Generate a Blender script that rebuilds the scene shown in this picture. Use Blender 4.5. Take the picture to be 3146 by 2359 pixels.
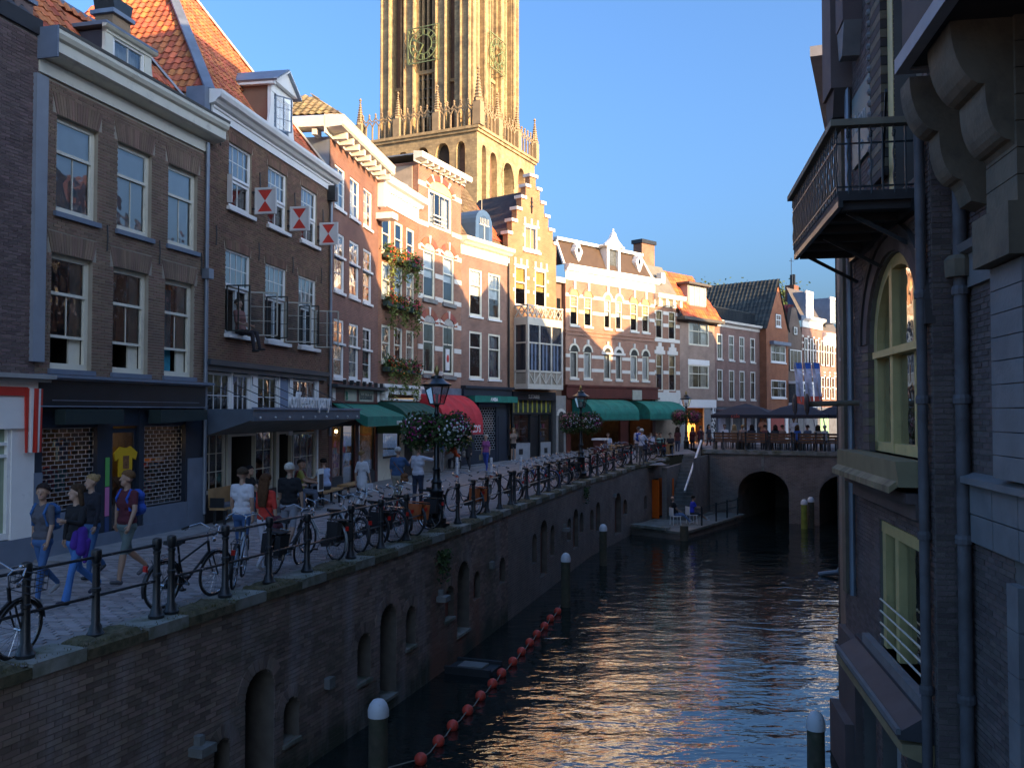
import bpy, math, random
import numpy as np
from mathutils import Vector, Matrix
R_=math.radians
scn=bpy.context.scene; COL=scn.collection
for o in list(bpy.data.objects): bpy.data.objects.remove(o)
# ---------------------------------------------------------------- camera
CAMH=2.8; FPX=2787.0; CX,CY,HOR=1573.0,1179.5,1266.0
PITCH=math.atan((HOR-CY)/FPX)
cam=bpy.data.cameras.new('camera'); camo=bpy.data.objects.new('camera',cam); COL.objects.link(camo)
cam.sensor_width=36.0; cam.lens=36.0*FPX/3146.0; cam.clip_start=0.1; cam.clip_end=3000
camo.location=(0,0,CAMH); camo.rotation_euler=(math.pi/2+PITCH,0,0); scn.camera=camo
# ---------------------------------------------------------------- sky, sun, exposure
SUN_AZ=R_(129.0); SUN_EL=R_(14.0)      # azimuth clockwise from +Y
w=bpy.data.worlds.new('World'); scn.world=w; w.use_nodes=True
nt=w.node_tree; bg=nt.nodes['Background']
sky=nt.nodes.new('ShaderNodeTexSky'); sky.sky_type='NISHITA'; sky.sun_disc=False
sky.sun_elevation=SUN_EL; sky.sun_rotation=SUN_AZ; sky.altitude=0; sky.air_density=1.0; sky.dust_density=6.5; sky.ozone_density=7.0
nt.links.new(sky.outputs[0],bg.inputs[0]); bg.inputs[1].default_value=0.13
sl=bpy.data.lights.new('sun','SUN'); sl.energy=2.8; sl.angle=R_(0.5); sl.color=(1.0,0.68,0.37)
so=bpy.data.objects.new('sun',sl); COL.objects.link(so)
SUNV=Vector((math.sin(SUN_AZ)*math.cos(SUN_EL),math.cos(SUN_AZ)*math.cos(SUN_EL),math.sin(SUN_EL)))
so.rotation_euler=SUNV.to_track_quat('Z','Y').to_euler(); so.location=(60,-60,60)
scn.view_settings.view_transform='Standard'; scn.view_settings.look='None'; scn.view_settings.gamma=1.0
scn.view_settings.exposure=2.05; scn.view_settings.use_white_balance=True; scn.view_settings.white_balance_temperature=7200; scn.view_settings.use_curve_mapping=False
scn.render.engine='CYCLES'
try:
    scn.cycles.max_bounces=6; scn.cycles.transparent_max_bounces=8; scn.cycles.caustics_reflective=False; scn.cycles.caustics_refractive=False
except Exception: pass
# ---------------------------------------------------------------- pixel -> place
_c,_s=math.cos(PITCH),math.sin(PITCH)
def ray(x,y):
    a=(x-CX)/FPX; b=(CY-y)/FPX
    return a,_c-b*_s,_s+b*_c
def G(x,y,z=0.0):
    """photo pixel of a contact point -> point on the level z"""
    d=ray(x,y); t=(z-CAMH)/d[2]; return Vector((d[0]*t,d[1]*t,z))
def GS(x,y):
    """photo pixel -> point on the street surface"""
    z=0.0
    for i in range(8):
        p=G(x,y,z); z=gz(p.x,p.y)
    p=G(x,y,z); return p
def sstep(a,b,x):
    t=max(0.0,min(1.0,(x-a)/(b-a))); return t*t*(3-2*t)
WATER=-3.15
def gz(x,y):
    """street surface: level, then rising to the crown of the far bridge"""
    return 0.16*sstep(40,46,y)+0.34*sstep(46,56,y)+0.2*sstep(9.0,12.5,x)*sstep(44,50,y)
rnd=random.Random(7)
# ---------------------------------------------------------------- mesh helper
class M:
    def __init__(s): s.v=[]; s.f=[]; s.mi=[]
    def add(s,vs,fs,m=0):
        b=len(s.v); s.v.extend(vs)
        for f in fs: s.f.append([i+b for i in f]); s.mi.append(m)
        return s
    def box(s,x0,x1,y0,y1,z0,z1,m=0):
        return s.add([(x0,y0,z0),(x1,y0,z0),(x1,y1,z0),(x0,y1,z0),(x0,y0,z1),(x1,y0,z1),(x1,y1,z1),(x0,y1,z1)],
              [(0,3,2,1),(4,5,6,7),(0,1,5,4),(1,2,6,5),(2,3,7,6),(3,0,4,7)],m)
    def quad(s,a,b,c,d,m=0): return s.add([a,b,c,d],[(0,1,2,3)],m)
    def bar(s,p,q,w,h=None,m=0):
        """box beam from p to q"""
        h=h or w; p=Vector(p); q=Vector(q); d=(q-p).normalized()
        a=d.cross(Vector((0,0,1)))
        if a.length<1e-4: a=Vector((1,0,0))
        a.normalize(); b=a.cross(d)
        a*=w/2; b*=h/2
        vs=[p-a-b,p+a-b,p+a+b,p-a+b,q-a-b,q+a-b,q+a+b,q-a+b]
        return s.add([tuple(v) for v in vs],[(0,3,2,1),(4,5,6,7),(0,1,5,4),(1,2,6,5),(2,3,7,6),(3,0,4,7)],m)
    def tube(s,pts,r,n=8,cap=True,m=0,closed=False):
        pts=[Vector(p) for p in pts]; k=len(pts)
        rs=r if isinstance(r,(list,tuple)) else [r]*k
        ref=None; b=len(s.v)
        for i,p in enumerate(pts):
            if closed: d=pts[(i+1)%k]-pts[i-1]
            else: d=pts[min(i+1,k-1)]-pts[max(i-1,0)]
            d.normalize()
            if ref is None:
                ref=Vector((0,0,1)) if abs(d.z)<0.9 else Vector((1,0,0))
            a=d.cross(ref)
            if a.length<1e-5: a=d.cross(Vector((0,1,0)))
            a.normalize(); c=a.cross(d); ref=c if False else ref
            for j in range(n):
                t=2*math.pi*j/n; q=p+a*(rs[i]*math.cos(t))+c*(rs[i]*math.sin(t)); s.v.append(tuple(q))
        for i in range(k if closed else k-1):
            i2=(i+1)%k
            for j in range(n):
                j2=(j+1)%n
                s.f.append([b+i*n+j,b+i2*n+j,b+i2*n+j2,b+i*n+j2]); s.mi.append(m)
        if cap and not closed:
            s.f.append([b+j for j in range(n)]); s.mi.append(m)
            s.f.append([b+(k-1)*n+j for j in range(n-1,-1,-1)]); s.mi.append(m)
        return s
    def lathe(s,prof,n=12,c=(0,0,0),m=0):
        b=len(s.v)
        for r,z in prof:
            for j in range(n):
                t=2*math.pi*j/n; s.v.append((c[0]+r*math.cos(t),c[1]+r*math.sin(t),c[2]+z))
        for i in range(len(prof)-1):
            for j in range(n):
                j2=(j+1)%n; s.f.append([b+i*n+j,b+i*n+j2,b+(i+1)*n+j2,b+(i+1)*n+j]); s.mi.append(m)
        s.f.append([b+j for j in range(n-1,-1,-1)]); s.mi.append(m)
        s.f.append([b+(len(prof)-1)*n+j for j in range(n)]); s.mi.append(m)
        return s
    def sphere(s,c,r,n=10,k=6,m=0,sc=(1,1,1)):
        pr=[(max(1e-4,math.sin(math.pi*i/k)),-math.cos(math.pi*i/k)) for i in range(k+1)]
        b=len(s.v)
        for a,z in pr:
            for j in range(n):
                t=2*math.pi*j/n; s.v.append((c[0]+r*sc[0]*a*math.cos(t),c[1]+r*sc[1]*a*math.sin(t),c[2]+r*sc[2]*z))
        for i in range(k):
            for j in range(n):
                j2=(j+1)%n; s.f.append([b+i*n+j,b+i*n+j2,b+(i+1)*n+j2,b+(i+1)*n+j]); s.mi.append(m)
        return s
    def prism(s,poly,y0,y1,m=0,plane='xz'):
        """polygon in the x-z plane extruded along y (or x-y along z, or y-z along x)"""
        n=len(poly)
        if plane=='xz': A=[(x,y0,z) for x,z in poly]; B=[(x,y1,z) for x,z in poly]
        elif plane=='xy': A=[(x,y,y0) for x,y in poly]; B=[(x,y,y1) for x,y in poly]
        else: A=[(y0,x,z) for x,z in poly]; B=[(y1,x,z) for x,z in poly]
        fs=[list(range(n)),list(range(2*n-1,n-1,-1))]+[[i,n+i,n+(i+1)%n,(i+1)%n] for i in range(n)]
        return s.add(A+B,fs,m)
    def arc_band(s,cx,cz,r0,r1,a0,a1,y0,y1,n=12,m=0):
        """ring sector in the x-z plane with depth"""
        for i in range(n):
            t0=a0+(a1-a0)*i/n; t1=a0+(a1-a0)*(i+1)/n
            P=[(cx+r*math.cos(t),cz+r*math.sin(t)) for r,t in ((r0,t0),(r1,t0),(r1,t1),(r0,t1))]
            s.prism(P,y0,y1,m)
        return s
    def mesh(s,name):
        me=bpy.data.meshes.new(name); me.from_pydata(s.v,[],s.f); return me
    def ob(s,name,mat,parent=None,smooth=False,kind=None,label=None):
        me=s.mesh(name)
        for mm in (mat if isinstance(mat,(list,tuple)) else [mat]): me.materials.append(mm)
        if isinstance(mat,(list,tuple)) and len(mat)>1: me.polygons.foreach_set('material_index',s.mi)
        if smooth: me.polygons.foreach_set('use_smooth',[True]*len(me.polygons))
        me.update()
        return link(name,me,parent,kind,label)
def link(name,data,parent=None,kind=None,label=None):
    o=bpy.data.objects.new(name,data); COL.objects.link(o)
    if parent is not None: o.parent=parent
    if kind: o['kind']=kind
    if label: o['label']=label
    return o
def tag(o,label,cat,group=None):
    o['label']=label; o['category']=cat
    if group: o['group']=group
    return o
def thing(name,label,cat,loc=(0,0,0),rz=0.0,group=None):
    o=bpy.data.objects.new(name,None); COL.objects.link(o); o.location=loc; o.rotation_euler=(0,0,rz)
    o.empty_display_size=0.2
    return tag(o,label,cat,group)
def copy_tree(o,parent=None):
    c=o.copy(); COL.objects.link(c); c.parent=parent
    for ch in list(o.children): copy_tree(ch,c)
    return c
def smooth_angle(o,ang=40):
    me=o.data; me.polygons.foreach_set('use_smooth',[True]*len(me.polygons))
    try: me.set_sharp_from_angle(angle=R_(ang))
    except Exception: pass
    return o
# ---------------------------------------------------------------- materials
MT={}
def mat(name,col,rough=0.7,metal=0.0,var=0.15,vscale=3.0,bump=0.0,bscale=40.0,spec=0.5,rand=0.0,dirt=None,dscale=1.2,coat=0.0,thr=(0.5,0.75),algae=None):
    """procedural Principled: base colour with noise variation, per-piece variation, stains and bump"""
    if name in MT: return MT[name]
    m=bpy.data.materials.new(name); m.use_nodes=True; t=m.node_tree; N=t.nodes; L=t.links
    b=N['Principled BSDF']; b.inputs['Roughness'].default_value=rough; b.inputs['Metallic'].default_value=metal
    b.inputs['Specular IOR Level'].default_value=spec
    if coat: b.inputs['Coat Weight'].default_value=coat
    tc=N.new('ShaderNodeTexCoord')
    nz=N.new('ShaderNodeTexNoise'); nz.inputs['Scale'].default_value=vscale; nz.inputs['Detail'].default_value=5.0
    L.new(tc.outputs['Object'],nz.inputs['Vector'])
    # brightness factor
    mr=N.new('ShaderNodeMapRange'); mr.inputs[1].default_value=0.25; mr.inputs[2].default_value=0.75
    mr.inputs[3].default_value=1-var; mr.inputs[4].default_value=1+var
    L.new(nz.outputs['Fac'],mr.inputs[0]); fac=mr.outputs[0]
    if rand:
        ge=N.new('ShaderNodeNewGeometry'); oi=N.new('ShaderNodeObjectInfo')
        ad=N.new('ShaderNodeMath'); ad.operation='ADD'; L.new(ge.outputs['Random Per Island'],ad.inputs[0]); L.new(oi.outputs['Random'],ad.inputs[1])
        fr=N.new('ShaderNodeMath'); fr.operation='FRACT'; L.new(ad.outputs[0],fr.inputs[0])
        m2=N.new('ShaderNodeMapRange'); m2.inputs[3].default_value=1-rand; m2.inputs[4].default_value=1+rand; L.new(fr.outputs[0],m2.inputs[0])
        mu=N.new('ShaderNodeMath'); mu.operation='MULTIPLY'; L.new(fac,mu.inputs[0]); L.new(m2.outputs[0],mu.inputs[1]); fac=mu.outputs[0]
        hs=N.new('ShaderNodeHueSaturation'); hs.inputs['Color'].default_value=(*col,1)
        m3=N.new('ShaderNodeMapRange'); m3.inputs[3].default_value=0.485; m3.inputs[4].default_value=0.515
        f2=N.new('ShaderNodeMath'); f2.operation='MULTIPLY'; f2.inputs[1].default_value=7.31; L.new(fr.outputs[0],f2.inputs[0])
        f3=N.new('ShaderNodeMath'); f3.operation='FRACT'; L.new(f2.outputs[0],f3.inputs[0]); L.new(f3.outputs[0],m3.inputs[0])
        L.new(m3.outputs[0],hs.inputs['Hue']); L.new(fac,hs.inputs['Value']); colout=hs.outputs[0]
    else:
        hs=N.new('ShaderNodeHueSaturation'); hs.inputs['Color'].default_value=(*col,1); L.new(fac,hs.inputs['Value']); colout=hs.outputs[0]
    if dirt:
        n2=N.new('ShaderNodeTexNoise'); n2.inputs['Scale'].default_value=dscale; n2.inputs['Detail'].default_value=7.0; n2.inputs['Roughness'].default_value=0.65
        L.new(tc.outputs['Object'],n2.inputs['Vector'])
        r2=N.new('ShaderNodeMapRange'); r2.inputs[1].default_value=thr[0]; r2.inputs[2].default_value=thr[1]; L.new(n2.outputs['Fac'],r2.inputs[0])
        mx=N.new('ShaderNodeMix'); mx.data_type='RGBA'; L.new(r2.outputs[0],mx.inputs[0]); L.new(colout,mx.inputs[6]); mx.inputs[7].default_value=(*dirt,1); colout=mx.outputs[2]
    if algae:
        gp=N.new('ShaderNodeNewGeometry'); sx=N.new('ShaderNodeSeparateXYZ'); L.new(gp.outputs['Position'],sx.inputs[0])
        n4=N.new('ShaderNodeTexNoise'); n4.inputs['Scale'].default_value=1.6; n4.inputs['Detail'].default_value=6; L.new(gp.outputs['Position'],n4.inputs['Vector'])
        ma=N.new('ShaderNodeMath'); ma.operation='MULTIPLY_ADD'; ma.inputs[1].default_value=-1.3; L.new(n4.outputs['Fac'],ma.inputs[0]); L.new(sx.outputs[2],ma.inputs[2])
        r4=N.new('ShaderNodeMapRange'); r4.inputs[1].default_value=-3.15; r4.inputs[2].default_value=-3.6; L.new(ma.outputs[0],r4.inputs[0])
        m4=N.new('ShaderNodeMix'); m4.data_type='RGBA'; L.new(r4.outputs[0],m4.inputs[0]); L.new(colout,m4.inputs[6]); m4.inputs[7].default_value=(*algae,1); colout=m4.outputs[2]
        # long lime runs and rust-red repairs
        mp=N.new('ShaderNodeMapping'); mp.inputs['Scale'].default_value=(.9,.9,.22); L.new(gp.outputs['Position'],mp.inputs[0])
        n5=N.new('ShaderNodeTexNoise'); n5.inputs['Scale'].default_value=1.1; n5.inputs['Detail'].default_value=7; n5.inputs['Roughness'].default_value=.62; L.new(mp.outputs[0],n5.inputs['Vector'])
        r5=N.new('ShaderNodeMapRange'); r5.inputs[1].default_value=.54; r5.inputs[2].default_value=.72; r5.inputs[4].default_value=.75; L.new(n5.outputs['Fac'],r5.inputs[0])
        m5=N.new('ShaderNodeMix'); m5.data_type='RGBA'; L.new(r5.outputs[0],m5.inputs[0]); L.new(colout,m5.inputs[6]); m5.inputs[7].default_value=(.40,.36,.36,1); colout=m5.outputs[2]
        n6=N.new('ShaderNodeTexNoise'); n6.inputs['Scale'].default_value=.55; n6.inputs['Detail'].default_value=5; L.new(mp.outputs[0],n6.inputs['Vector'])
        r6=N.new('ShaderNodeMapRange'); r6.inputs[1].default_value=.40; r6.inputs[2].default_value=.30; r6.inputs[4].default_value=.8; L.new(n6.outputs['Fac'],r6.inputs[0])
        m6=N.new('ShaderNodeMix'); m6.data_type='RGBA'; L.new(r6.outputs[0],m6.inputs[0]); L.new(colout,m6.inputs[6]); m6.inputs[7].default_value=(.27,.12,.08,1); colout=m6.outputs[2]
    L.new(colout,b.inputs['Base Color'])
    if bump:
        n3=N.new('ShaderNodeTexNoise'); n3.inputs['Scale'].default_value=bscale; n3.inputs['Detail'].default_value=4.0
        L.new(tc.outputs['Object'],n3.inputs['Vector'])
        bp=N.new('ShaderNodeBump'); bp.inputs['Strength'].default_value=bump; bp.inputs['Distance'].default_value=0.02
        L.new(n3.outputs['Fac'],bp.inputs['Height']); L.new(bp.outputs[0],b.inputs['Normal'])
    MT[name]=m; return m
def brick_tex(name,c1,c2,mortar,bw=0.21,bh=0.062,ms=0.011,rough=0.85,squash=0,dirt=None,dscale=0.6,thr=(.5,.8)):
    """far brickwork: courses in the material (x+y, z of the object)"""
    if name in MT: return MT[name]
    m=bpy.data.materials.new(name); m.use_nodes=True; t=m.node_tree; N=t.nodes; L=t.links
    b=N['Principled BSDF']; b.inputs['Roughness'].default_value=rough
    tc=N.new('ShaderNodeTexCoord'); sp=N.new('ShaderNodeSeparateXYZ'); L.new(tc.outputs['Object'],sp.inputs[0])
    ad=N.new('ShaderNodeMath'); L.new(sp.outputs[0],ad.inputs[0]); L.new(sp.outputs[1],ad.inputs[1])
    cb=N.new('ShaderNodeCombineXYZ'); L.new(ad.outputs[0],cb.inputs[0]); L.new(sp.outputs[2],cb.inputs[1])
    br=N.new('ShaderNodeTexBrick'); br.inputs['Scale'].default_value=1.0; br.inputs['Brick Width'].default_value=bw; br.inputs['Row Height'].default_value=bh
    br.inputs['Mortar Size'].default_value=ms; br.inputs['Color1'].default_value=(*c1,1); br.inputs['Color2'].default_value=(*c2,1); br.inputs['Mortar'].default_value=(*mortar,1)
    br.inputs['Mortar Smooth'].default_value=0.3; L.new(cb.outputs[0],br.inputs['Vector'])
    nz=N.new('ShaderNodeTexNoise'); nz.inputs['Scale'].default_value=1.3; nz.inputs['Detail'].default_value=6; L.new(tc.outputs['Object'],nz.inputs['Vector'])
    mr=N.new('ShaderNodeMapRange'); mr.inputs[1].default_value=0.25; mr.inputs[2].default_value=0.75; mr.inputs[3].default_value=0.75; mr.inputs[4].default_value=1.2; L.new(nz.outputs['Fac'],mr.inputs[0])
    hs=N.new('ShaderNodeHueSaturation'); L.new(br.outputs['Color'],hs.inputs['Color']); L.new(mr.outputs[0],hs.inputs['Value']); co=hs.outputs[0]
    if dirt:
        n2=N.new('ShaderNodeTexNoise'); n2.inputs['Scale'].default_value=dscale; n2.inputs['Detail'].default_value=8; n2.inputs['Roughness'].default_value=.7; L.new(tc.outputs['Object'],n2.inputs['Vector'])
        r2=N.new('ShaderNodeMapRange'); r2.inputs[1].default_value=thr[0]; r2.inputs[2].default_value=thr[1]; L.new(n2.outputs['Fac'],r2.inputs[0])
        mx=N.new('ShaderNodeMix'); mx.data_type='RGBA'; L.new(r2.outputs[0],mx.inputs[0]); L.new(co,mx.inputs[6]); mx.inputs[7].default_value=(*dirt,1); co=mx.outputs[2]
    L.new(co,b.inputs['Base Color'])
    bp=N.new('ShaderNodeBump'); bp.inputs['Strength'].default_value=0.5; bp.inputs['Distance'].default_value=0.01; L.new(br.outputs['Fac'],bp.inputs['Height']); bp.invert=True
    L.new(bp.outputs[0],b.inputs['Normal'])
    MT[name]=m; return m
def glass_mat(name,tint=(0.85,0.9,0.92),refl=0.10,rough=0.02,wav=0.012):
    if name in MT: return MT[name]
    m=bpy.data.materials.new(name); m.use_nodes=True; t=m.node_tree; N=t.nodes; L=t.links
    for n in list(N): N.remove(n)
    out=N.new('ShaderNodeOutputMaterial'); tr=N.new('ShaderNodeBsdfTransparent'); tr.inputs[0].default_value=(*tint,1)
    gl=N.new('ShaderNodeBsdfGlossy'); gl.inputs['Roughness'].default_value=rough; gl.inputs[0].default_value=(1,1,1,1)
    fr=N.new('ShaderNodeFresnel'); fr.inputs[0].default_value=1.52
    ad=N.new('ShaderNodeMath'); ad.operation='MULTIPLY_ADD'; ad.inputs[1].default_value=1.9; ad.inputs[2].default_value=refl-0.06; ad.use_clamp=True; L.new(fr.outputs[0],ad.inputs[0])
    tc=N.new('ShaderNodeTexCoord'); nz=N.new('ShaderNodeTexNoise'); nz.inputs['Scale'].default_value=1.7; L.new(tc.outputs['Object'],nz.inputs['Vector'])
    bp=N.new('ShaderNodeBump'); bp.inputs['Strength'].default_value=1.0; bp.inputs['Distance'].default_value=wav; L.new(nz.outputs['Fac'],bp.inputs['Height'])
    L.new(bp.outputs[0],gl.inputs['Normal'])
    mx=N.new('ShaderNodeMixShader'); L.new(ad.outputs[0],mx.inputs[0]); L.new(tr.outputs[0],mx.inputs[1]); L.new(gl.outputs[0],mx.inputs[2]); L.new(mx.outputs[0],out.inputs[0])
    MT[name]=m; return m
def emis(name,col,st):
    if name in MT: return MT[name]
    m=bpy.data.materials.new(name); m.use_nodes=True; b=m.node_tree.nodes['Principled BSDF']
    b.inputs['Base Color'].default_value=(*col,1); b.inputs['Emission Color'].default_value=(*col,1); b.inputs['Emission Strength'].default_value=st
    MT[name]=m; return m
GLASS=glass_mat('window_glass')
cream=mat('cream_paint',(.78,.74,.60),.5,var=.06,dirt=(.42,.38,.30),dscale=2.5,thr=(.58,.85))
white=mat('white_paint',(.87,.86,.82),.45,var=.05,dirt=(.5,.5,.47),dscale=3,thr=(.6,.85))
bluegrey=mat('blue_grey_paint',(.16,.20,.26),.5,var=.12)
zinc=mat('zinc_sheet',(.25,.29,.34),.45,.6,var=.2,vscale=1.5)
leadm=mat('lead_flashing',(.20,.24,.30),.5,.4,var=.25,vscale=2)
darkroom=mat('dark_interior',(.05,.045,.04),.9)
blind=mat('white_blind',(.85,.88,.9),.8,var=.05)
curtain=mat('pale_curtain',(.55,.56,.55),.9,var=.15,vscale=6)
ironblk=mat('black_iron_paint',(.016,.018,.02),.38,.0,var=.3,vscale=8,spec=.6,bump=.15,bscale=60)
navy=mat('navy_shop_paint',(.018,.028,.045),.42,var=.2,vscale=2)
stoneg=mat('grey_stone',(.22,.22,.21),.85,var=.2,vscale=5,bump=.4,bscale=30,dirt=(.12,.13,.09),dscale=1.5)
darkgreen=mat('dark_green_paint',(.012,.05,.04),.4,var=.15)
woodm=mat('bench_oak',(.42,.24,.10),.6,var=.25,vscale=4)
# ================================================================= walls made of bricks
def ident(u,y,z): return (u,y,z)
def in_arch(o,u,z):
    """is (u,z) inside opening o=(u0,u1,z0,z1,arch)"""
    u0,u1,z0,z1=o[:4]; a=o[4] if len(o)>4 else 0
    if not(u0<u<u1 and z0<z<z1): return False
    if not a: return True
    h=(u1-u0)/2; zs=z1-h*a
    if z<=zs: return True
    x=(u-(u0+u1)/2)/h
    return (z-zs)<h*a*math.sqrt(max(0,1-x*x))
def wall_sheet(W,z0,z1,ops,depth=0.14,f=ident,step=None,both=False):
    """outer wall face with openings, reveals and arch soffits"""
    m=M(); us={0.0,W}; zs={z0,z1}
    for o in ops:
        us|={max(0,o[0]),min(W,o[1])}; zs|={max(z0,o[2]),min(z1,o[3])}
    if step:
        k=int(W/step)
        us|={i*W/k for i in range(k+1)}
    us=sorted(us); zs=sorted(zs)
    for i in range(len(us)-1):
        if us[i+1]-us[i]<1e-4: continue
        uc=(us[i]+us[i+1])/2
        for j in range(len(zs)-1):
            zc=(zs[j]+zs[j+1])/2
            if any(o[0]<uc<o[1] and o[2]<zc<o[3] for o in ops): continue
            m.quad(f(us[i],0,zs[j]),f(us[i+1],0,zs[j]),f(us[i+1],0,zs[j+1]),f(us[i],0,zs[j+1]))
    for o in ops:
        u0,u1,a0,a1=o[:4]; a=o[4] if len(o)>4 else 0; d=o[5] if len(o)>5 else depth
        h=(u1-u0)/2; zsp=a1-h*a
        m.quad(f(u0,0,a0),f(u0,0,zsp),f(u0,d,zsp),f(u0,d,a0)); m.quad(f(u1,0,a0),f(u1,d,a0),f(u1,d,zsp),f(u1,0,zsp))
        m.quad(f(u0,0,a0),f(u0,d,a0),f(u1,d,a0),f(u1,0,a0))
        if not a: m.quad(f(u0,0,a1),f(u1,0,a1),f(u1,d,a1),f(u0,d,a1))
        else:
            n=10; P=[]
            for k in range(n+1):
                t=math.pi*(1-k/n); P.append(((u0+u1)/2+h*math.cos(t),zsp+h*a*math.sin(t)))
            for k in range(n):
                (p,q),(r,s)=P[k],P[k+1]
                m.quad(f(p,0,q),f(r,0,s),f(r,d,s),f(p,d,q))
                m.quad(f(p,0,q),f(p,0,a1),f(r,0,a1),f(r,0,s))
    return m
def bricks(parent,W,z0,z1,ops,mt,f=ident,bw=.215,bh=.064,j=.012,proud=.010,ind=300,name='brick',ulim=None,seed=1,header=False,wob=.003):
    """running-bond bricks in front of the mortar sheet: the largest in view as objects, the rest as one part"""
    rr=random.Random(seed); full=[]; rest=M(); nz=int((z1-z0)/bh)
    ops2=[o for o in ops]
    PW=parent.matrix_world if parent is not None else Matrix()
    if parent is not None:
        PW=Matrix.Translation(parent.location)@Matrix.Rotation(parent.rotation_euler[2],4,'Z')
    for r in range(nz):
        za=z0+r*bh+j/2; zb=za+bh-j; zc=(za+zb)/2
        cuts=[]
        for o in ops2:
            if o[2]-.005<zc<o[3]+.005: cuts.append(o)
        u=-(bw/2 if r%2 else 0)
        while u<W-.01:
            a=max(u+j/2,0.002); b=min(u+bw-j/2,W-.002); u+=bw
            segs=[(a,b)]
            for o in cuts:
                ar=o[4] if len(o)>4 else 0; ns=[]
                if ar:
                    h=(o[1]-o[0])/2; zs=o[3]-h*ar
                    if zc>zs:
                        q=(zc-zs)/(h*ar)
                        if q>=1: ns=segs; segs=ns; continue
                        hw=h*math.sqrt(1-q*q); c0=(o[0]+o[1])/2-hw; c1=(o[0]+o[1])/2+hw
                    else: c0,c1=o[0],o[1]
                else: c0,c1=o[0],o[1]
                for s0,s1 in segs:
                    if s1<=c0 or s0>=c1: ns.append((s0,s1)); continue
                    if s0<c0: ns.append((s0,c0-.001))
                    if s1>c1: ns.append((c1+.001,s1))
                segs=ns
            for s0,s1 in segs:
                if s1-s0<.02: continue
                p=proud+rr.uniform(-wob,wob)
                if ind and s1-s0>bw-j-.004:
                    c=PW@Vector(f((s0+s1)/2,0,zc)); full.append((c.x*c.x+c.y*c.y+(c.z-CAMH)**2,c,s0,s1,za,zb,p)); continue
                _brick(rest,f,s0,s1,za,zb,p)
    if ind:
        def vis(c):
            d=c.y*_c+(c.z-CAMH)*_s; 
            if d<1: return False
            X=CX+FPX*c.x/d; Y=CY-FPX*(-c.y*_s+(c.z-CAMH)*_c)/d
            return 0<X<3146 and 0<Y<2359
        full.sort(key=lambda t:t[0]+(0 if vis(t[1]) else 1e6))
        me=None
        for k,(d,c,s0,s1,za,zb,p) in enumerate(full):
            if k>=ind: _brick(rest,f,s0,s1,za,zb,p); continue
            if me is None:
                h=(bw-j)/2; v=(bh-j)/2; mm=M().box(-h,h,-.02,.02,-v,v); me=mm.mesh(name); me.materials.append(mt)
            a=Vector(f(s0,0,(za+zb)/2)); b=Vector(f(s1,0,(za+zb)/2)); t=(b-a); 
            o=link(name,me,parent); n=Vector(f((s0+s1)/2,1,zb))-Vector(f((s0+s1)/2,0,zb)); n.normalize()
            o.location=(a+b)/2+n*(.02-p); o.rotation_euler=(0,0,math.atan2(t.y,t.x))
    return rest.ob('brickwork',mt,parent,kind='stuff')
def _brick(m,f,s0,s1,za,zb,p):
    v=[f(s0,-p,za),f(s1,-p,za),f(s1,-p,zb),f(s0,-p,zb),f(s0,.004,za),f(s1,.004,za),f(s1,.004,zb),f(s0,.004,zb)]
    m.add(v,[(0,1,2,3),(3,2,6,7),(0,4,5,1),(0,3,7,4),(1,5,6,2)])
# ================================================================= canal edge
QP=[(-25.,-55.),(-8.9,-1.),(-7.05,5.),(-5.38,10.),(-3.85,14.3),(-2.5,18.2),(-1.3,22.),(.2,27.2),(1.6,32.),(3.2,37.6),(4.5,41.),(6.15,45.3),(7.85,48.8),(8.75,50.6)]
QV=[Vector((a,b,0)) for a,b in QP]
QS=[0.0]
for i in range(1,len(QV)): QS.append(QS[-1]+(QV[i]-QV[i-1]).length)
def qpos(u):
    i=0
    while i<len(QS)-2 and u>QS[i+1]: i+=1
    t=(u-QS[i])/(QS[i+1]-QS[i]); p=QV[i].lerp(QV[i+1],t); d=(QV[i+1]-QV[i]).normalized()
    return p,d
U0=QS[2]                       # wall starts here (just outside the frame)
QW=QS[-1]-U0
def qf(u,y,z):
    p,d=qpos(u+U0); n=Vector((-d.y,d.x,0))   # inward (land side)
    q=p+n*y; return (q.x,q.y,z)
def q_of(px,py):
    """arc length where the photo column px meets the wall"""
    d=ray(px,py); k=d[0]/d[1]; best=None
    for i in range(2,len(QV)-1):
        a,b=QV[i],QV[i+1]; den=(b.x-a.x)-k*(b.y-a.y)
        if abs(den)<1e-6: continue
        t=(k*a.y-a.x)/den
        if -1e-6<=t<=1+1e-6:
            p=a.lerp(b,t); return QS[i]+(b-a).length*t-U0,p
    return None
def qz(px,py):
    u,p=q_of(px,py); d=ray(px,py); return u,CAMH+d[2]/d[1]*p.y
RP=[(-16,-55),(3.7,-1.),(5.35,10.),(6.6,16.),(9.4,26.),(12.15,33.),(17.5,44.),(24,58)]   # right bank line
def polyx(P,y):
    for i in range(len(P)-1):
        if P[i][1]<=y<=P[i+1][1] or i==len(P)-2:
            t=(y-P[i][1])/(P[i+1][1]-P[i][1]); return P[i][0]+t*(P[i+1][0]-P[i][0])
FP=[(-25.5,-40),(-12.2,5.),(-9.01,17.07),(-7.66,22.45),(-6.21,30.72),(-5.41,36.52),(-4.24,40.75),(-2.53,44.7),(-.21,48.61),(2.45,51.93),(9.23,58.66),(14.3,63.89),(18.98,69.41)]  # facade line
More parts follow.
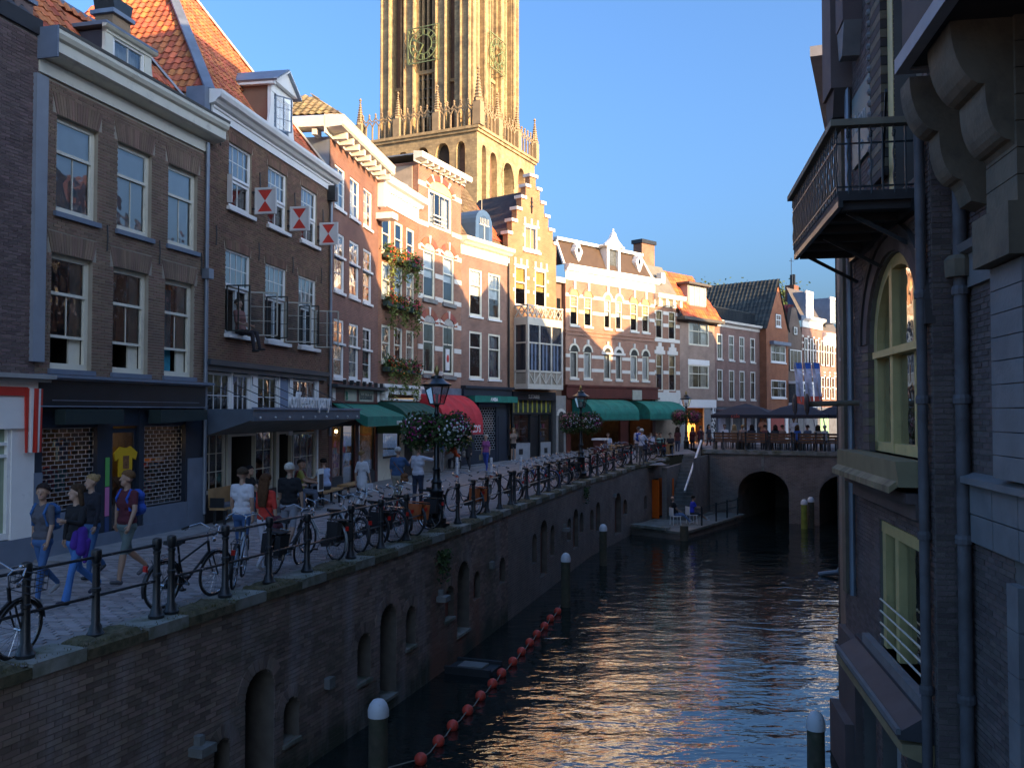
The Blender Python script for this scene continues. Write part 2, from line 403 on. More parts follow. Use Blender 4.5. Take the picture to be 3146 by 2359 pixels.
# ---- materials of the setting
waterm=bpy.data.materials.new('canal_water'); waterm.use_nodes=True
def _water():
    t=waterm.node_tree; N=t.nodes; L=t.links; b=N['Principled BSDF']
    b.inputs['Base Color'].default_value=(.012,.019,.017,1); b.inputs['Roughness'].default_value=.035; b.inputs['IOR'].default_value=1.6
    b.inputs['Specular IOR Level'].default_value=.9
    tc=N.new('ShaderNodeTexCoord'); mp=N.new('ShaderNodeMapping'); L.new(tc.outputs['Object'],mp.inputs[0])
    mp.inputs['Rotation'].default_value=(0,0,R_(20)); mp.inputs['Scale'].default_value=(.62,1.15,1)
    prev=None
    for sc,st,dist in ((.7,.45,.05),(2.4,.5,.024),(7.0,.4,.008)):
        nz=N.new('ShaderNodeTexNoise'); nz.inputs['Scale'].default_value=sc; nz.inputs['Detail'].default_value=2.0; nz.inputs['Roughness'].default_value=.45; nz.inputs['Distortion'].default_value=.4
        L.new(mp.outputs[0],nz.inputs['Vector'])
        bp=N.new('ShaderNodeBump'); bp.inputs['Strength'].default_value=st; bp.inputs['Distance'].default_value=dist*2; L.new(nz.outputs['Fac'],bp.inputs['Height'])
        if prev: L.new(prev.outputs[0],bp.inputs['Normal'])
        prev=bp
    L.new(prev.outputs[0],b.inputs['Normal'])
_water()
pavem=mat('street_paving_base',(.25,.23,.22),.9,var=.25,vscale=2)
paver=mat('street_paver',(.31,.27,.26),.85,var=.12,rand=.28,vscale=2.5,bump=.3,bscale=50)
quaybrick=mat('quay_brick',(.25,.18,.145),.9,var=.28,vscale=1.6,rand=.34,bump=.5,bscale=45,dirt=(.13,.12,.085),dscale=.75,thr=(.50,.78),algae=(.06,.065,.04))
mortar_d=mat('dark_mortar',(.165,.14,.115),.95,var=.25,vscale=4)
mossm=mat('moss',(.10,.088,.045),1.0,var=.4,vscale=10,bump=.8,bscale=60,dirt=(.17,.13,.08),dscale=5,thr=(.45,.7))
copm=mat('coping_stone',(.27,.27,.24),.9,var=.25,vscale=3,bump=.35,bscale=30,dirt=(.11,.115,.06),dscale=2.2,thr=(.42,.66))
# ---- water, ground, street
m=M(); m.quad((-70,-60,WATER),(70,-60,WATER),(70,62,WATER),(-70,62,WATER)); o=m.ob('water',waterm,kind='structure')
m=M(); ys=[-55+i*3 for i in range(5)]+[-40,-20,-5,0]+[5+i*2 for i in range(28)]
ys=sorted(set(ys))
for a,b in zip(ys[:-1],ys[1:]):
    la,lb=polyx(QP,a),polyx(QP,b)
    if b<=48.9: m.quad((-400,a,-.06),(la-.3,a,gz(la,a)-.06),(lb-.3,b,gz(lb,b)-.06),(-400,b,-.06))
    else: m.quad((-400,a,-.06),(8.0,a,gz(8,a)-.1),(8.0,b,gz(8,b)-.1),(-400,b,-.06))
    m.quad((polyx(RP,a)+.3,a,.3),(400,a,.3),(400,b,.3),(polyx(RP,b)+.3,b,.3))
m.quad((-400,59,-.06),(9,59,.5),(9,400,.5),(-400,400,-.06)); m.quad((9,59,.5),(400,59,.4),(400,400,.4),(9,400,.5))
m.quad((-400,-400,-.06),(400,-400,-.06),(400,-55,-.06),(-400,-55,-.06))
m.ob('ground',pavem,kind='structure')
m=M(); yy=[2+i*1.0 for i in range(70)]
def street_r(y):
    if y<48.8: return polyx(QP,y)-.02
    return 8.3 if y<51.9 else (26 if y>56 else 10.6)
for a,b in zip(yy[:-1],yy[1:]):
    for k in range(6):
        def P(y,t):
            l=polyx(FP,y)-1.2; r=street_r(y); x=l+(r-l)*t; return (x,y,gz(x,y)+(0 if y<70 else 0))
        m.quad(P(a,k/6),P(a,(k+1)/6),P(b,(k+1)/6),P(b,k/6))
street=m.ob('street',pavem,kind='structure')
# pavers: courses across the street, near part
rr=random.Random(3); full=[]; rest=M()
pl,pw=.21,.105
for i in range(0,170):
    y0=7.0+i*pw*1.04
    xr=polyx(QP,y0)-.62; xl=polyx(FP,y0)+.95
    x=xl+(pl/2 if i%2 else 0); 
    while x+pl<xr:
        full.append((x*x+y0*y0,x,y0,rr.uniform(-.003,.003))); x+=pl*1.03
def pvis(x,y):
    d=y*_c+(0-CAMH)*_s; X=CX+FPX*x/d; Y=CY-FPX*(-y*_s-CAMH*_c)/d; return 0<X<3146 and 0<Y<2359
full.sort(key=lambda t:t[0]+(0 if pvis(t[1],t[2]) else 1e6))
me=M().box(-pl/2+.004,pl/2-.004,-pw/2+.004,pw/2-.004,-.02,.012).mesh('paver'); me.materials.append(paver)
for k,(d,x,y,dz) in enumerate(full):
    if k<300:
        o=link('paver',me,street); o.location=(x+pl/2,y+pw/2,gz(x,y)+dz)
    else: rest.box(x+.004,x+pl-.004,y+.004,y+pw-.004,-.02,.012+dz)
rest.ob('paver_field',paver,street,kind='stuff')
# pavement strip with kerb along the facades, gutter strip along the railing
kerbm=mat('kerb_stone',(.26,.26,.26),.85,var=.2,bump=.3)
m=M()
for i in range(2,8):
    (x0,y0),(x1,y1)=FP[i],FP[i+1]; d=Vector((x1-x0,y1-y0,0)); L_=d.length; d.normalize(); n=Vector((d.y,-d.x,0)); k=int(L_/1.0)
    for q in range(k):
        a=Vector((x0,y0,0))+d*(q*L_/k+.005); b=Vector((x0,y0,0))+d*((q+1)*L_/k-.005)
        for s0,s1,h in ((.62,.92,.045),(.05,.60,.04)):
            A=[a+n*s0,b+n*s0,b+n*s1,a+n*s1]
            m.prism([(p.x,p.y) for p in A],gz(a.x,a.y)-.05,gz(a.x,a.y)+h,plane='xy')
m.ob('pavement_slabs',kerbm,street,kind='stuff')
# ---- quay wall with its niches
NI=[(656,706,2282,2440,.4),(753,842,2078,2480,.75),(870,918,2153,2287,.35),(1097,1139,1953,2102,.4),(1167,1217,1867,2157,.75),(1246,1276,1867,1994,.35),
 (1366,1394,1806,1908,.15),(1404,1441,1732,1953,.3),(1454,1475,1759,1849,.15),(1533,1552,1716,1797,.15),(1634,1648,1642,1735,.15),(1659,1681,1602,1775,.2),(1690,1703,1615,1712,.15),
 (1742,1754,1594,1665,.12),(1760,1776,1567,1690,.15),(1780,1792,1576,1642,.12),(1812,1823,1567,1632,.12),(1830,1843,1544,1635,.15),(1888,1908,1517,1645,.25),(1913,1927,1536,1584,.12),(1978,1987,1523,1565,.15)]
qops=[]
for a,b,t,bt,d in NI:
    ua,z1=qz(a,t); ub,_=qz(b,t); _,z0=qz(a,bt)
    qops.append((ua,ub,max(z0,-3.05),z1,.9,d))
DO=(q_of(2003,1540)[0],q_of(2024,1540)[0])
qops.append((DO[0],DO[1],-2.75,-.72,0,.35))
quay=thing('quay_wall','long dark brick quay wall with arched niches dropping to the canal','wall')
wall_sheet(QW,-3.9,-.06,qops,.2,qf,step=1.0).ob('mortar_bed',mortar_d,quay)
UB=q_of(1560,1600)[0]      # bricks as geometry up to here
bricks(quay,UB,-3.3,-.14,qops,quaybrick,qf,proud=.012,seed=5,bw=.23,bh=.07)
qtex=brick_tex('quay_brick_far',(.20,.155,.125),(.14,.105,.09),(.24,.21,.18),bw=.23,bh=.07,dirt=(.27,.24,.21),dscale=.8)
def qf2(u,y,z): return qf(u+UB,y-.012,z)
wall_sheet(QW-UB,-3.3,-.14,[(max(0.0,o[0]-UB),)+(o[1]-UB,)+tuple(o[2:4])+((o[4] if len(o)>4 else 0),.02) for o in qops if o[0]>UB],.02,qf2,step=1.0).ob('far_brickwork',qtex,quay,kind='stuff')
doorm=mat('cellar_door',(.03,.032,.035),.7,var=.3)
redbrick=mat('red_niche_brick',(.19,.08,.055),.9,var=.25,rand=.3,vscale=3)
for k,o in enumerate(qops[:-1]):
    big=(o[5]>.28); d=o[5]-.002
    m=M(); h=(o[1]-o[0])/2
    m.quad(qf(o[0],d,o[2]),qf(o[1],d,o[2]),qf(o[1],d,o[3]),qf(o[0],d,o[3]))
    m.ob('niche_door' if big else 'niche_panel',doorm if big or k in(0,2,3,5) else redbrick,quay)
    if k<8:
        # brick-on-edge arch ring
        m=M(); n=13; uc=(o[0]+o[1])/2; zsp=o[3]-h*.9
        for q in range(n):
            t0=math.pi*(1-(q+.06)/n); t1=math.pi*(1-(q+.94)/n)
            P=[]
            for r0,t in ((h+.01,t0),(h+.01,t1),(h+.22,t1),(h+.22,t0)):
                P.append((uc+r0*math.cos(t),zsp+r0*.9*math.sin(t)))
            A=[qf(p,-.022,z) for p,z in P]; B=[qf(p,.01,z) for p,z in P]
            m.add(A+B,[(0,1,2,3),(0,4,5,1),(1,5,6,2),(2,6,7,3),(3,7,4,0)])
        m.ob('arch_ring',quaybrick,quay)
        m=M(); 
        A=[qf(o[0]-.03,-.05,o[2]-.06),qf(o[1]+.03,-.05,o[2]-.06),qf(o[1]+.03,-.05,o[2]),qf(o[0]-.03,-.05,o[2])]; B=[qf(o[0]-.03,d,o[2]-.06),qf(o[1]+.03,d,o[2]-.06),qf(o[1]+.03,d,o[2]+.004),qf(o[0]-.03,d,o[2]+.004)]
        m.add(A+B,[(0,1,2,3),(3,2,6,7),(0,3,7,4),(1,5,6,2),(0,4,5,1)]); m.ob('niche_sill',copm,quay)
# coping: stone slabs under the posts, mossy brick between
u=0.0; k=0; ru=random.Random(11)
while u<QW-.3:
    L_=.78 if k%2==0 else 1.02
    e=min(u+L_,QW)
    p,_=qpos(u+U0); z=gz(p.x,p.y)
    stone=(k%2==0); hz=.02 if stone else .035
    pts=[(u+.006,-.05),(e-.006,-.05),(e-.006,.5),(u+.006,.5)]
    A=[qf(a,b,z-.14) for a,b in pts]; B=[qf(a,b,z+hz) for a,b in pts]
    m=M()
    if stone: m.add(A+B,[(0,3,2,1),(4,5,6,7),(0,1,5,4),(1,2,6,5),(2,3,7,6),(3,0,4,7)])
    else:
        nu,nv=10,6; g=[]
        for i in range(nu+1):
            for jx in range(nv+1):
                a=u+.006+(e-u-.012)*i/nu; b=-.045+.545*jx/nv
                edge=min(i,nu-i,jx,nv-jx)
                g.append(qf(a,b,z+(hz+ru.uniform(-.018,.03) if edge>0 else -.0)+(-.02 if edge==0 else 0)))
        m.add(g,[(i*(nv+1)+j,(i+1)*(nv+1)+j,(i+1)*(nv+1)+j+1,i*(nv+1)+j+1) for i in range(nu) for j in range(nv)])
        m.add(A+[qf(a,b,z-.015) for a,b in pts],[(0,1,5,4),(1,2,6,5),(2,3,7,6),(3,0,4,7)])
    m.ob('coping_stone' if stone else 'mossy_coping',copm if stone else mossm,quay)
    u=e; k+=1
# moss and grass on the near coping and in wall cracks
m=M(); 
for i in range(5200):
    u=ru.uniform(0,18); 
    if int(u/1.8*1)%1==0 and (u%1.8)<.78 and ru.random()<.8: continue
    b=ru.choice([ru.uniform(-.05,.12),ru.uniform(-.05,.48)]); p,_=qpos(u+U0); h=ru.uniform(.01,.04); a=ru.uniform(0,6.28); w_=.006
    x,y,z=qf(u,b,gz(p.x,p.y)+.02); dx,dy=math.cos(a)*w_,math.sin(a)*w_
    m.add([(x-dx,y-dy,z),(x+dx,y+dy,z),(x+dy*2,y-dx*2,z+h)],[(0,1,2)])
m.ob('coping_grass',mat('dry_grass',(.10,.085,.03),1,var=.3,rand=.4),quay,kind='stuff')
leafm=mat('weed_leaf',(.05,.09,.025),.8,rand=.45)
for (px,py,n,sz) in ((1352,1690,260,.30),(1794,1497,160,.28),(1560,2000,60,.15),(1220,2210,50,.15)):
    u,z=qz(px,py); m=M()
    for i in range(n):
        a=u+ru.gauss(0,sz*.6); zz=z-abs(ru.gauss(0,sz)); yy=-ru.uniform(.02,.2); x,y,q=qf(a,yy,zz); s=ru.uniform(.02,.05); v=Vector((ru.gauss(0,1),ru.gauss(0,1),ru.gauss(0,1))).normalized()*s; w2=Vector((ru.gauss(0,1),ru.gauss(0,1),ru.gauss(0,1))).normalized()*s
        c=Vector((x,y,q)); m.quad(tuple(c-v),tuple(c+w2),tuple(c+v),tuple(c-w2))
    m.ob('wall_weed',leafm,quay,kind='stuff')
# small fittings on the wall
for (px,py,kd) in ((600,2300,0),(1003,2095,1),(1347,1838,0),(1505,1735,1),(1730,1627,0),(1885,1522,1)):
    u,z=qz(px,py); m=M()
    for (a,b,c,d,e,g) in ((-.16,.16,-.24,.02,-.05,.07),(-.05,.05,-.12,.02,.07,.20)) if kd==0 else ((-.1,.1,-.12,.02,-.09,.09),):
        A=[qf(u+a,c,z+e),qf(u+b,c,z+e),qf(u+b,d,z+e),qf(u+a,d,z+e),qf(u+a,c,z+g),qf(u+b,c,z+g),qf(u+b,d,z+g),qf(u+a,d,z+g)]
        m.add(A,[(0,3,2,1),(4,5,6,7),(0,1,5,4),(1,2,6,5),(2,3,7,6),(3,0,4,7)])
    m.ob('stone_bracket' if kd==0 else 'wall_box',stoneg,quay)
# orange cellar doors
orange=mat('orange_door_paint',(.88,.15,.015),.45,var=.08,vscale=6)
cd=thing('cellar_door','bright orange double cellar door standing open in the quay wall','door',qf(DO[0],0,-2.75))
p0=Vector(qf(DO[0],-.02,0)); p1=Vector(qf(DO[1],-.02,0)); dn=Vector((-(p1-p0).y,(p1-p0).x,0)).normalized()*-1
def leaf(base,dirv,w_,nm):
    b=base-Vector((cd.location.x,cd.location.y,0)); d=dirv.normalized(); t=Vector((-d.y,d.x,0))*.025
    m=M(); A=[b-t,b+d*w_-t,b+d*w_+t,b+t]
    m.prism([(v.x,v.y) for v in A],.02,2.02,plane='xy'); o=m.ob('door_leaf',orange,cd)
    for zz in (.35,1.0,1.7):
        m=M(); B=[b+d*.03-t*1.5,b+d*(w_-.03)-t*1.5,b+d*(w_-.03)+t*1.5,b+d*.03+t*1.5]; m.prism([(v.x,v.y) for v in B],zz-.05,zz+.05,plane='xy'); m.ob('ledge_board',orange,o)
leaf(p0,Vector((.62,-.78,0)),.46,'a'); leaf(p1,Vector((.93,-.36,0)),.80,'b')
m=M(); m.box(-.02,.02,-.02,.02,0,2.0); 
# ---- landing stage and stairs
landm=mat('landing_stone',(.22,.205,.17),.9,var=.25,vscale=2,bump=.3,dirt=(.06,.06,.045))
LP=[(5.75,44.45),(7.95,42.3),(12.6,49.7),(11.0,52.0),(8.1,48.9)]
land=thing('landing_stage','low brick landing stage at the foot of the quay steps','landing')
M().prism(LP,-3.9,-2.87,plane='xy').ob('base',qtex,land)
M().prism([(5.7,44.4),(7.97,42.2),(12.7,49.7),(11.0,52.0),(8.15,48.9)],-2.87,-2.75,plane='xy').ob('paving',landm,land)
M().prism([(5.75,44.2),(7.2,42.75),(7.5,43.1),(6.05,44.6)],-2.75,-2.62,plane='xy').ob('edge_beam',copm,land)
st=thing('quay_stairs','dark stone steps climbing from the landing stage to the street','stairs')
sa=Vector((8.05,47.2,0)); sb=Vector((9.75,51.6,0)); sd=(sb-sa); SL=sd.length; sd.normalize(); sn=Vector((sd.y,-sd.x,0)); NS=17; SW=1.35
stm=mat('stair_stone',(.15,.145,.13),.9,var=.3,bump=.3)
for i in range(NS):
    a=sa+sd*(SL*i/NS); b=sa+sd*(SL*(i+1)/NS+.03); z1=-2.75+(i+1)*(3.1/NS)
    M().prism([(p.x,p.y) for p in (a,a+sn*SW,b+sn*SW,b)],z1-.3,z1,plane='xy').ob('step',stm,st)
for s_ in (0,):
    a=sa-sn*.02; b=sb-sn*.02
    M().prism([(p.x,p.y) for p in (a-sn*.25,a,b+sd*.6,b+sd*.6-sn*.25)],-3.3,-.1,plane='xy').ob('side_wall',qtex,st)
M().prism([(p.x,p.y) for p in (sb,sb+sn*(SW+.6),sb+sn*(SW+.6)+sd*1.5,sb+sd*1.5)],.1,.42,plane='xy').ob('top_slab',copm,st)
a=sa+sn*(SW*.55)+sd*.9; b=sb+sn*(SW*.75)-sd*.1
hr=thing('white_handrail','white painted steel handrail beam above the quay steps','handrail',tuple(a+Vector((0,0,-1.35))))
M().bar((0,0,0),tuple(b-a+Vector((0,0,2.55))),.09,.10).ob('beam',white,hr)
e=b-a+Vector((0,0,2.55)); M().bar(tuple(e),tuple(e+Vector((.75,.15,.02))),.07,.06).ob('top_return',ironblk,hr)
M().tube([tuple(e),(e.x,e.y,e.z-1.0)],.03,6).ob('post',ironblk,hr); M().tube([(e.x+.7,e.y+.14,e.z),(e.x+.7,e.y+.14,e.z-1.0)],.03,6).ob('post',ironblk,hr)
# ---- far bridge
BO=Vector((11.05,50.9,0)); BD=Vector((.87,-.493,0)).normalized(); BRZ=math.atan2(BD.y,BD.x)
BI=Vector((-BD.y,BD.x,0))
def b_of(px,py=1560):
    d=ray(px,py); k=d[0]/d[1]; t=(k*BO.y-BO.x)/(BD.x-k*BD.y); p=BO+BD*t; return t,CAMH+d[2]/d[1]*p.y
br=thing('arched_bridge','low brick canal bridge with two dark round arches','bridge',tuple(BO),BRZ)
BW=9.6; a0=b_of(2268)[0]; a1=b_of(2424)[0]; c0=b_of(2517)[0]; zc=b_of(2340,1447)[1]
bops=[(a0,a1,-3.9,zc,.85,8.6),(c0,c0+(a1-a0),-3.9,zc-.05,.85,8.6)]
btex=brick_tex('bridge_brick',(.22,.17,.14),(.15,.115,.10),(.27,.24,.2),bw=.23,bh=.07,dirt=(.30,.27,.24),dscale=.9)
wall_sheet(BW,-3.9,.5,bops,6.0).ob('spandrel_wall',btex,br)
M().box(-.4,BW+1,-.1,.35,.5,.72).ob('parapet_coping',copm,br)
for o in bops:
    M().arc_band((o[0]+o[1])/2,o[3]-(o[1]-o[0])/2*.85,(o[1]-o[0])/2,(o[1]-o[0])/2+.26,0,math.pi,-.03,.02,14).ob('arch_ring',btex,br)
M().box(-.8,BW+2,.35,9.5,.45,.70).ob('deck',pavem,br); M().box(-2,BW+6,8.5,8.7,-3.9,.45).ob('vault_light_stop',btex,br)  # added wall shuts off the light beyond, keeping the arches dark
M().box((a0+a1)/2-.07,(a0+a1)/2+.07,-.04,.02,zc+.02,.5).ob('keystone',copm,br)
fp=[sa+sn*SW,sb+sn*SW+sd*1.2,BO+BI*4,BO-BD*.05]
M().prism([(p.x,p.y) for p in fp],-3.6,.35,plane='xy').ob('abutment',btex,br) if False else None
ab=M().prism([(p.x,p.y) for p in fp],-3.6,.42,plane='xy').ob('side_wall',qtex,st)
# ---- mooring piles
pilem=mat('pile_wood',(.10,.085,.055),.9,var=.35,vscale=6,bump=.6,bscale=25,dirt=(.05,.065,.03),dscale=2)
capm=mat('pile_cap_white',(.7,.7,.7),.5,var=.08,dirt=(.35,.33,.3),dscale=6,thr=(.6,.7))
ypile=mat('yellow_pile_paint',(.26,.28,.04),.7,var=.3)
def pile(x,y,top,r,label,body=pilem,cap=True,grp=None):
    t=thing('mooring_pile',label,'pile',(x,y,WATER-.6),0,grp); h=top-(WATER-.6)
    smooth_angle(M().lathe([(r*1.05,0),(r,h*.5),(r*.97,h-.18)],14).ob('shaft',body,t))
    if cap: smooth_angle(M().lathe([(r*1.06,h-.20),(r*1.07,h-.10),(r*.9,h-.02),(r*.55,h+.05),(.001,h+.075)],14).ob('cap',capm,t),60)
    return t
pile(-2.07,14.2,-1.70,.155,'thick wooden mooring pile with white cap beside the dark arched cellar door')
pile(1.65,28.0,-1.58,.145,'wooden mooring pile with white cap at the end of the red buoy line')
pile(3.55,35.5,-1.62,.15,'wooden mooring pile with white cap close to the quay wall before the landing stage')
pile(4.47,13.5,-1.66,.13,'dark mooring pile with white cap standing off the ornate brick corner building')
pile(8.0,42.35,-2.3,.2,'short dark uncapped pile at the corner of the landing stage',cap=False)
pile(14.95,46.6,-1.72,.16,'yellow painted mooring pile with white cap by the bridge pier',ypile)
pile(15.4,46.9,-1.62,.16,'olive mooring pile with white cap right behind the yellow one')
# ---- line of red buoys
buoym=mat('buoy_red',(.85,.085,.05),.5,var=.12,vscale=10,dirt=(.35,.08,.05),dscale=14)
ropem=mat('rope',(.30,.26,.20),.9)
BU=[(868,1405),(990,1283),(1085,1177),(1188,1072),(1275,975),(1356,890),(1418,818),(1495,740),(1553,672),(1608,610),(1658,552),(1710,497),(1750,445),(1799,397)]
bp=[G(900+x/2.212,1700+y/2.212,WATER+.05) for x,y in BU]
bme=M().sphere((0,0,0),.112,16,10).mesh('float'); bme.materials.append(buoym); bme.polygons.foreach_set('use_smooth',[True]*len(bme.polygons))
ORD=['first','second','third','fourth','fifth','sixth','seventh','eighth','ninth','tenth','eleventh','twelfth','thirteenth','fourteenth']
for i,p in enumerate(reversed(bp)):
    o=link('buoy',bme); o.location=(p.x,p.y,WATER+.075); tag(o,'round red buoy on the canal rope, '+ORD[i]+' from the white-capped pile','buoy','red buoys on the rope')
rp=[G(800,2450,WATER+.02)]+bp+[Vector((1.55,27.9,WATER+.3))]
pts=[]
for a,b in zip(rp[:-1],rp[1:]):
    for t in (0,.5): pts.append(a.lerp(b,t)+Vector((0,0,-.02 if t else .03)))
m=M().tube([tuple(p) for p in pts],.012,5); tag(m.ob('buoy_rope',ropem),'thin pale rope threading the red buoys','rope')
t=thing('floating_raft','small dark floating raft moored under the quay wall','raft',tuple(G(1455,2060,WATER)),R_(-20)+math.pi/2*0)
M().box(-.55,.55,-.4,.4,-.15,.10).ob('float',doorm,t); M().box(-.3,.3,-.25,.2,.10,.16).ob('lid',stoneg,t)
for s in (-1,1): M().box(-.56,.56,s*.38-.04,s*.38+.04,.10,.17).ob('rail',doorm,t)
# ================================================================= houses
def house(name,label,P0,r,z=None):
    return thing(name,label,'house',(P0[0],P0[1],0.0),math.atan2(1.0,r))
def part(h,name,mt,*boxes,**k):
    m=M()
    for b in boxes: m.box(*b)
    return m.ob(name,mt,h,**k)
def parts(h,name,mt,*boxes,**k):
    for b in boxes: o=M().box(*b).ob(name,mt,h,**k)
    return o
def shell(h,W,z0,z1,D=7.0,mt=None,left=True,right=True,y0=.02):
    m=M(); 
    if left: m.quad((0,y0,z0),(0,D,z0),(0,D,z1),(0,y0,z1))
    if right: m.quad((W,y0,z0),(W,y0,z1),(W,D,z1),(W,D,z0))
    m.quad((0,D,z0),(W,D,z0),(W,D,z1),(0,D,z1)); m.quad((0,y0,z1),(W,y0,z1),(W,D,z1),(0,D,z1))
    return m.ob('side_walls',mt,h)
def window(h,u0,u1,z0,z1,fm=None,sm=None,fw=.07,split=None,cu=1,ru=1,cl=None,rl=None,inner='dark',sill=None,dep=.09,bar=.022,glass=True,lower_open=False,im=None,bars_each=True,label=None):
    """sash window set in its reveal: frame + glazing bars, panes, sill and what hangs behind"""
    fm=fm or cream; sm=sm or fm; cl=cl or cu; rl=rl or ru
    y0,y1=dep,dep+.07
    m=M()
    m.box(u0+.001,u0+fw,y0,y1,z0,z1); m.box(u1-fw,u1-.001,y0,y1,z0,z1); m.box(u0+fw,u1-fw,y0,y1,z1-fw,z1-.001); m.box(u0+fw,u1-fw,y0-.02,y1,z0+.001,z0+fw*1.2)
    a,b=u0+fw,u1-fw; zl,zh=z0+fw*1.2,z1-fw
    areas=[]
    if split:
        zm=z0+(z1-z0)*split if split<1.0 else split
        m.box(a,b,y0-.012,y1-.004,zm-.03,zm+.03,)
        areas=[(zm+.03,zh,cu,ru,y0+.02)]
        if lower_open:
            zo=lower_open; m.box(a,b,y0+.022,y1-.006,zo-.028,zo+.028); areas.append((zo+.028,zm-.03,cl,rl,y0+.04))
        else: areas.append((zl,zm-.03,cl,rl,y0+.035))
    else: areas=[(zl,zh,cu,ru,y0+.03)]
    cells=[]
    for (za,zb,c,r,yy) in areas:
        s=.03
        m.box(a,a+s,yy-.012,yy+.018,za,zb); m.box(b-s,b,yy-.012,yy+.018,za,zb)
        for i in range(1,c):
            x=a+(b-a)*i/c; m.box(x-bar/2,x+bar/2,yy-.010,yy+.016,za,zb)
        for j in range(1,r):
            z=za+(zb-za)*j/r; m.box(a+s,b-s,yy-.009,yy+.015,z-bar/2,z+bar/2)
        if bars_each:
            for i in range(c):
                for j in range(r): cells.append((a+(b-a)*i/c,a+(b-a)*(i+1)/c,za+(zb-za)*j/r,za+(zb-za)*(j+1)/r,yy+.004))
        else: cells.append((a,b,za,zb,yy+.004))
    w=m.ob('window',fm,h,label=label)
    if glass:
        for (p,q,r,s,yy) in cells:
            M().quad((p,yy,r),(q,yy,r),(q,yy,s),(p,yy,s)).ob('pane',GLASS,w)
    if sill:
        M().box(u0-.06,u1+.06,-.07,dep,z0-.10,z0-.002).ob('sill',sill,w)
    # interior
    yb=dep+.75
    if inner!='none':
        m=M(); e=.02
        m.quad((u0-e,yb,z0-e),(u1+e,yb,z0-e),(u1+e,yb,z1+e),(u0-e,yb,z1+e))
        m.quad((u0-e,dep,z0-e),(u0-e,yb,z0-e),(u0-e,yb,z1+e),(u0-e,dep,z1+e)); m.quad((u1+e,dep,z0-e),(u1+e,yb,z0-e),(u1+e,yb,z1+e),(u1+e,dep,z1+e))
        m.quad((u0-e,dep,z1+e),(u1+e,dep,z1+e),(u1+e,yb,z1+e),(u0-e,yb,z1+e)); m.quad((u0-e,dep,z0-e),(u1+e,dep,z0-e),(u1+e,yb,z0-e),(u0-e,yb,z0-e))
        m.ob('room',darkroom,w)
    if inner in('blind','half'):
        zb_=z0+.02 if inner=='blind' else z0+(z1-z0)*.45
        M().box(u0+.02,u1-.02,dep+.12,dep+.125,zb_,z1).ob('blind',im or blind,w)
    if inner in('curtain','drape'):
        for s in (0,1):
            m=M(); n=8; wd=(u1-u0)*(.32 if inner=='curtain' else .5); x0=u0 if s==0 else u1-wd
            vs=[(x0+wd*i/n,dep+.16+.03*(i%2),z) for i in range(n+1) for z in (z0,z1)]
            m.add(vs,[(2*i,2*i+2,2*i+3,2*i+1) for i in range(n)]); m.ob('curtain',im or curtain,w)
    return w
def cornice(h,W,prof,mt,u0=-.1,name='cornice',ret=True):
    """moulding: profile [(out,z)] extruded along the facade"""
    m=M(); n=len(prof)
    A=[(u0,-p,z) for p,z in prof]; B=[(W,-p,z) for p,z in prof]
    m.add(A+B,[(i,n+i,n+i+1,i+1) for i in range(n-1)]+[list(range(n)),list(range(2*n-1,n-1,-1))])
    return m.ob(name,mt,h)
def flat_arch(h,u0,u1,z,mt,hh=.40,n=17,flare=.12):
    m=M()
    for i in range(n):
        t0,t1=i/n,(i+1)/n; g=.006
        a0=u0+(u1-u0)*t0+g; a1=u0+(u1-u0)*t1-g; b0=u0-flare+(u1-u0+2*flare)*t0+g; b1=u0-flare+(u1-u0+2*flare)*t1-g
        m.prism([(a0,z),(a1,z),(b1,z+hh),(b0,z+hh)],-.016,.01)
    return m.ob('flat_arch',mt,h)
def wall_anchor(h,u,z,L_=.55):
    M().tube([(u,-.03,z-L_/2),(u,-.045,z),(u,-.03,z+L_/2)],.016,5).ob('wall_anchor',ironblk,h)
def downpipe(h,u,z0,z1,mt=None,r=.05,out=.09,name='downpipe',foot=True):
    o=smooth_angle(M().tube([(u,-out,z0),(u,-out,z1)],r,10).ob(name,mt or zinc,h))
    for k in range(int((z1-z0)/2.0)+1):
        M().lathe([(r*1.25,0),(r*1.25,.05)],10,(u,-out,z0+.6+k*2.0)).ob('pipe_bracket',mt or zinc,o)
    return o
TILE=None
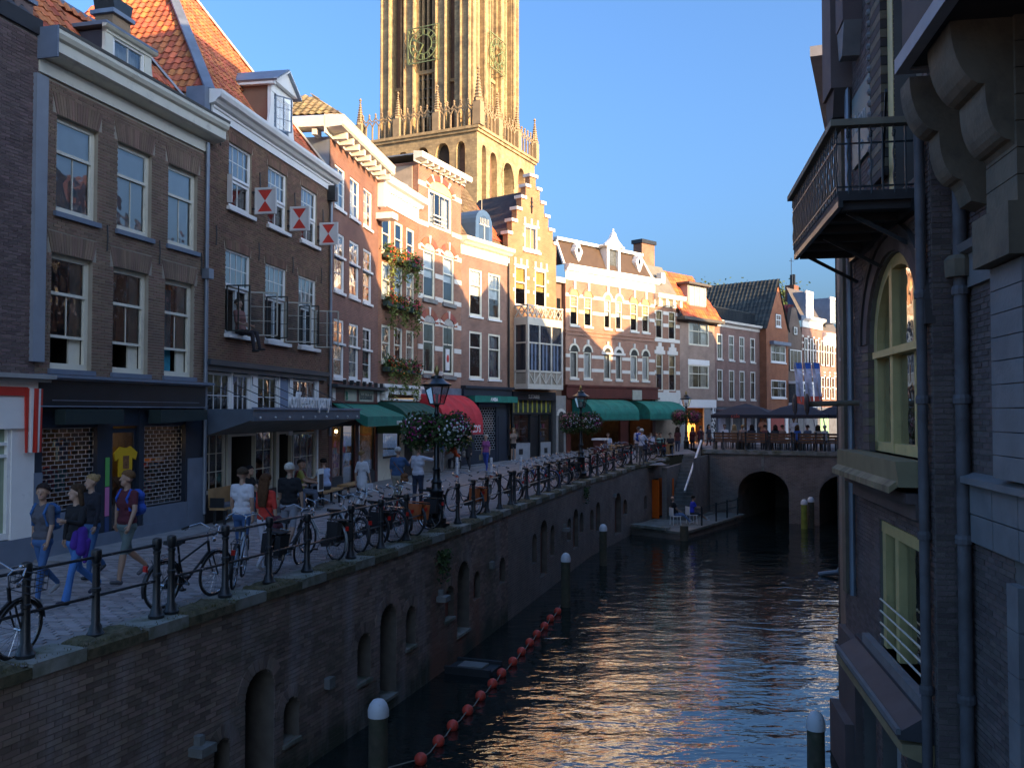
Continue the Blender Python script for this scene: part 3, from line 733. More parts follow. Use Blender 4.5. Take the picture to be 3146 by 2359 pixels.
def tile_roof(h,poly,mt,tw=.23,tl=.30,ind=0,holes=(),seed=1):
    """pantiles on the sloping quad poly=[bl,br,tr,tl] (local coords)"""
    bl,br_,tr,tl_=[Vector(p) for p in poly]
    U=(br_-bl).normalized(); nrm=U.cross((tl_-bl)).normalized()
    if nrm.z<0: nrm=-nrm
    V=nrm.cross(U)
    if V.dot(tl_-bl)<0: V=-V
    P=[((p-bl).dot(U),(p-bl).dot(V)) for p in (bl,br_,tr,tl_)]
    vmax=max(p[1] for p in P); rr=random.Random(seed)
    def span(v):
        xs=[]
        for i in range(4):
            (a,b),(c,d)=P[i],P[(i+1)%4]
            if (b-v)*(d-v)<=0 and abs(b-d)>1e-6: xs.append(a+(c-a)*(v-b)/(d-b))
        return (min(xs),max(xs)) if len(xs)>1 else None
    base=M(); base.quad(*[tuple(p-nrm*.02) for p in (bl,br_,tr,tl_)]); base.ob('roof_boarding',mt,h)
    prof=[(0,.0),(.18,.030),(.38,.040),(.55,.020),(.75,-.004),(1.02,.004)]
    m=M(); cnt=0; out=[]
    v=0.0
    while v<vmax-.05:
        s=span(min(v+tl*.5,vmax-.01)); 
        if not s: break
        n=int((s[1]-s[0])/tw)
        for i in range(n+1):
            u=math.floor(s[0]/tw)*tw+i*tw
            if u<s[0]-.02 or u+tw>s[1]+.08: continue
            c=bl+U*(u+tw/2)+V*(v+tl/2)
            if any(a<c.x<b and e<c.z<g for a,b,e,g in holes): continue
            out.append((u,v,rr.uniform(-.006,.006)))
        v+=tl*.86
    vs=[]
    def tile(mm,u,v,dz,frame=True):
        A=[];B=[]
        for a,b in prof:
            A.append(bl+U*(u+a*tw)+V*(v-.02)+nrm*(b+.035+dz)); B.append(bl+U*(u+a*tw)+V*(v+tl)+nrm*(b+.006+dz))
        C=[p-nrm*.018 for p in A]
        k=len(prof)
        mm.add([tuple(x) for x in A+B+C],[(i,i+1,k+i+1,k+i) for i in range(k-1)]+[(2*k+i,2*k+i+1,i+1,i) for i in range(k-1)])
    if ind:
        mm=M()
        A=[];B=[]
        for a,b in prof: A.append((a*tw,-.02,b+.035)); B.append((a*tw,tl,b+.006))
        C=[(x,y,z-.018) for x,y,z in A]; k=len(prof)
        mm.add(A+B+C,[(i,i+1,k+i+1,k+i) for i in range(k-1)]+[(2*k+i,2*k+i+1,i+1,i) for i in range(k-1)])
        me=mm.mesh('roof_tile'); me.materials.append(mt)
        rot=Matrix((U,V,nrm)).transposed().to_euler()
        out.sort(key=lambda t:t[1])
    for q,(u,v,dz) in enumerate(out):
        if q<ind:
            o=link('roof_tile',me,h); o.location=bl+U*u+V*v+nrm*dz; o.rotation_euler=rot
        else: tile(m,u,v,dz)
    if m.v: m.ob('roof_tiles',mt,h,kind='stuff')
def text(h,s,size,loc,mt,name='lettering',ext=.01,rot=(math.pi/2,0,0),align='LEFT',sx=1.0,bold=0.0):
    cu=bpy.data.curves.new(name,'FONT'); cu.body=s; cu.size=size; cu.extrude=ext; cu.align_x=align; cu.offset=bold; cu.resolution_u=3
    o=bpy.data.objects.new('tmp',cu); COL.objects.link(o); dg=bpy.context.evaluated_depsgraph_get()
    me=bpy.data.meshes.new_from_object(o.evaluated_get(dg)); bpy.data.objects.remove(o)
    me.materials.clear(); me.materials.append(mt)
    t=link(name,me,h); t.location=loc; t.rotation_euler=rot; t.scale=(sx,1,1); return t
def awning(h,u0,u1,z1,z0,out,mt,curve=True,val=.22,name='awning',scallop=False):
    """hooded awning: quarter-round or sloping sheet with closed sides and a valance"""
    n=9 if curve else 1; prof=[]
    for i in range(n+1):
        t=i/n
        if curve: a=t*math.pi/2; prof.append((out*math.sin(a)**1.0,z0+val+(z1-z0-val)*math.cos(a)))
        else: prof.append((out*t,z1+(z0+val-z1)*t))
    prof.append((out+.005,z0))
    m=M(); k=len(prof)
    nb=max(2,int((u1-u0)/.75)); sub_=4; NU=nb*sub_
    if scallop: prof[-1]=(prof[-1][0],z0+.03)
    cols=[]
    for c in range(NU+1):
        sg=math.sin(math.pi*(c%sub_)/sub_)*.035
        cols.append([(u0+(u1-u0)*c/NU,-p-.02+sg*.4*(0<i<k-2),z-sg*(0<i<k-2)) for i,(p,z) in enumerate(prof)])
    m.add([v for c in cols for v in c],[(c*k+i,(c+1)*k+i,(c+1)*k+i+1,c*k+i+1) for c in range(NU) for i in range(k-1)])
    if curve:
        for x in (u0,u1): m.add([(x,-p-.02,z) for p,z in prof]+[(x,-.02,z0)],[list(range(k+1))])
    else:
        for x in (u0,u1): m.add([(x,-prof[i][0]-.02,prof[i][1]) for i in range(k)]+[(x,-out*.9,z0+.05)],[list(range(k+1))])
    o=m.ob(name,mt,h)
    md=o.modifiers.new('thickness','SOLIDIFY'); md.thickness=.012
    for c in range(1,nb): M().tube([(x,y-.006,z+.004) for x,y,z in cols[c*sub_]],.007,4).ob('seam',mt,o)
    if scallop:
        m=M(); q=int((u1-u0)/.16)
        for i in range(q):
            a=u0+(u1-u0)*i/q; b=u0+(u1-u0)*(i+1)/q; m.add([(a,-out-.026,z0+.03),(b,-out-.026,z0+.03),(b-.02,-out-.026,z0-.03),((a+b)/2,-out-.026,z0-.05),(a+.02,-out-.026,z0-.03)],[(0,1,2,3,4)])
        m.ob('scalloped_edge',mt,o)
    M().tube([(u0,-out-.02,z0+.02),(u1,-out-.02,z0+.02)],.018,6).ob('front_bar',ironblk,o)
    return o
def shutter_grid(h,u0,u1,z0,z1,mt,dz=.085,du=.21,y=.06):
    m=M(); n=int((z1-z0)/dz); t=.0065
    for i in range(n+1):
        z=z0+(z1-z0)*i/n; m.box(u0,u1,y,y+.014,z-t,z+t)
        if i<n:
            k=int((u1-u0)/du); off=.5 if i%2 else 0
            for q in range(k+1):
                x=u0+(q+off)*(u1-u0)/k
                if u0<=x<=u1: m.box(x-.005,x+.005,y+.002,y+.012,z,z+(z1-z0)/n)
    return m.ob('roller_shutter',mt,h)
shutterm=mat('shutter_steel',(.55,.57,.58),.4,.5,var=.1)
bulb=emis('warm_bulb',(1.0,.62,.25),9.0)
# ---------------------------------------------------------------- house 0 : dark brick, white shopfront with red scrolls (cut by the frame)
b0=house('dark_brick_house','dark purple brick house with white shopfront and red scroll brackets',(-10.14,12.55),.252)
W0=4.66; bm0=mat('purple_brick',(.16,.11,.105),.85,var=.3,vscale=1.2,rand=.28,bump=.4,dirt=(.14,.11,.10),dscale=.7,thr=(.5,.8)); mo0=mat('mortar_grey',(.30,.275,.245),.95,var=.2)
ops0=[(2.2,3.3,4.3,6.2),(2.2,3.3,7.2,9.0)]
wall_sheet(W0,3.5,9.95,ops0).ob('wall',mo0,b0); bricks(b0,W0,3.5,9.95,ops0,bm0,seed=21,ind=200)
shell(b0,W0,0,9.95,6,mo0); 
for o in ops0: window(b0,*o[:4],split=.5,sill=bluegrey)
part(b0,'eaves_board',mat('black_tar',(.03,.03,.033),.7),(0,W0+.02,-.06,.3,9.95,10.25))
tile_roof(b0,[(0,.0,10.2),(W0,.0,10.2),(W0,2.2,12.9),(0,2.2,12.9)],mat('dark_slate',(.05,.052,.06),.6,var=.2,rand=.25),tw=.25)
part(b0,'shopfront',white,(0,3.6,-.02,.1,2.55,3.42),(4.1,W0-.01,-.05,.12,.0,2.5),(3.4,W0+.05,-.10,.1,2.5,3.42))
part(b0,'shop_window',mat('pale_green_glass',(.28,.36,.26),.15,var=.1),(0,4.1,.04,.06,.62,2.5))
part(b0,'window_frame',white,(0,4.1,-.02,.04,.50,.62),(0,4.1,-.02,.04,1.98,2.04),(0,4.1,-.02,.04,2.2,2.26),(4.02,4.1,-.03,.04,.6,2.5))
part(b0,'plinth',bluegrey,(0,W0+.02,-.06,.1,0,.48))
red=mat('signal_red_paint',(.62,.04,.025),.4,var=.08)
part(b0,'ledge',mat('stone_ledge',(.35,.35,.34),.8),(0,W0+.25,-.30,0,3.42,3.50),(0,W0+.2,-.22,0,3.36,3.42))
part(b0,'red_fascia',red,(0,W0-.28,-.13,-.10,3.1,3.26))
m=M()
for k,(a,c) in enumerate(((0,red),(1,white),(2,red),(3,white),(4,red))):
    u=W0-.34+k*.085
    mm=M(); mm.prism([(u,3.24),(u+.08,3.24),(u+.07,2.75),(u+.055+.01*k*0,2.05),(u+.035,2.05),(u+.01,2.75)],-.20+abs(k-2)*.03,-.10); mm.ob('scroll_bracket',c,b0)
part(b0,'grey_pilaster',mat('grey_render',(.27,.30,.34),.7,var=.1),(W0-.14,W0+.16,-.09,.0,3.75,9.2))
# ---------------------------------------------------------------- house 1
B1=((-9.01,17.07),.252); b1=house('brown_brick_house','brown brick house with six tall cream sash windows and a dark shuttered shop',*B1)
W1=5.55; bm1=mat('brown_brick',(.25,.162,.112),.85,var=.15,vscale=1.5,rand=.22,bump=.4,dirt=(.17,.115,.085),dscale=.6); mo1=mat('mortar_warm',(.38,.33,.26),.95,var=.15)
t1=[(.49,1.67),(2.28,3.45),(4.05,5.23)]; l1=[(.40,1.56),(2.19,3.38),(3.97,5.14)]
ops1=[(a,b,6.71,8.61) for a,b in t1]+[(a,b,3.64,5.90) for a,b in l1]
fa1=[(a-.11,b+.11,8.61,9.03) for a,b in t1]+[(a-.11,b+.11,5.90,6.32) for a,b in l1]
wall_sheet(W1,3.45,9.30,ops1).ob('wall',mo1,b1); bricks(b1,W1,3.45,9.27,ops1+fa1,bm1,seed=2)
shell(b1,W1,0,9.9,6,mo1)
for a,b,z,_ in fa1: flat_arch(b1,a+.11,b-.11,z+.005,bm1,.40)
for a,b in t1:
    w=window(b1,a,b,6.71,8.61,cream,split=7.92,cu=1,cl=2,inner='none',sill=bluegrey,fw=.10); part(w,'blind',mat('sky_white_blind',(.78,.86,.92),.7,var=.06),(a+.05,b-.05,.175,.18,6.75,8.56))
for k,(a,b) in enumerate(l1):
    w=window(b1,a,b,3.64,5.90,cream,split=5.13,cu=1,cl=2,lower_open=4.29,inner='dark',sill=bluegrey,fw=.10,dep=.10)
    M().box(b-.42,b-.10,.2,.24,3.75,5.8).ob('inner_shutter',cream,w)
    if k==2:
        M().box(a+.12,b-.5,.3,.32,3.75,5.7).ob('curtain',mat('turquoise_curtain',(.02,.30,.42),.8,var=.3,vscale=5),w)
for u in (.18,1.95,3.72,5.38): wall_anchor(b1,u,6.45)
cornice(b1,W1+.08,[(0,9.27),(.05,9.27),(.05,9.54),(.0,9.56)],cream,name='frieze_board',u0=-.02)
cornice(b1,W1+.35,[(.0,9.56),(.30,9.62),(.36,9.66),(.36,9.86),(.42,9.90),(.46,9.98),(.46,10.08),(.30,10.10),(.0,10.02)],cream,u0=-.02)
cornice(b1,W1+.36,[(.30,10.06),(.47,10.06),(.48,10.12),(.30,10.13)],mat('gutter_dark',(.10,.095,.08),.6),u0=-.02,name='gutter')
part(b1,'gutter_end',bluegrey,(-.06,-.02,-.47,.2,9.5,10.1))
orange_t=mat('orange_pantile',(.50,.14,.055),.75,var=.2,vscale=1.5,rand=.30,bump=.2,dirt=(.20,.08,.05),dscale=1.6)
z0=10.05
tile_roof(b1,[(0,.1,z0),(W1,.1,z0),(W1-1.05,1.1,z0+1.5),(0,1.1,z0+1.5)],orange_t,ind=300,holes=[(1.7,3.6,9,11.3)],seed=3)
part(b1,'flat_roof',leadm,(0,W1-1.0,1.05,6,11.50,11.58))
M().quad((W1,.1,z0),(W1,6,z0),(W1-1.05,6,z0+1.5),(W1-1.05,1.1,z0+1.5)).ob('side_slope',leadm,b1)
M().bar((W1,.08,z0+.03),(W1-1.05,1.08,z0+1.53),.22,.05).ob('hip_flashing',leadm,b1)
M().bar((W1+.08,-.1,z0-.02),(W1+.08,3.0,z0-.02),.5,.06).ob('valley_gutter',leadm,b1)
# dormer
d1=part(b1,'dormer',cream,(1.82,2.06,-.02,.06,10.12,10.86),(3.12,3.36,-.02,.06,10.12,10.86),(1.82,3.36,-.04,.06,10.80,10.94),(1.95,3.2,-.02,.06,10.1,10.16))
M().prism([(1.70,10.12),(1.84,10.12),(1.84,10.75),(1.80,10.5)],-.02,.04).ob('scroll',cream,d1); M().prism([(3.34,10.12),(3.50,10.12),(3.40,10.4),(3.34,10.75)],-.02,.04).ob('scroll',cream,d1)
for u in (1.84,3.34): M().add([(u,.02,10.1),(u,1.3,10.86),(u,.02,10.86)],[(0,1,2)]).ob('cheek',mat('cheek_black',(.05,.055,.07),.6),d1)
part(d1,'roof',bluegrey,(1.72,3.46,-.12,1.5,10.92,11.0)); cornice(d1,3.46,[(.02,10.86),(.10,10.88),(.14,10.93),(.02,10.95)],cream,u0=1.72,name='moulding')
window(b1,2.08,3.12,10.16,10.80,white,cu=2,inner='drape',dep=.0,fw=.05)
ch=part(b1,'chimney',bm1,(4.1,4.75,1.6,2.1,10.6,12.35)); part(ch,'cap',leadm,(4.02,4.83,1.52,2.18,12.35,12.45)); M().prism([(4.1,12.45),(4.7,12.45),(4.78,12.75),(4.02,12.75)],1.55,2.1).ob('cowl',ironblk,ch)
ch=part(b1,'chimney',bm0,(-.5,-.05,.1,.8,9.6,10.55)); part(ch,'cap',leadm,(-.56,.02,.05,.85,10.55,10.63))
# shop 1
dkpanel=mat('dark_fascia',(.010,.014,.020),.35,var=.3)
part(b1,'shop_ledge',bluegrey,(-.05,W1+.12,-.26,0,3.46,3.52),(0,W1,-.2,0,3.42,3.46))
part(b1,'fascia',dkpanel,(0,W1,-.12,.1,2.92,3.42)); part(b1,'fascia_trim',bluegrey,(.35,5.2,-.135,-.12,3.02,3.035),(0,W1-.1,-.16,-.12,2.9,2.925))
awm=mat('dark_green_awning',(.012,.026,.024),.8)
part(b1,'awning_box',awm,(.45,2.15,-.34,-.10,2.56,2.86)); M().prism([(3.3,2.86),(5.1,2.86),(5.1,2.62),(3.3,2.55)],-.42,-.10).ob('awning_box',awm,b1)
parts(b1,'shop_wall',navy,(0,.2,-.04,.1,0,2.92),(1.75,2.22,-.02,.1,0,2.92),(3.1,3.27,-.02,.1,0,2.92),(4.8,W1,-.04,.1,0,2.92),(.2,4.8,.0,.1,2.5,2.92),(.2,1.75,0,.1,0,.85),(3.27,4.8,0,.1,0,.68))
parts(b1,'plinth',bluegrey,(-.02,.19,-.07,-.04,0,1.66),(4.88,W1+.02,-.07,-.04,0,1.69),(.19,1.78,-.05,0,0,.84),(3.25,4.88,-.05,0,0,.67),(.0,4.88,-.06,-.05,0,.3))
for (a,b,c,d,k) in ((.2,1.75,.86,2.5,0),(3.27,4.8,.69,2.5,1)):
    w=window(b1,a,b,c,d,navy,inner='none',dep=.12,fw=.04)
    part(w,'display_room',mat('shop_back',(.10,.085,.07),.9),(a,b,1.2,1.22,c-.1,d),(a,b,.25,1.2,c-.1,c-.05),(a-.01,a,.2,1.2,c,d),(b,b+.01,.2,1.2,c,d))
    shutter_grid(b1,a+.02,b-.02,c+.02,d-.02,shutterm)
    rk=random.Random(4+k)
    cols=[(.6,.08,.05),(.08,.2,.45),(.55,.5,.45),(.65,.25,.05),(.1,.35,.4),(.45,.1,.2),(.6,.6,.62)]
    for q in range(9 if k==0 else 16):
        x=rk.uniform(a+.15,b-.15); z=rk.uniform(c+.1,d-.5); cc=cols[q%7]; mk=mat('wares_%d'%(q%7),cc,.8,var=.2)
        if k==0: M().prism([(x-.14,z),(x+.14,z),(x+.14,z+.34),(x+.24,z+.30),(x+.2,z+.44),(x+.06,z+.46),(x-.06,z+.46),(x-.2,z+.44),(x-.24,z+.30),(x-.14,z+.34)],.5,.56).ob('hanging_shirt',mk,w)
        else: part(w,'display_item',mk,(x-.07,x+.07,.4+.2*rk.random(),.75,z*.6+.5,z*.6+.5+.09))
    for q in range(2): M().sphere((a+.2+q*.45,.6,d-.42),.035,8,5).ob('spot_bulb',bulb,w)
dr=part(b1,'shop_door',navy,(2.22,2.30,.06,.1,.1,2.45),(3.02,3.1,.06,.1,.1,2.45),(2.22,3.1,.06,.1,2.36,2.45),(2.30,3.02,.06,.1,.1,.3))
M().quad((2.3,.08,.3),(3.02,.08,.3),(3.02,.08,2.36),(2.3,.08,2.36)).ob('pane',GLASS,dr)
part(dr,'room',mat('shop_back',(.1,.085,.07)),(2.2,3.12,1.5,1.52,0,2.5),(2.2,2.21,.1,1.5,0,2.5),(3.11,3.12,.1,1.5,0,2.5)); M().sphere((2.68,.9,2.12),.05,8,6).ob('bulb',bulb,dr)
for q,c in enumerate(((.10,.42,.10),(.6,.18,.38),(.03,.06,.16))): part(dr,'sticker_strip',mat('strip_%d'%q,c,.5),(2.0,2.12,-.035,-.022,1.85-.62*q-.6,1.85-.62*q))
downpipe(b1,W1-.03,.3,9.5); part(b1,'hopper',zinc,(W1-.13,W1+.08,-.22,-.02,6.1,6.35))
ts=thing('yellow_tshirt','yellow T-shirt with a brown print hanging in the shop doorway','shirt',tuple(b1.location),b1.rotation_euler[2])
m=M(); m.prism([(2.44,1.42),(2.86,1.42),(2.87,1.82),(2.99,1.76),(3.04,1.92),(2.82,2.06),(2.72,2.03),(2.60,2.03),(2.48,2.06),(2.28,1.92),(2.33,1.76),(2.44,1.82)],-.02,.02); m.ob('cloth',mat('yellow_cloth',(.72,.42,.01),.85,var=.06),ts)
part(ts,'print',mat('brown_print',(.22,.09,.03),.8,var=.5,vscale=25),(2.56,2.76,-.024,-.02,1.58,1.86)); M().tube([(2.65,0,2.03),(2.65,0,2.2)],.006,5).ob('hanger',ironblk,ts)
# ---------------------------------------------------------------- house 2 : coffee house
B2=((-7.66,22.45),.1755); b2=house('coffee_house','dark brick coffee house with red hourglass shutters and white glazed ground floor',*B2)
W2=8.39; bm2=mat('dark_brown_brick',(.20,.115,.072),.85,var=.25,vscale=.9,rand=.28,bump=.4,dirt=(.26,.105,.07),dscale=.6,thr=(.5,.72)); mo2=mat('mortar_tan',(.38,.31,.22),.95,var=.15)
t2=[(1.22,2.54),(3.58,4.89),(5.95,7.25)]; l2=[(1.10,2.49),(3.46,4.86),(5.80,7.18)]
ops2=[(a,b,8.2,9.93) for a,b in t2]+[(a,b,4.85,7.07) for a,b in l2]
fa2=[(a-.08,b+.08,9.93,10.18) for a,b in t2]+[(a-.08,b+.08,7.07,7.32) for a,b in l2]
wall_sheet(W2,4.1,10.35,ops2).ob('wall',mo2,b2); bricks(b2,W2,4.1,10.33,ops2+fa2,bm2,seed=4)
shell(b2,W2,2.5,10.8,7,mo2)
for a,b,z,_ in fa2: flat_arch(b2,a+.08,b-.08,z+.005,bm2,.24,20,.06)
hgm=mat('shutter_white',(.66,.63,.60),.5,var=.06); 
for k,(a,b) in enumerate(t2):
    window(b2,a,b,9.0,9.93,white,cu=4,ru=2,inner='blind',im=mat('grey_net',(.5,.55,.62),.9,var=.1),fw=.06,dep=.05)
    w=window(b2,a,b,8.2,9.0,white,cu=2,ru=1,inner='dark',fw=.09,dep=.06,glass=True)
    for q in range(2):
        x0=a+.09+(b-a-.18)*q/2; x1=x0+(b-a-.18)/2
        part(w,'dark_casement',darkgreen,*[(x0+.06+(x1-x0-.12)*i/2-.01,x0+.06+(x1-x0-.12)*i/2+.01,.12,.14,8.3,8.95) for i in range(3)],(x0+.05,x1-.05,.12,.14,8.6,8.62))
    part(w,'sill',white,(a-.1,b+.15,-.10,.06,8.1,8.2))
    # shutter standing out from the right jamb
    s=M(); s.box(b+.08,b+.115,-.70,-.06,8.28,9.02); sh=s.ob('shutter',hgm,b2)
    for z_,d in ((8.95,-1),(8.35,1)):
        M().add([(b+.076,-.58,z_),(b+.076,-.16,z_),(b+.076,-.37,8.65)],[(0,1,2)]).ob('red_triangle',red,sh)
    part(sh,'back_ledge',hgm,(b+.06,b+.08,-.69,-.07,8.29,8.34),(b+.06,b+.08,-.69,-.07,8.96,9.01),(b+.06,b+.08,-.69,-.64,8.34,8.96),(b+.06,b+.08,-.12,-.07,8.34,8.96))
    part(sh,'hinge',ironblk,(b+.0,b+.1,-.08,-.02,8.4,8.44),(b+.0,b+.1,-.08,-.02,8.86,8.90))
    if k==0: part(b2,'shutter',hgm,(a-.11,a-.075,-.16,-.02,8.28,9.02))
def casement(h,u,ang,wd,z0,z1,mt,nm='open_casement'):
    dx,dy=math.cos(ang),-math.sin(ang)
    m=M(); P=lambda t,z:(u+dx*t,-.03+dy*t,z)
    for t in (0,.5,1): m.bar(P(wd*t,z0),P(wd*t,z1),.035 if t!=.5 else .018,.035)
    for i in range(4):
        z=z0+(z1-z0)*i/3; m.bar(P(0,z),P(wd,z),.03 if i in(0,3) else .016,.035 if i in (0,3) else .016)
    o=m.ob(nm,mt,h)
    for i in range(2):
        for j in range(3):
            M().quad(P(wd*i/2,z0+(z1-z0)*j/3),P(wd*(i+1)/2,z0+(z1-z0)*j/3),P(wd*(i+1)/2,z0+(z1-z0)*(j+1)/3),P(wd*i/2,z0+(z1-z0)*(j+1)/3)).ob('pane',GLASS,o)
blackp=mat('black_green_paint',(.015,.02,.018),.4); putty=mat('putty_paint',(.45,.43,.36),.5,var=.08)
for k,(a,b) in enumerate(l2):
    window(b2,a,b,6.12,7.07,white,cu=4,ru=2,inner='blind',im=mat('white_net',(.70,.76,.80),.9),fw=.05,dep=.03)
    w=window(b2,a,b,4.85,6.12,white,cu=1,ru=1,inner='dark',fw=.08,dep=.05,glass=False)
    part(w,'mullion',white,((a+b)/2-.04,(a+b)/2+.04,.05,.12,4.85,6.12)); part(w,'sill',white,(a-.06,b+.18,-.14,.05,4.75,4.85))
    casement(b2,a+.05,R_(82),.60,4.92,6.10,blackp); casement(b2,b-.02,R_(62),.72,4.92,6.10,putty)
for u in (.72,3.0,5.4,7.7):
    wall_anchor(b2,u,9.2,.7) if u>1 else wall_anchor(b2,u,10.0,.7)
for u in (.55,2.98,5.3,7.6): wall_anchor(b2,u,7.3,.5)
cornice(b2,W2+.15,[(0,10.31),(.05,10.31),(.05,10.50),(.08,10.52),(.08,10.58),(0,10.6)],white,name='frieze_board',u0=.28)
cornice(b2,W2+.3,[(0,10.58),(.16,10.62),(.22,10.70),(.30,10.74),(.34,10.84),(.34,10.92),(0,10.95)],white,u0=.18)
part(b2,'parapet_flank',leadm,(-.05,.25,0.0,.5,9.8,10.95))
# hipped roof
bl=(.25,.05,10.9); brp=(W2+.1,.05,10.9); T=3.95; zt=10.9+T*1.47
tile_roof(b2,[bl,brp,(W2+.1-T,T,zt),(.25+T,T,zt)],orange_t,ind=150,holes=[(3.5,5.4,10,12.2)],seed=5)
tile_roof(b2,[(.25,7.0,10.9),bl,(.25+T,T,zt),(.25+T,4.1,zt)],orange_t,ind=150,seed=6)
M().quad(brp,(W2+.1,7,10.9),(W2+.1-T,4.2,zt),(W2+.1-T,T,zt)).ob('back_slope',orange_t,b2)
M().bar((.2,0.0,10.95),(.2+T,T,zt+.05),.26,.06).ob('hip_flashing',leadm,b2); M().bar((W2+.12,0,10.95),(W2+.12-T,T,zt+.05),.24,.06).ob('hip_flashing',mat('hip_mortar',(.42,.38,.32),.9),b2)
# dormer 2
dz0=10.95
d2=part(b2,'dormer',white,(3.72,3.95,.0,.1,dz0,12.2),(5.02,5.25,.0,.1,dz0,12.2),(3.72,5.25,-.02,.1,12.15,12.42),(3.9,5.1,0,.1,dz0-.02,dz0+.1))
M().prism([(3.5,dz0),(3.74,dz0),(3.74,12.0),(3.68,11.5)],.0,.06).ob('scroll',white,d2); M().prism([(5.23,dz0),(5.46,dz0),(5.3,11.5),(5.23,12.0)],.0,.06).ob('scroll',white,d2)
for u in (3.76,5.21): M().add([(u,.05,dz0),(u,1.15,12.35),(u,.05,12.35)],[(0,1,2)]).ob('cheek',bm2,d2)
m=M(); apex=(4.48,-.25,12.98)
for a,b in (((3.58,-.25,12.40),(3.58,1.4,12.40)),((5.40,-.25,12.40),(5.40,1.4,12.40))): m.quad(a,apex,(4.48,1.6,12.98),b)
o=m.ob('roof',zinc,d2); md=o.modifiers.new('t','SOLIDIFY'); md.thickness=.05; md.offset=1
M().prism([(3.62,12.42),(5.36,12.42),(4.48,12.94)],-.16,.06).ob('pediment',white,d2); M().bar((3.58,-.2,12.42),(4.48,-.2,12.97),.10,.07).ob('moulding',white,d2); M().bar((5.38,-.2,12.42),(4.48,-.2,12.97),.10,.07).ob('moulding',white,d2)
part(d2,'side_eave',white,(3.60,3.74,-.15,1.1,12.32,12.42))
w=window(b2,3.95,5.02,dz0+.1,12.15,bluegrey,cu=4,ru=4,inner='drape',dep=.02,fw=.05)
casement(b2,4.0,R_(35),.52,dz0+.15,12.1,bluegrey)
# ground floor 2
part(b2,'dark_band',mat('slate_band',(.035,.045,.055),.5,var=.15),(0,W2-.4,-.20,.02,3.98,4.12),(0,W2-.45,-.12,.02,3.84,3.98))
for (a,b,c) in ((.13,1.45,3),(1.55,2.54,3),(2.97,4.36,3),(5.37,7.29,3)):
    window(b2,a,b,2.62,3.82,white,cu=c,ru=2,inner='curtain',fw=.07,dep=.0,im=mat('cafe_wall_warm',(.25,.19,.10),.9,var=.4))
part(b2,'blue_panel',mat('blue_panel',(.20,.26,.36),.6),(4.42,5.10,.0,.05,2.62,3.82))
parts(b2,'white_post',white,(0,.13,-.03,.06,.0,3.84),(1.45,1.55,-.03,.06,2.6,3.84),(2.54,2.97,-.04,.06,2.3,3.84),(4.36,4.44,-.04,.06,2.3,3.84),(5.10,5.37,-.04,.06,2.1,3.84),(7.29,7.42,-.04,.06,.5,3.84))
part(b2,'lintel',cream,(0,7.4,-.02,.08,2.30,2.62))
cafe=mat('cafe_frame',(.62,.58,.46),.5,var=.06)
for (a,b,c,d,cu,ru_) in ((.02,1.23,.74,2.28,3,3),(2.92,4.11,.60,2.32,2,3),(5.53,7.29,.62,2.18,3,2)):
    window(b2,a,b,c,d,cafe,cu=cu,ru=ru_,inner='dark',fw=.07,dep=.02)
for (a,b) in ((1.49,2.89),(4.45,5.33)):
    dr=part(b2,'door_frame',cafe,(a-.2,a,-.02,.1,0,2.3),(b,b+.06 if a>3 else b+.03,-.02,.1,0,2.3),(a,b,-.02,.1,2.15,2.3))
    part(dr,'door_room',darkroom,(a,b,.9,.92,0,2.3),(a-.01,a,.1,.9,0,2.3),(b,b+.01,.1,.9,0,2.3)); part(dr,'door_leaf',cafe,(a+.02,a+.06,.1,.8,.1,2.1))
parts(b2,'plinth',mat('cafe_plinth',(.05,.05,.055),.7),(0,1.3,-.03,.05,0,.74),(2.86,4.25,-.03,.05,0,.6),(5.38,7.4,-.03,.05,0,.62))
wall_sheet(1.1,0,4.1,[],f=lambda u,y,z:(u+7.3,y,z)).ob('pier',mo2,b2); bricks(b2,1.09,0,4.1,[],bm2,f=lambda u,y,z:(u+7.3,y,z),ind=0,seed=9)
cpm=mat('canopy_blue',(.085,.115,.15),.5,var=.15)
m=M(); m.box(.05,7.8,-1.32,-1.27,2.58,2.88); m.box(.05,7.8,-1.27,-.02,2.84,2.88); m.prism([(-1.27,2.60),(-1.27,2.84),(-.02,2.84),(-.02,2.2)],.05,.09,plane='yz'); m.prism([(-1.27,2.60),(-1.27,2.84),(-.02,2.84),(-.02,2.2)],7.76,7.8,plane='yz')
cp=m.ob('canopy',cpm,b2)
M().add([(.1,-1.26,2.60),(7.75,-1.26,2.60),(7.75,-.7,2.45),(.1,-.7,2.45),(.1,-.03,2.22),(7.75,-.03,2.22)],[(0,1,2,3),(3,2,5,4)]).ob('soffit',mat('canopy_soffit',(.22,.21,.18),.8),cp)
M().box(.0,7.85,-1.36,-1.30,2.86,2.92).ob('trim',bluegrey,cp)
for k in range(9): M().sphere((.35+k*.88,-1.37,2.66),.035,8,6).ob('bulb_holder',mat('steel_lamp',(.5,.5,.48),.3,.6),cp)
for u in (.15,1.48,2.6,4.0,5.05,6.9):
    M().tube([(u,-.06,3.78),(u,-.06,3.55),(u+.9 if u<6 else u+.6,-1.25,2.9)],.012,5).ob('stay_rod',ironblk,cp)
text(cp,'coffeecompany',.60,(2.15,-1.33,2.93),mat('sign_white',(.85,.85,.83),.4),sx=.80,ext=.035,bold=.012)
downpipe(b2,W2-.08,2.0,10.3); part(b2,'hopper',zinc,(W2-.12,W2+.12,-.2,-.02,10.0,10.25))
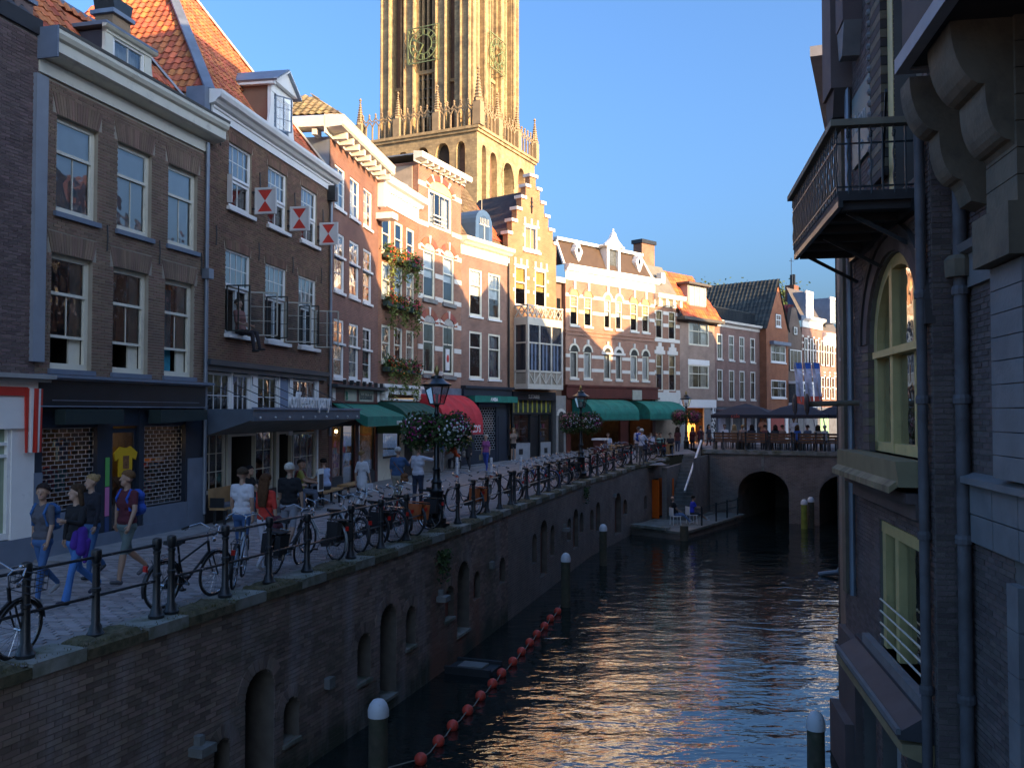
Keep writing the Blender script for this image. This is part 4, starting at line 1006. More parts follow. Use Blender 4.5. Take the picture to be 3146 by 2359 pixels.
# ---------------------------------------------------------------- far houses along the street
def simple_facade(h,W,z0,z1,ops,bt,D=7,reveal=.12,left=True,right=True):
    wall_sheet(W,z0,z1,ops,reveal).ob('wall',bt,h); shell(h,W,z0,z1,D,bt,left,right)
def bands(h,W,zs,ops,mt,hh=.22,out=.03,name='stone_band'):
    """white stone courses interrupted by the windows"""
    for z in zs:
        cuts=sorted((o[0]-.02,o[1]+.02) for o in ops if o[2]-.1<z<o[3]+.1); x=0.0
        for a,b in cuts+[(W,W)]:
            if a-x>.08: part(h,name,mt,(x,a,-out,.02,z-hh/2,z+hh/2))
            x=max(x,b)
stonew=mat('white_stone',(.72,.69,.62),.6,var=.08,dirt=(.45,.42,.36),dscale=3,thr=(.6,.85))
def round_head(h,u0,u1,z,mt,ring=None,rise=1.0,rw=.14,vous=0,key=True,fill=True):
    """arched tympanum and ring above a window head at z"""
    r=(u1-u0)/2; c=(u0+u1)/2; P=[(c+r*math.cos(math.pi*i/12),z+r*rise*math.sin(math.pi*i/12)) for i in range(13)]
    o=None
    if fill: o=M().prism(P,-.02,.03).ob('tympanum',mt,h)
    if ring:
        m=M()
        for i in range(12):
            t0,t1=math.pi*i/12,math.pi*(i+1)/12
            m.prism([(c+(r+q)*math.cos(t),z+(r*rise+q)*math.sin(t)) for q,t in ((0,t0),(rw,t0),(rw,t1),(0,t1))],-.055,.01)
        m.ob('arch_ring',ring,h)
    if vous:
        for i in range(vous):
            t=math.pi*(.08+.84*i/(vous-1)) if vous>1 else math.pi/2
            m=M(); dt=.07/(r+rw)
            m.prism([(c+(r+q)*math.cos(t+s),z+(r*rise+q)*math.sin(t+s)) for q,s in ((-.02,-dt),(rw+.07,-dt*1.2),(rw+.07,dt*1.2),(-.02,dt))],-.075,.01); m.ob('voussoir',stonew,h)
# ---- house 3
B3=((-6.21,30.72),.138); b3=house('plum_brick_house','plum brick house with overhanging bracketed cornice and nine white windows',*B3); W3=5.86
bt3=brick_tex('plum_brick',(.28,.115,.08),(.20,.082,.06),(.26,.17,.13),dirt=(.19,.09,.075))
c3=[(.48,1.60),(2.16,3.30),(3.82,4.94)]
o3=[(a,b,z,y) for a,b in c3 for z,y in ((9.95,11.42),(7.02,9.08),(4.0,6.05))]
simple_facade(b3,W3,3.7,12.2,o3,bt3)
for k,(a,b) in enumerate(c3):
    window(b3,a,b,9.95,11.42,white,cu=2,ru=3,inner='drape',sill=white,bars_each=False,dep=.03)
    window(b3,a,b,7.02,9.08,white,split=8.25,cu=2,ru=2,cl=1,inner='curtain',sill=white,bars_each=False,dep=.03,fw=.09,im=mat('blue_towel',(.03,.06,.35),.9) if k<2 else None)
    window(b3,a,b,4.0,6.05,white,split=5.2,cu=2,ru=2,cl=1,inner='curtain' if k else 'dark',sill=white,bars_each=False,dep=.03,fw=.09)
    parts(b3,'transom_sill',white,(a-.05,b+.08,-.05,.04,8.2,8.28),(a-.05,b+.08,-.05,.04,5.15,5.23))
cornice(b3,W3+.1,[(0,12.15),(.06,12.15),(.06,12.32),(.12,12.34),(.60,12.38),(.66,12.44),(.66,12.68),(.70,12.74),(.0,12.80)],stonew,u0=-.62)
for k in range(9): part(b3,'bracket',stonew,(.1+k*.68,.26+k*.68,-.55,0,12.14,12.36))
for k in range(3): part(b3,'bracket',stonew,(-.52,-.02,.3+k*.7,.46+k*.7,12.14,12.36))
part(b3,'side_soffit',stonew,(-.62,.0,-.02,2.6,12.38,12.74))
goldt=mat('mossy_tile',(.26,.20,.10),.85,var=.3,rand=.25,dirt=(.09,.07,.05),dscale=1.2)
tile_roof(b3,[(-.6,-.55,12.78),(W3+.1,-.55,12.78),(W3-1,1.0,14.0),(1.0,1.0,14.0)],goldt,seed=8,tw=.26,tl=.34); tile_roof(b3,[(-.6,2.7,12.78),(-.6,-.55,12.78),(1.0,1.0,14.0),(1.0,2.2,14.0)],goldt,seed=9,tw=.26,tl=.34)
part(b3,'zinc_flank',zinc,(-.03,.02,.02,1.2,9.6,12.2)); part(b3,'shade_box',ironblk,(-.28,.0,-.28,.0,9.95,10.45))
# shop 3
dred=mat('oxblood_paint',(.10,.025,.022),.4,var=.15)
part(b3,'fascia',dred,(0,W3,-.08,.1,3.12,3.72)); part(b3,'ledge',mat('slate_band',(.035,.045,.055)),(-.1,W3+.3,-.35,.02,3.66,3.76))
for u in (.15,5.5): part(b3,'white_roundel',white,(u,u+.28,-.1,-.08,3.2,3.62))
sg=part(b3,'sign_board',mat('sign_cream',(.45,.47,.38),.6),(1.45,2.75,-.11,-.08,3.2,3.62)); text(sg,'B',.42,(1.5,-.115,3.24),mat('sign_green',(.02,.22,.14)),sx=.9,bold=.01); mat('sign_grey',(.12,.14,.13))
sg=part(b3,'sign_board',mat('sign_cream',(.45,.47,.38),.6),(3.1,4.9,-.11,-.08,3.2,3.62)); text(sg,'kookwinkel',.34,(3.15,-.115,3.28),mat('sign_grey',(.12,.14,.13)),sx=.98,bold=.006)
grn=mat('green_awning_cloth',(.012,.20,.145),.8,var=.18,vscale=2,dirt=(.02,.12,.09),dscale=2.5)
aw=awning(b3,.3,5.75,3.1,2.30,1.25,grn,curve=False,val=.34)
for u in (1.6,4.3): part(aw,'emblem',white,(u,u+.30,-.60,-.585,2.78,2.80),(u,u+.02,-.61,-.59,2.78,2.9),(u+.1,u+.12,-.61,-.59,2.78,2.88),(u+.2,u+.22,-.61,-.59,2.78,2.88))
text(aw,'KOOKWINKEL',.20,(4.0,-1.30,2.34),mat('sign_white',(.85,.85,.83)),ext=.004,sx=.9)
parts(b3,'shop_pillar',dred,(0,.35,-.02,.1,0,3.12),(2.9,3.35,-.02,.1,0,3.12),(5.5,W3,-.02,.1,0,3.12)); part(b3,'shop_lintel',dred,(.35,5.5,0,.1,2.35,3.12)); parts(b3,'stall_riser',mat('cafe_plinth',(.05,.05,.055)),(.35,1.6,0,.1,0,.5),(3.35,5.5,0,.1,0,.5))
warmroom=mat('warm_shop_back',(.40,.24,.10),.9,var=.5,vscale=3)
for a,b in ((.35,1.6),(1.6,2.9),(3.35,5.5)):
    w=window(b3,a,b,.5 if a!=1.6 else .05,2.35,ironblk,inner='none',fw=.05,dep=.05); part(w,'display_room',warmroom,(a,b,1.3,1.32,0,2.4)); part(w,'shelf',woodm,(a+.05,b-.05,.5,.9,.75,.78),(a+.05,b-.05,.6,.9,1.25,1.28))
    for q in range(6): part(w,'kitchenware',mat('wares_%d'%(q%7),(.5,.4,.3)),(a+.1+q*(b-a-.25)/6,a+.2+q*(b-a-.25)/6,.55,.7,.78 if q%2 else 1.28,.95 if q%2 else 1.5))
    M().sphere(((a+b)/2,.5,2.1),.06,8,6).ob('bulb',bulb,w)
for k in range(7): part(b3,'roosting_spotlight',ironblk,(.5+k*.75,.62+k*.75,-.45,-.33,3.76,3.92))
# ---- house 4 : flower house
def leaf_cloud(n,cx,sx,y0,sy,z,sz,seed,droop=0):
    r_=random.Random(seed); m=M()
    for i in range(n):
        c=Vector((cx+r_.gauss(0,sx),y0+r_.gauss(0,sy),z+r_.gauss(0,sz)-(droop*r_.random()**1.5 if droop else 0)))
        s=r_.uniform(.03,.075); a=Vector((r_.gauss(0,1),r_.gauss(0,1),r_.gauss(0,1))).normalized()*s; b=Vector((r_.gauss(0,1),r_.gauss(0,1),r_.gauss(0,1))).normalized()*s
        m.quad(tuple(c-a),tuple(c+b),tuple(c+a),tuple(c-b))
    return m
leaf2=mat('plant_leaf',(.055,.095,.022),.7,rand=.5); leafy=mat('plant_leaf_pale',(.14,.17,.035),.7,rand=.4)
FL={'red':mat('flower_red',(.65,.05,.03),.6,rand=.3),'orange':mat('flower_orange',(.70,.20,.03),.6,rand=.3),'pink':mat('flower_pink',(.55,.05,.18),.6,rand=.35),'white':mat('flower_white',(.80,.80,.76),.6,rand=.1),'magenta':mat('flower_magenta',(.36,.02,.14),.6,rand=.4),'rose':mat('flower_rose',(.60,.20,.26),.6,rand=.3)}
def blossoms(n,cx,sx,y0,sy,z,sz,seed,s0=.035):
    r_=random.Random(seed); m=M()
    for i in range(n):
        c=Vector((cx+r_.gauss(0,sx),y0-abs(r_.gauss(0,sy)),z+r_.gauss(0,sz))); m.sphere(tuple(c),s0*r_.uniform(.6,1.2),5,3,sc=(1,1,.7))
    return m
B4=((-5.41,36.52),.2755); b4=house('flower_box_house','narrow orange brick house with white dentil cornice and flower boxes on three floors',*B4); W4=4.38
bt4=brick_tex('orange_brick',(.34,.135,.075),(.25,.095,.055),(.28,.19,.13))
c4=[(.35,1.28),(1.66,2.58),(3.0,3.93)]; o4=[(a,b,z,y) for a,b in c4 for z,y in ((9.35,10.88),(7.5,8.97),(4.85,6.38))]
simple_facade(b4,W4,3.9,11.35,o4,bt4)
for a,b in c4:
    for z,y,i in ((9.35,10.88,'dark'),(7.5,8.97,'blind'),(4.85,6.38,'dark')): window(b4,a,b,z,y,cream,sm=ironblk,split=.52,inner=i,fw=.11,dep=.02,bars_each=False,sill=cream)
cornice(b4,W4,[(0,11.31),(.04,11.31),(.04,11.92),(.10,11.98),(.0,12.0)],white,u0=0,name='frieze')
cornice(b4,W4+.25,[(0,11.98),(.14,12.0),(.20,12.12),(.36,12.18),(.42,12.30),(.46,12.40),(.0,12.44)],white,u0=-.05)
for k in range(17): part(b4,'dentil',white,(.1+k*.25,.22+k*.25,-.18,-.02,11.92,12.06))
part(b4,'corner_bracket',white,(-.12,.08,-.3,.05,11.1,12.2)); part(b4,'hoist_box',white,(-.35,.25,-.75,.0,10.55,10.8))
tile_roof(b4,[(0,.1,12.4),(W4,.1,12.4),(W4,2.8,14.2),(0,2.8,14.2)],goldt,seed=12,tw=.26)
trough=mat('green_trough',(.03,.06,.05),.7)
for row,(z,dr) in enumerate(((9.28,1.3),(7.30,1.1),(4.62,1.3))):
    fb=thing('window_flower_box',['trailing flower boxes with a red geranium under the top windows of the orange house','mixed red flower boxes under the middle windows of the orange house','full flower boxes with trailing red blooms above the shop of the orange house'][row],'flower box',tuple(b4.location),b4.rotation_euler[2],'flower boxes on the orange brick house')
    fb['group']='flower boxes on the orange brick house'
    for k,(a,b) in enumerate(c4):
        M().box(a-.05,b+.12,-.32,-.08,z-.16,z+.02).ob('trough',trough,fb)
        leaf_cloud(300,(a+b)/2,.28,-.22,.10,z+.16,.13,row*10+k).ob('foliage',leaf2,fb,kind='stuff')
        leaf_cloud(230,(a+b)/2+.05,.24,-.30,.06,z,.1,row*10+k+5,droop=dr*(1.0 if k!=1 else .75)).ob('trailing_foliage',leafy,fb,kind='stuff')
        for q,cn in enumerate((('red','orange'),('orange','pink'),('pink','red'))[k]): blossoms(26,(a+b)/2+q*.2-.1,.24,-.28,.08,z+.15,.14,row*31+k*3+q).ob('blossoms',FL[cn],fb,kind='stuff')
part(b4,'shop_cornice',white,(0,W4+.1,-.30,.05,3.82,3.95),(.05,W4,-.16,.05,3.55,3.82),(.05,W4,-.22,.05,3.28,3.36)); parts(b4,'console',white,(.2,.5,-.26,.0,3.36,3.82),(3.9,4.2,-.26,.0,3.36,3.82))
awning(b4,-.2,W4-.5,3.22,1.95,1.5,mat('deep_green_cloth',(.012,.085,.065),.8,var=.08),curve=True)
part(b4,'shop_wall',cream,(0,.5,-.02,.1,0,3.3),(2.4,2.8,-.02,.1,0,3.3),(3.9,W4,-.02,.1,0,3.3),(.5,2.4,0,.1,0,.9),(.5,3.9,0,.1,2.3,3.3))
w=window(b4,.5,2.4,.9,2.3,ironblk,inner='none',dep=.05); part(w,'display_room',warmroom,(.5,2.4,1,1.02,.8,2.4)); M().sphere((1.2,.5,2.0),.05,8,6).ob('bulb',bulb,w)
part(b4,'door',mat('cafe_plinth',(.05,.05,.055)),(2.8,3.9,.06,.1,0,2.3))
# ---- house 5 : striped brick, bookshop
B5=((-4.24,40.75),.434); b5=house('striped_gable_house','tall orange brick house with white stone stripes and an arched top window',*B5); W5=4.3
bt5=brick_tex('striped_brick',(.34,.15,.09),(.26,.11,.07),(.30,.21,.16))
c5=[(.48,1.58),(2.40,3.53)]; o5=[(a,b,z,y) for a,b in c5 for z,y in ((8.05,10.24),(4.58,6.92))]+[(.95,3.27,11.42,13.15)]
simple_facade(b5,W5,3.5,14.15,o5,bt5,5)
for a,b in c5:
    for z,y in ((8.05,10.24),(4.58,6.92)):
        window(b5,a,b,z,y,cream,sm=ironblk,split=.62,inner='half' if z>7 else 'dark',fw=.09,dep=.02,bars_each=False)
        round_head(b5,a,b,y,mat('mosaic_panel',(.42,.40,.36),.8,var=.4,vscale=14),ring=mat('red_arch_brick',(.33,.10,.06),.8,rand=.2),rise=.62,rw=.30,vous=3); part(b5,'sill',stoneg,(a-.1,b+.15,-.1,.02,z-.22,z-.04))
w=window(b5,.95,3.27,11.42,13.15,cream,cu=4,inner='curtain',fw=.13,dep=.02,bars_each=False); part(w,'balcony_rail',stonew,(1.3,2.6,-.10,-.07,11.55,11.6),(1.3,2.6,-.10,-.07,11.75,11.8),(1.3,2.6,-.10,-.07,11.95,12.0))
round_head(b5,.95,3.27,13.15,mat('yellow_panel',(.70,.55,.25),.7),ring=mat('red_arch_brick',(.33,.10,.06)),rise=.42,rw=.28,vous=5)
bands(b5,W5,(13.22,11.42,10.28,9.16,8.08,6.93,5.77,4.62),o5,stonew)
cornice(b5,W5+.35,[(0,14.05),(.06,14.05),(.06,14.16),(.42,14.2),(.46,14.28),(.46,14.46),(0,14.52)],stonew,u0=-.45)
for k in range(8): part(b5,'modillion',stonew,(.1+k*.55,.2+k*.55,-.4,0,14.05,14.2))
part(b5,'side_parapet',mat('grey_render',(.27,.30,.34)),(-.6,.0,.5,3.5,12.3,13.1)); part(b5,'flat_roof',leadm,(0,W5,.1,5,14.5,14.56))
part(b5,'rendered_flank',mat('stucco_tan',(.36,.30,.24),.9,var=.2),(-.05,.0,.3,5,11.5,14.0))
part(b5,'lead_strip',leadm,(0,W5,-.05,.1,3.5,3.95))
redc=mat('red_awning_cloth',(.62,.035,.045),.8,var=.14,vscale=2,dirt=(.42,.03,.04),dscale=2.5)
aw=awning(b5,-.2,W5-.55,3.62,1.75,1.45,redc,curve=True,val=.5); text(aw,"BOOKS CD'S",.46,(.9,-1.485,1.86),mat('sign_white',(.85,.85,.83)),ext=.004,sx=.98,bold=.012)
parts(b5,'shop_pillar',mat('stucco_grey',(.3,.29,.27),.8),(0,.4,-.02,.1,0,3.5),(1.9,2.2,-.02,.1,0,3.5),(3.9,W5,-.02,.1,0,3.5)); parts(b5,'stall_riser',mat('stucco_grey',(.3,.29,.27)),(.4,1.9,0,.1,0,.95),(2.2,3.9,0,.1,0,.95)); part(b5,'shop_lintel',mat('stucco_grey',(.3,.29,.27)),(.4,3.9,0,.1,2.4,3.5))
for a,b in ((.4,1.9),(2.2,3.9)):
    w=window(b5,a,b,.95,2.4,white,inner='none',dep=.05); part(w,'display_room',mat('book_back',(.22,.17,.13),.9,var=.8,vscale=9),(a,b,.6,.62,.9,2.4))
sp=part(b5,'hanging_sign',white,(1.78,2.14,-.5,-.46,4.75,5.75)); M().sphere((1.96,-.51,5.3),.12,8,6,sc=(1,.2,1.6)).ob('sign_emblem',red,sp); M().tube([(1.96,-.02,7.0),(1.96,-.5,6.8),(1.96,-.48,5.75)],.015,5).ob('sign_bracket',ironblk,sp)
# ---- house 6
B6=((-2.53,44.7),.593); b6=house('pink_brick_house','pinkish brick house with white fascia and a blue arched dormer',*B6); W6=4.54
bt6=brick_tex('pink_brick',(.30,.15,.105),(.23,.115,.085),(.28,.21,.17))
c6=[(.76,1.95),(2.55,3.75)]; o6=[(a,b,z,y) for a,b in c6 for z,y in ((7.65,10.03),(4.5,6.87))]
simple_facade(b6,W6,4.05,10.7,o6,bt6,5)
for a,b in c6:
    window(b6,a,b,7.65,10.03,cream,split=.66,inner='half',fw=.10,dep=.02,bars_each=False,sill=white,cu=3,ru=3,cl=1,rl=1); window(b6,a,b,4.5,6.87,cream,split=.66,inner='dark' if a<1 else 'drape',fw=.10,dep=.02,bars_each=False,sill=white,im=mat('dark_blue_curtain',(.07,.09,.16),.9))
cornice(b6,W6+.1,[(0,10.64),(.04,10.64),(.04,11.1),(.2,11.16),(.3,11.26),(.42,11.34),(.42,11.52),(0,11.56)],cream,u0=-.05)
brt=mat('brown_tile',(.16,.11,.06),.85,var=.3,rand=.2)
tile_roof(b6,[(0,.2,11.5),(W6,.2,11.5),(W6,2.6,15.0),(0,2.6,15.0)],brt,seed=14,tw=.28,tl=.36,holes=[(1.0,3.0,11,13.0)])
tile_roof(b6,[(2.7,.5,12.0),(W6+.4,.5,12.0),(W6+.4,3.1,15.3),(2.4,3.1,15.3)],mat('bright_orange_tile',(.50,.12,.04),.75,var=.15,rand=.25),seed=15,tw=.28,tl=.36)
blue=mat('dormer_blue',(.06,.12,.22),.45,var=.1)
P=[(1.25,11.5),(2.85,11.5),(2.85,12.45)]+[(2.05+.8*math.cos(math.pi*i/10),12.45+.75*math.sin(math.pi*i/10)) for i in range(11)]+[(1.25,12.45)]
dm=M().prism(P,-.05,1.8).ob('dormer',blue,b6)
M().prism([(1.6,11.6),(2.5,11.6),(2.5,12.4)]+[(2.05+.45*math.cos(math.pi*i/10),12.4+.5*math.sin(math.pi*i/10)) for i in range(11)]+[(1.6,12.4)],-.06,-.05).ob('pane',mat('dormer_glass',(.05,.09,.15),.08),dm)
part(dm,'mullion',cream,(2.03,2.07,-.09,-.06,11.6,12.5),(1.6,2.5,-.09,-.06,12.38,12.42),*[(1.68+.15*i,1.70+.15*i,-.09,-.06,12.42,12.75) for i in range(6)]); M().tube([(2.05,.1,13.2),(2.05,.1,13.75)],.03,6).ob('finial',ironblk,dm)
part(b6,'shop_cornice',navy,(0,W6+.2,-.3,.02,3.98,4.12),(.0,W6+.1,-.2,.02,3.6,3.98)); ab=part(b6,'awning_box',grn,(.45,W6+.1,-.55,-.1,3.3,3.62)); text(ab,'AMBA',.26,(1.9,-.56,3.36),mat('sign_white',(.85,.85,.83)),ext=.004,bold=.006)
parts(b6,'shop_pillar',navy,(0,1.25,-.02,.1,0,3.6),(3.3,W6,-.02,.1,0,3.6)); part(b6,'shop_lintel',navy,(1.25,3.3,-.03,.1,3.05,3.6)); part(b6,'blue_board',mat('blue_board',(.012,.04,.12),.5),(1.4,3.4,-.16,-.04,3.08,3.3)); part(b6,'stall_riser',navy,(1.25,3.3,0,.1,0,.85))
part(b6,'shop_glass',mat('black_glass',(.01,.012,.015),.1),(1.25,3.3,.08,.1,.85,3.05)); shutter_grid(b6,1.28,3.27,.88,3.03,mat('pale_shutter',(.52,.58,.62),.4,.3),dz=.12,du=.24,y=.04); part(b6,'door',navy,(3.5,4.3,-.04,-.02,.2,2.6))
downpipe(b6,W6-.05,.5,10.8,ironblk)
# ---- house 7 : step gable with bay
B7=((-.21,48.61),.8); b7=house('step_gable_house','orange brick step gable house with white step caps and a timber bay window',*B7); W7=4.4
bt7=brick_tex('gable_brick',(.42,.19,.085),(.33,.14,.065),(.36,.25,.15))
c7=[(.59,1.64),(2.40,3.46)]; o7=[(a,b,8.6,10.76) for a,b in c7]+[(1.46,2.63,11.79,13.1)]
SG=[(2.22,12.4),(1.88,13.13),(1.45,13.85),(1.05,14.55),(.65,15.25),(.27,15.9)]
simple_facade(b7,W7,3.9,11.75,[o for o in o7 if o[2]<11],bt7,4)
m=M(); prev=11.75; cu_=2.2
for k,(hw,zt_) in enumerate(SG):
    if k==0: 
        m.box(cu_-hw,1.46,0,.35,prev,zt_); m.box(2.63,cu_+hw,0,.35,prev,zt_)
    elif k==1:
        m.box(cu_-hw,1.46,0,.35,prev,13.1); m.box(2.63,cu_+hw,0,.35,prev,13.1); m.box(cu_-hw,cu_+hw,0,.35,13.1,zt_)
    else: m.box(cu_-hw,cu_+hw,0,.35,prev,zt_)
    prev=zt_
m.ob('gable',bt7,b7)
for k,(hw,zt_) in enumerate(SG):
    nx=SG[k+1][0] if k<5 else 0
    for s in (-1,1):
        a=cu_+s*(hw+.10); b=cu_+s*(nx+.0); 
        if k==5 and s==1: continue
        if k==5: a,b=cu_-hw-.1,cu_+hw+.1
        part(b7,'step_cap',stonew,(min(a,b),max(a,b),-.09,.42,zt_,zt_+.17))
for o in o7[:2]:
    window(b7,o[0],o[1],o[2],o[3],white,split=.6,inner='half',im=mat('amber_blind',(.55,.36,.10),.8),fw=.08,dep=.02,bars_each=False)
window(b7,1.46,2.63,11.79,13.1,white,cu=2,inner='drape',fw=.07,dep=.02,im=mat('amber_blind',(.55,.36,.10),.8),bars_each=False)
for (a,b,z) in ((.59,1.64,10.76),(2.40,3.46,10.76),(1.46,2.63,13.1)):
    part(b7,'lintel',white,(a-.12,b+.12,-.05,.02,z,z+.1))
    for t in (0,.5,1): part(b7,'lintel_stone',stonew,(a+(b-a)*t-.07,a+(b-a)*t+.07,-.04,.02,z+.1,z+.45))
    for q in (.55,1.3): 
        parts(b7,'quoin',stonew,(a-.2,a-.02,-.03,.02,z-q-.1,z-q+.08),(b+.02,b+.2,-.03,.02,z-q-.1,z-q+.08))
part(b7,'sill',white,(1.3,2.85,-.1,.02,11.62,11.76)); M().tube([(2.05,-.05,13.85),(2.05,-.05,14.75)],.035,5).ob('iron_anchor',ironblk,b7); M().box(1.93,2.17,-.07,-.03,14.2,14.26).ob('anchor_bar',ironblk,b7); M().box(1.95,2.15,-.07,-.03,14.45,14.5).ob('anchor_bar',ironblk,b7)
M().quad((0,.35,12.4),(0,4,12.4),(2.2,4,15.2),(2.2,.35,15.2)).ob('roof_slope',mat('dark_tile_far',(.07,.05,.045),.8,var=.3,bump=.3,bscale=8),b7); M().quad((4.4,.35,12.4),(2.2,.35,15.2),(2.2,4,15.2),(4.4,4,12.4)).ob('roof_slope',MT['dark_tile_far'],b7)
# timber bay
by=M(); D=.95; u0,u1=.5,3.75
bayw=mat('bay_paint',(.60,.56,.47),.5,var=.07)
bay=part(b7,'bay_window',bayw,(u0,u1,-D,0,7.50,7.92),(u0,u1,-D,0,4.05,4.32))
parts(bay,'corner_post',bayw,(u0,u0+.14,-D,-D+.14,4.32,7.5),(u1-.14,u1,-D,-D+.14,4.32,7.5),(u0,u0+.1,-.1,0,4.32,7.5),(u1-.1,u1,-.1,0,4.32,7.5))
for k in range(1,3): x=u0+(u1-u0)*k/3; part(bay,'mullion',bayw,(x-.05,x+.05,-D,-D+.1,4.32,7.5))
part(bay,'transom',bayw,(u0,u1,-D+.01,-D+.09,6.5,6.58),(u0,u1,-D,-D+.1,4.95,5.06)); part(bay,'side_transom',bayw,(u0+.01,u0+.09,-D,0,6.5,6.58),(u0,u0+.1,-D,0,4.95,5.06))
bayg=mat('bay_glass',(.025,.032,.045),.08,var=.2,spec=.8)
for k in range(3):
    a=u0+.1+(u1-u0-.2)*k/3; b=u0+.1+(u1-u0-.2)*(k+1)/3
    M().quad((a,-D+.06,6.58),(b,-D+.06,6.58),(b,-D+.06,7.5),(a,-D+.06,7.5)).ob('pane',bayg,bay); M().quad((a,-D+.06,5.06),(b,-D+.06,5.06),(b,-D+.06,6.5),(a,-D+.06,6.5)).ob('pane',bayg,bay)
    part(bay,'curtain_strip',mat('blue_grey_drape',(.13,.17,.24),.9),(a+.25,a+.42,-D+.045,-D+.055,5.06,6.5),(b-.45,b-.3,-D+.045,-D+.055,5.06,6.5))
M().quad((u0+.05,-D,5.06),(u0+.05,0,5.06),(u0+.05,0,7.5),(u0+.05,-D,7.5)).ob('pane',bayg,bay)
part(bay,'apron',mat('bay_apron',(.34,.30,.24),.8),(u0+.05,u1-.05,-D+.06,-.02,4.32,4.95))
for k in range(3):
    a=u0+.1+(u1-u0-.2)*k/3; b=a+(u1-u0-.2)/3; c=(a+b)/2
    for p,q in (((a,4.93),(c,4.34)),((b,4.93),(c,4.34)),((c,4.95),(c,4.32))): M().bar((p[0],-D+.03,p[1]),(q[0],-D+.03,q[1]),.07,.05).ob('brace',bayw,bay)
for k in range(9):
    x=u0+.04+(u1-u0-.08)*k/8; part(bay,'baluster_post',bayw,(x-.035,x+.035,-D,-D+.07,7.92,8.62)) if k%2==0 else None
    if k<8:
        x2=u0+.04+(u1-u0-.08)*(k+1)/8
        M().bar((x,-D+.03,7.96),(x2,-D+.03,8.5),.06,.04).ob('lattice',bayw,bay); M().bar((x,-D+.03,8.5),(x2,-D+.03,7.96),.06,.04).ob('lattice',bayw,bay)
part(bay,'handrail',bayw,(u0,u1,-D-.02,-D+.09,8.5,8.58),(u0,u0+.08,-D,0,8.5,8.58))
for k in range(2): M().bar((u0+.03,-D+.45*k,7.96),(u0+.03,-D+.45*(k+1),8.5),.05,.06).ob('lattice',bayw,bay); M().bar((u0+.03,-D+.45*k,8.5),(u0+.03,-D+.45*(k+1),7.96),.05,.06).ob('lattice',bayw,bay)
fs=part(b7,'shop_fascia',mat('black_fascia',(.012,.013,.02),.4),(.15,4.0,-.25,.05,3.46,3.92)); text(fs,'SUITABLE',.30,(1.45,-.26,3.55),mat('sign_silver',(.6,.62,.64),.4),ext=.006,sx=.8)
ltm=mat('leaded_light',(.05,.07,.06),.15,var=.5,vscale=4)
part(b7,'transom_lights',ltm,(.4,3.8,.02,.05,2.78,3.46)); ym=mat('yellow_glazing',(.45,.42,.06),.5)
for k in range(9): part(b7,'glazing_strip',ym,(.42+k*.42,.50+k*.42,-.02,.02,2.78,3.46))
part(b7,'shop_frame',ironblk,(.35,3.9,-.04,.06,2.68,2.78),(.3,.42,-.04,.06,0,3.46),(3.82,3.95,-.04,.06,0,3.46),(1.9,2.0,-.04,.06,0,2.7),(2.75,2.85,-.04,.06,0,2.7))
for a,b in ((.42,1.9),(2.85,3.82)):
    w=window(b7,a,b,1.15,2.68,ironblk,inner='none',dep=.02,fw=.04); part(w,'display_room',mat('display_pink',(.40,.30,.26),.9,var=.5,vscale=4),(a,b,.7,.72,1.1,2.7),*[(a,b,.3,.7,1.45+.42*i,1.48+.42*i) for i in range(3)])
    for q in range(6): part(w,'display_item',mat('wares_%d'%(q%7),(.5,.4,.3)),(a+.12+(q%3)*.3,a+.28+(q%3)*.3,.35,.5,1.48+.42*(q//3),1.72+.42*(q//3)))
parts(b7,'stall_riser',mat('grey_stone_riser',(.30,.31,.32),.8),(.42,1.9,-.03,.06,0,1.12),(2.85,3.95,-.03,.06,0,1.12)); parts(b7,'cellar_vent',ironblk,(.9,1.25,-.035,-.03,.5,.8),(3.2,3.5,-.035,-.03,.5,.8)); part(b7,'shop_door',ironblk,(2.0,2.75,.05,.08,.35,2.6))
shell(b7,W7,0,3.9,4,bt7)
# ---- narrow passage house between the step gable and the white-corniced pair
bG=house('narrow_passage_house','narrow brown house squeezed beside the step gable with a grey arched doorway',(2.62,52.1),1.0)
part(bG,'wall',mat('brown_render',(.20,.13,.09),.85,var=.2),(0,.62,.25,3,3.6,10.4)); part(bG,'ground_wall',mat('stucco_grey',(.3,.29,.27)),(-.15,.72,-.02,.3,0,3.75))
part(bG,'cornice',stonew,(-.1,.75,.0,.4,10.3,10.6)); part(bG,'window',mat('black_glass',(.01,.012,.015)),(.2,.5,.23,.25,8.2,9.4))
P=[(.05,.5),(.45,.5),(.45,2.6)]+[(.25+.2*math.cos(math.pi*i/8),2.6+.28*math.sin(math.pi*i/8)) for i in range(9)]+[(.05,2.6)]
M().prism(P,-.06,-.02).ob('arched_door',mat('door_grille',(.06,.055,.05),.5,var=.5,vscale=12),bG); M().arc_band(.25,2.6,.24,.40,0,math.pi,-.08,-.02,8).ob('door_arch',stonew,bG); part(bG,'letter_box',darkgreen,(.55,.85,-.25,-.02,1.7,2.2))
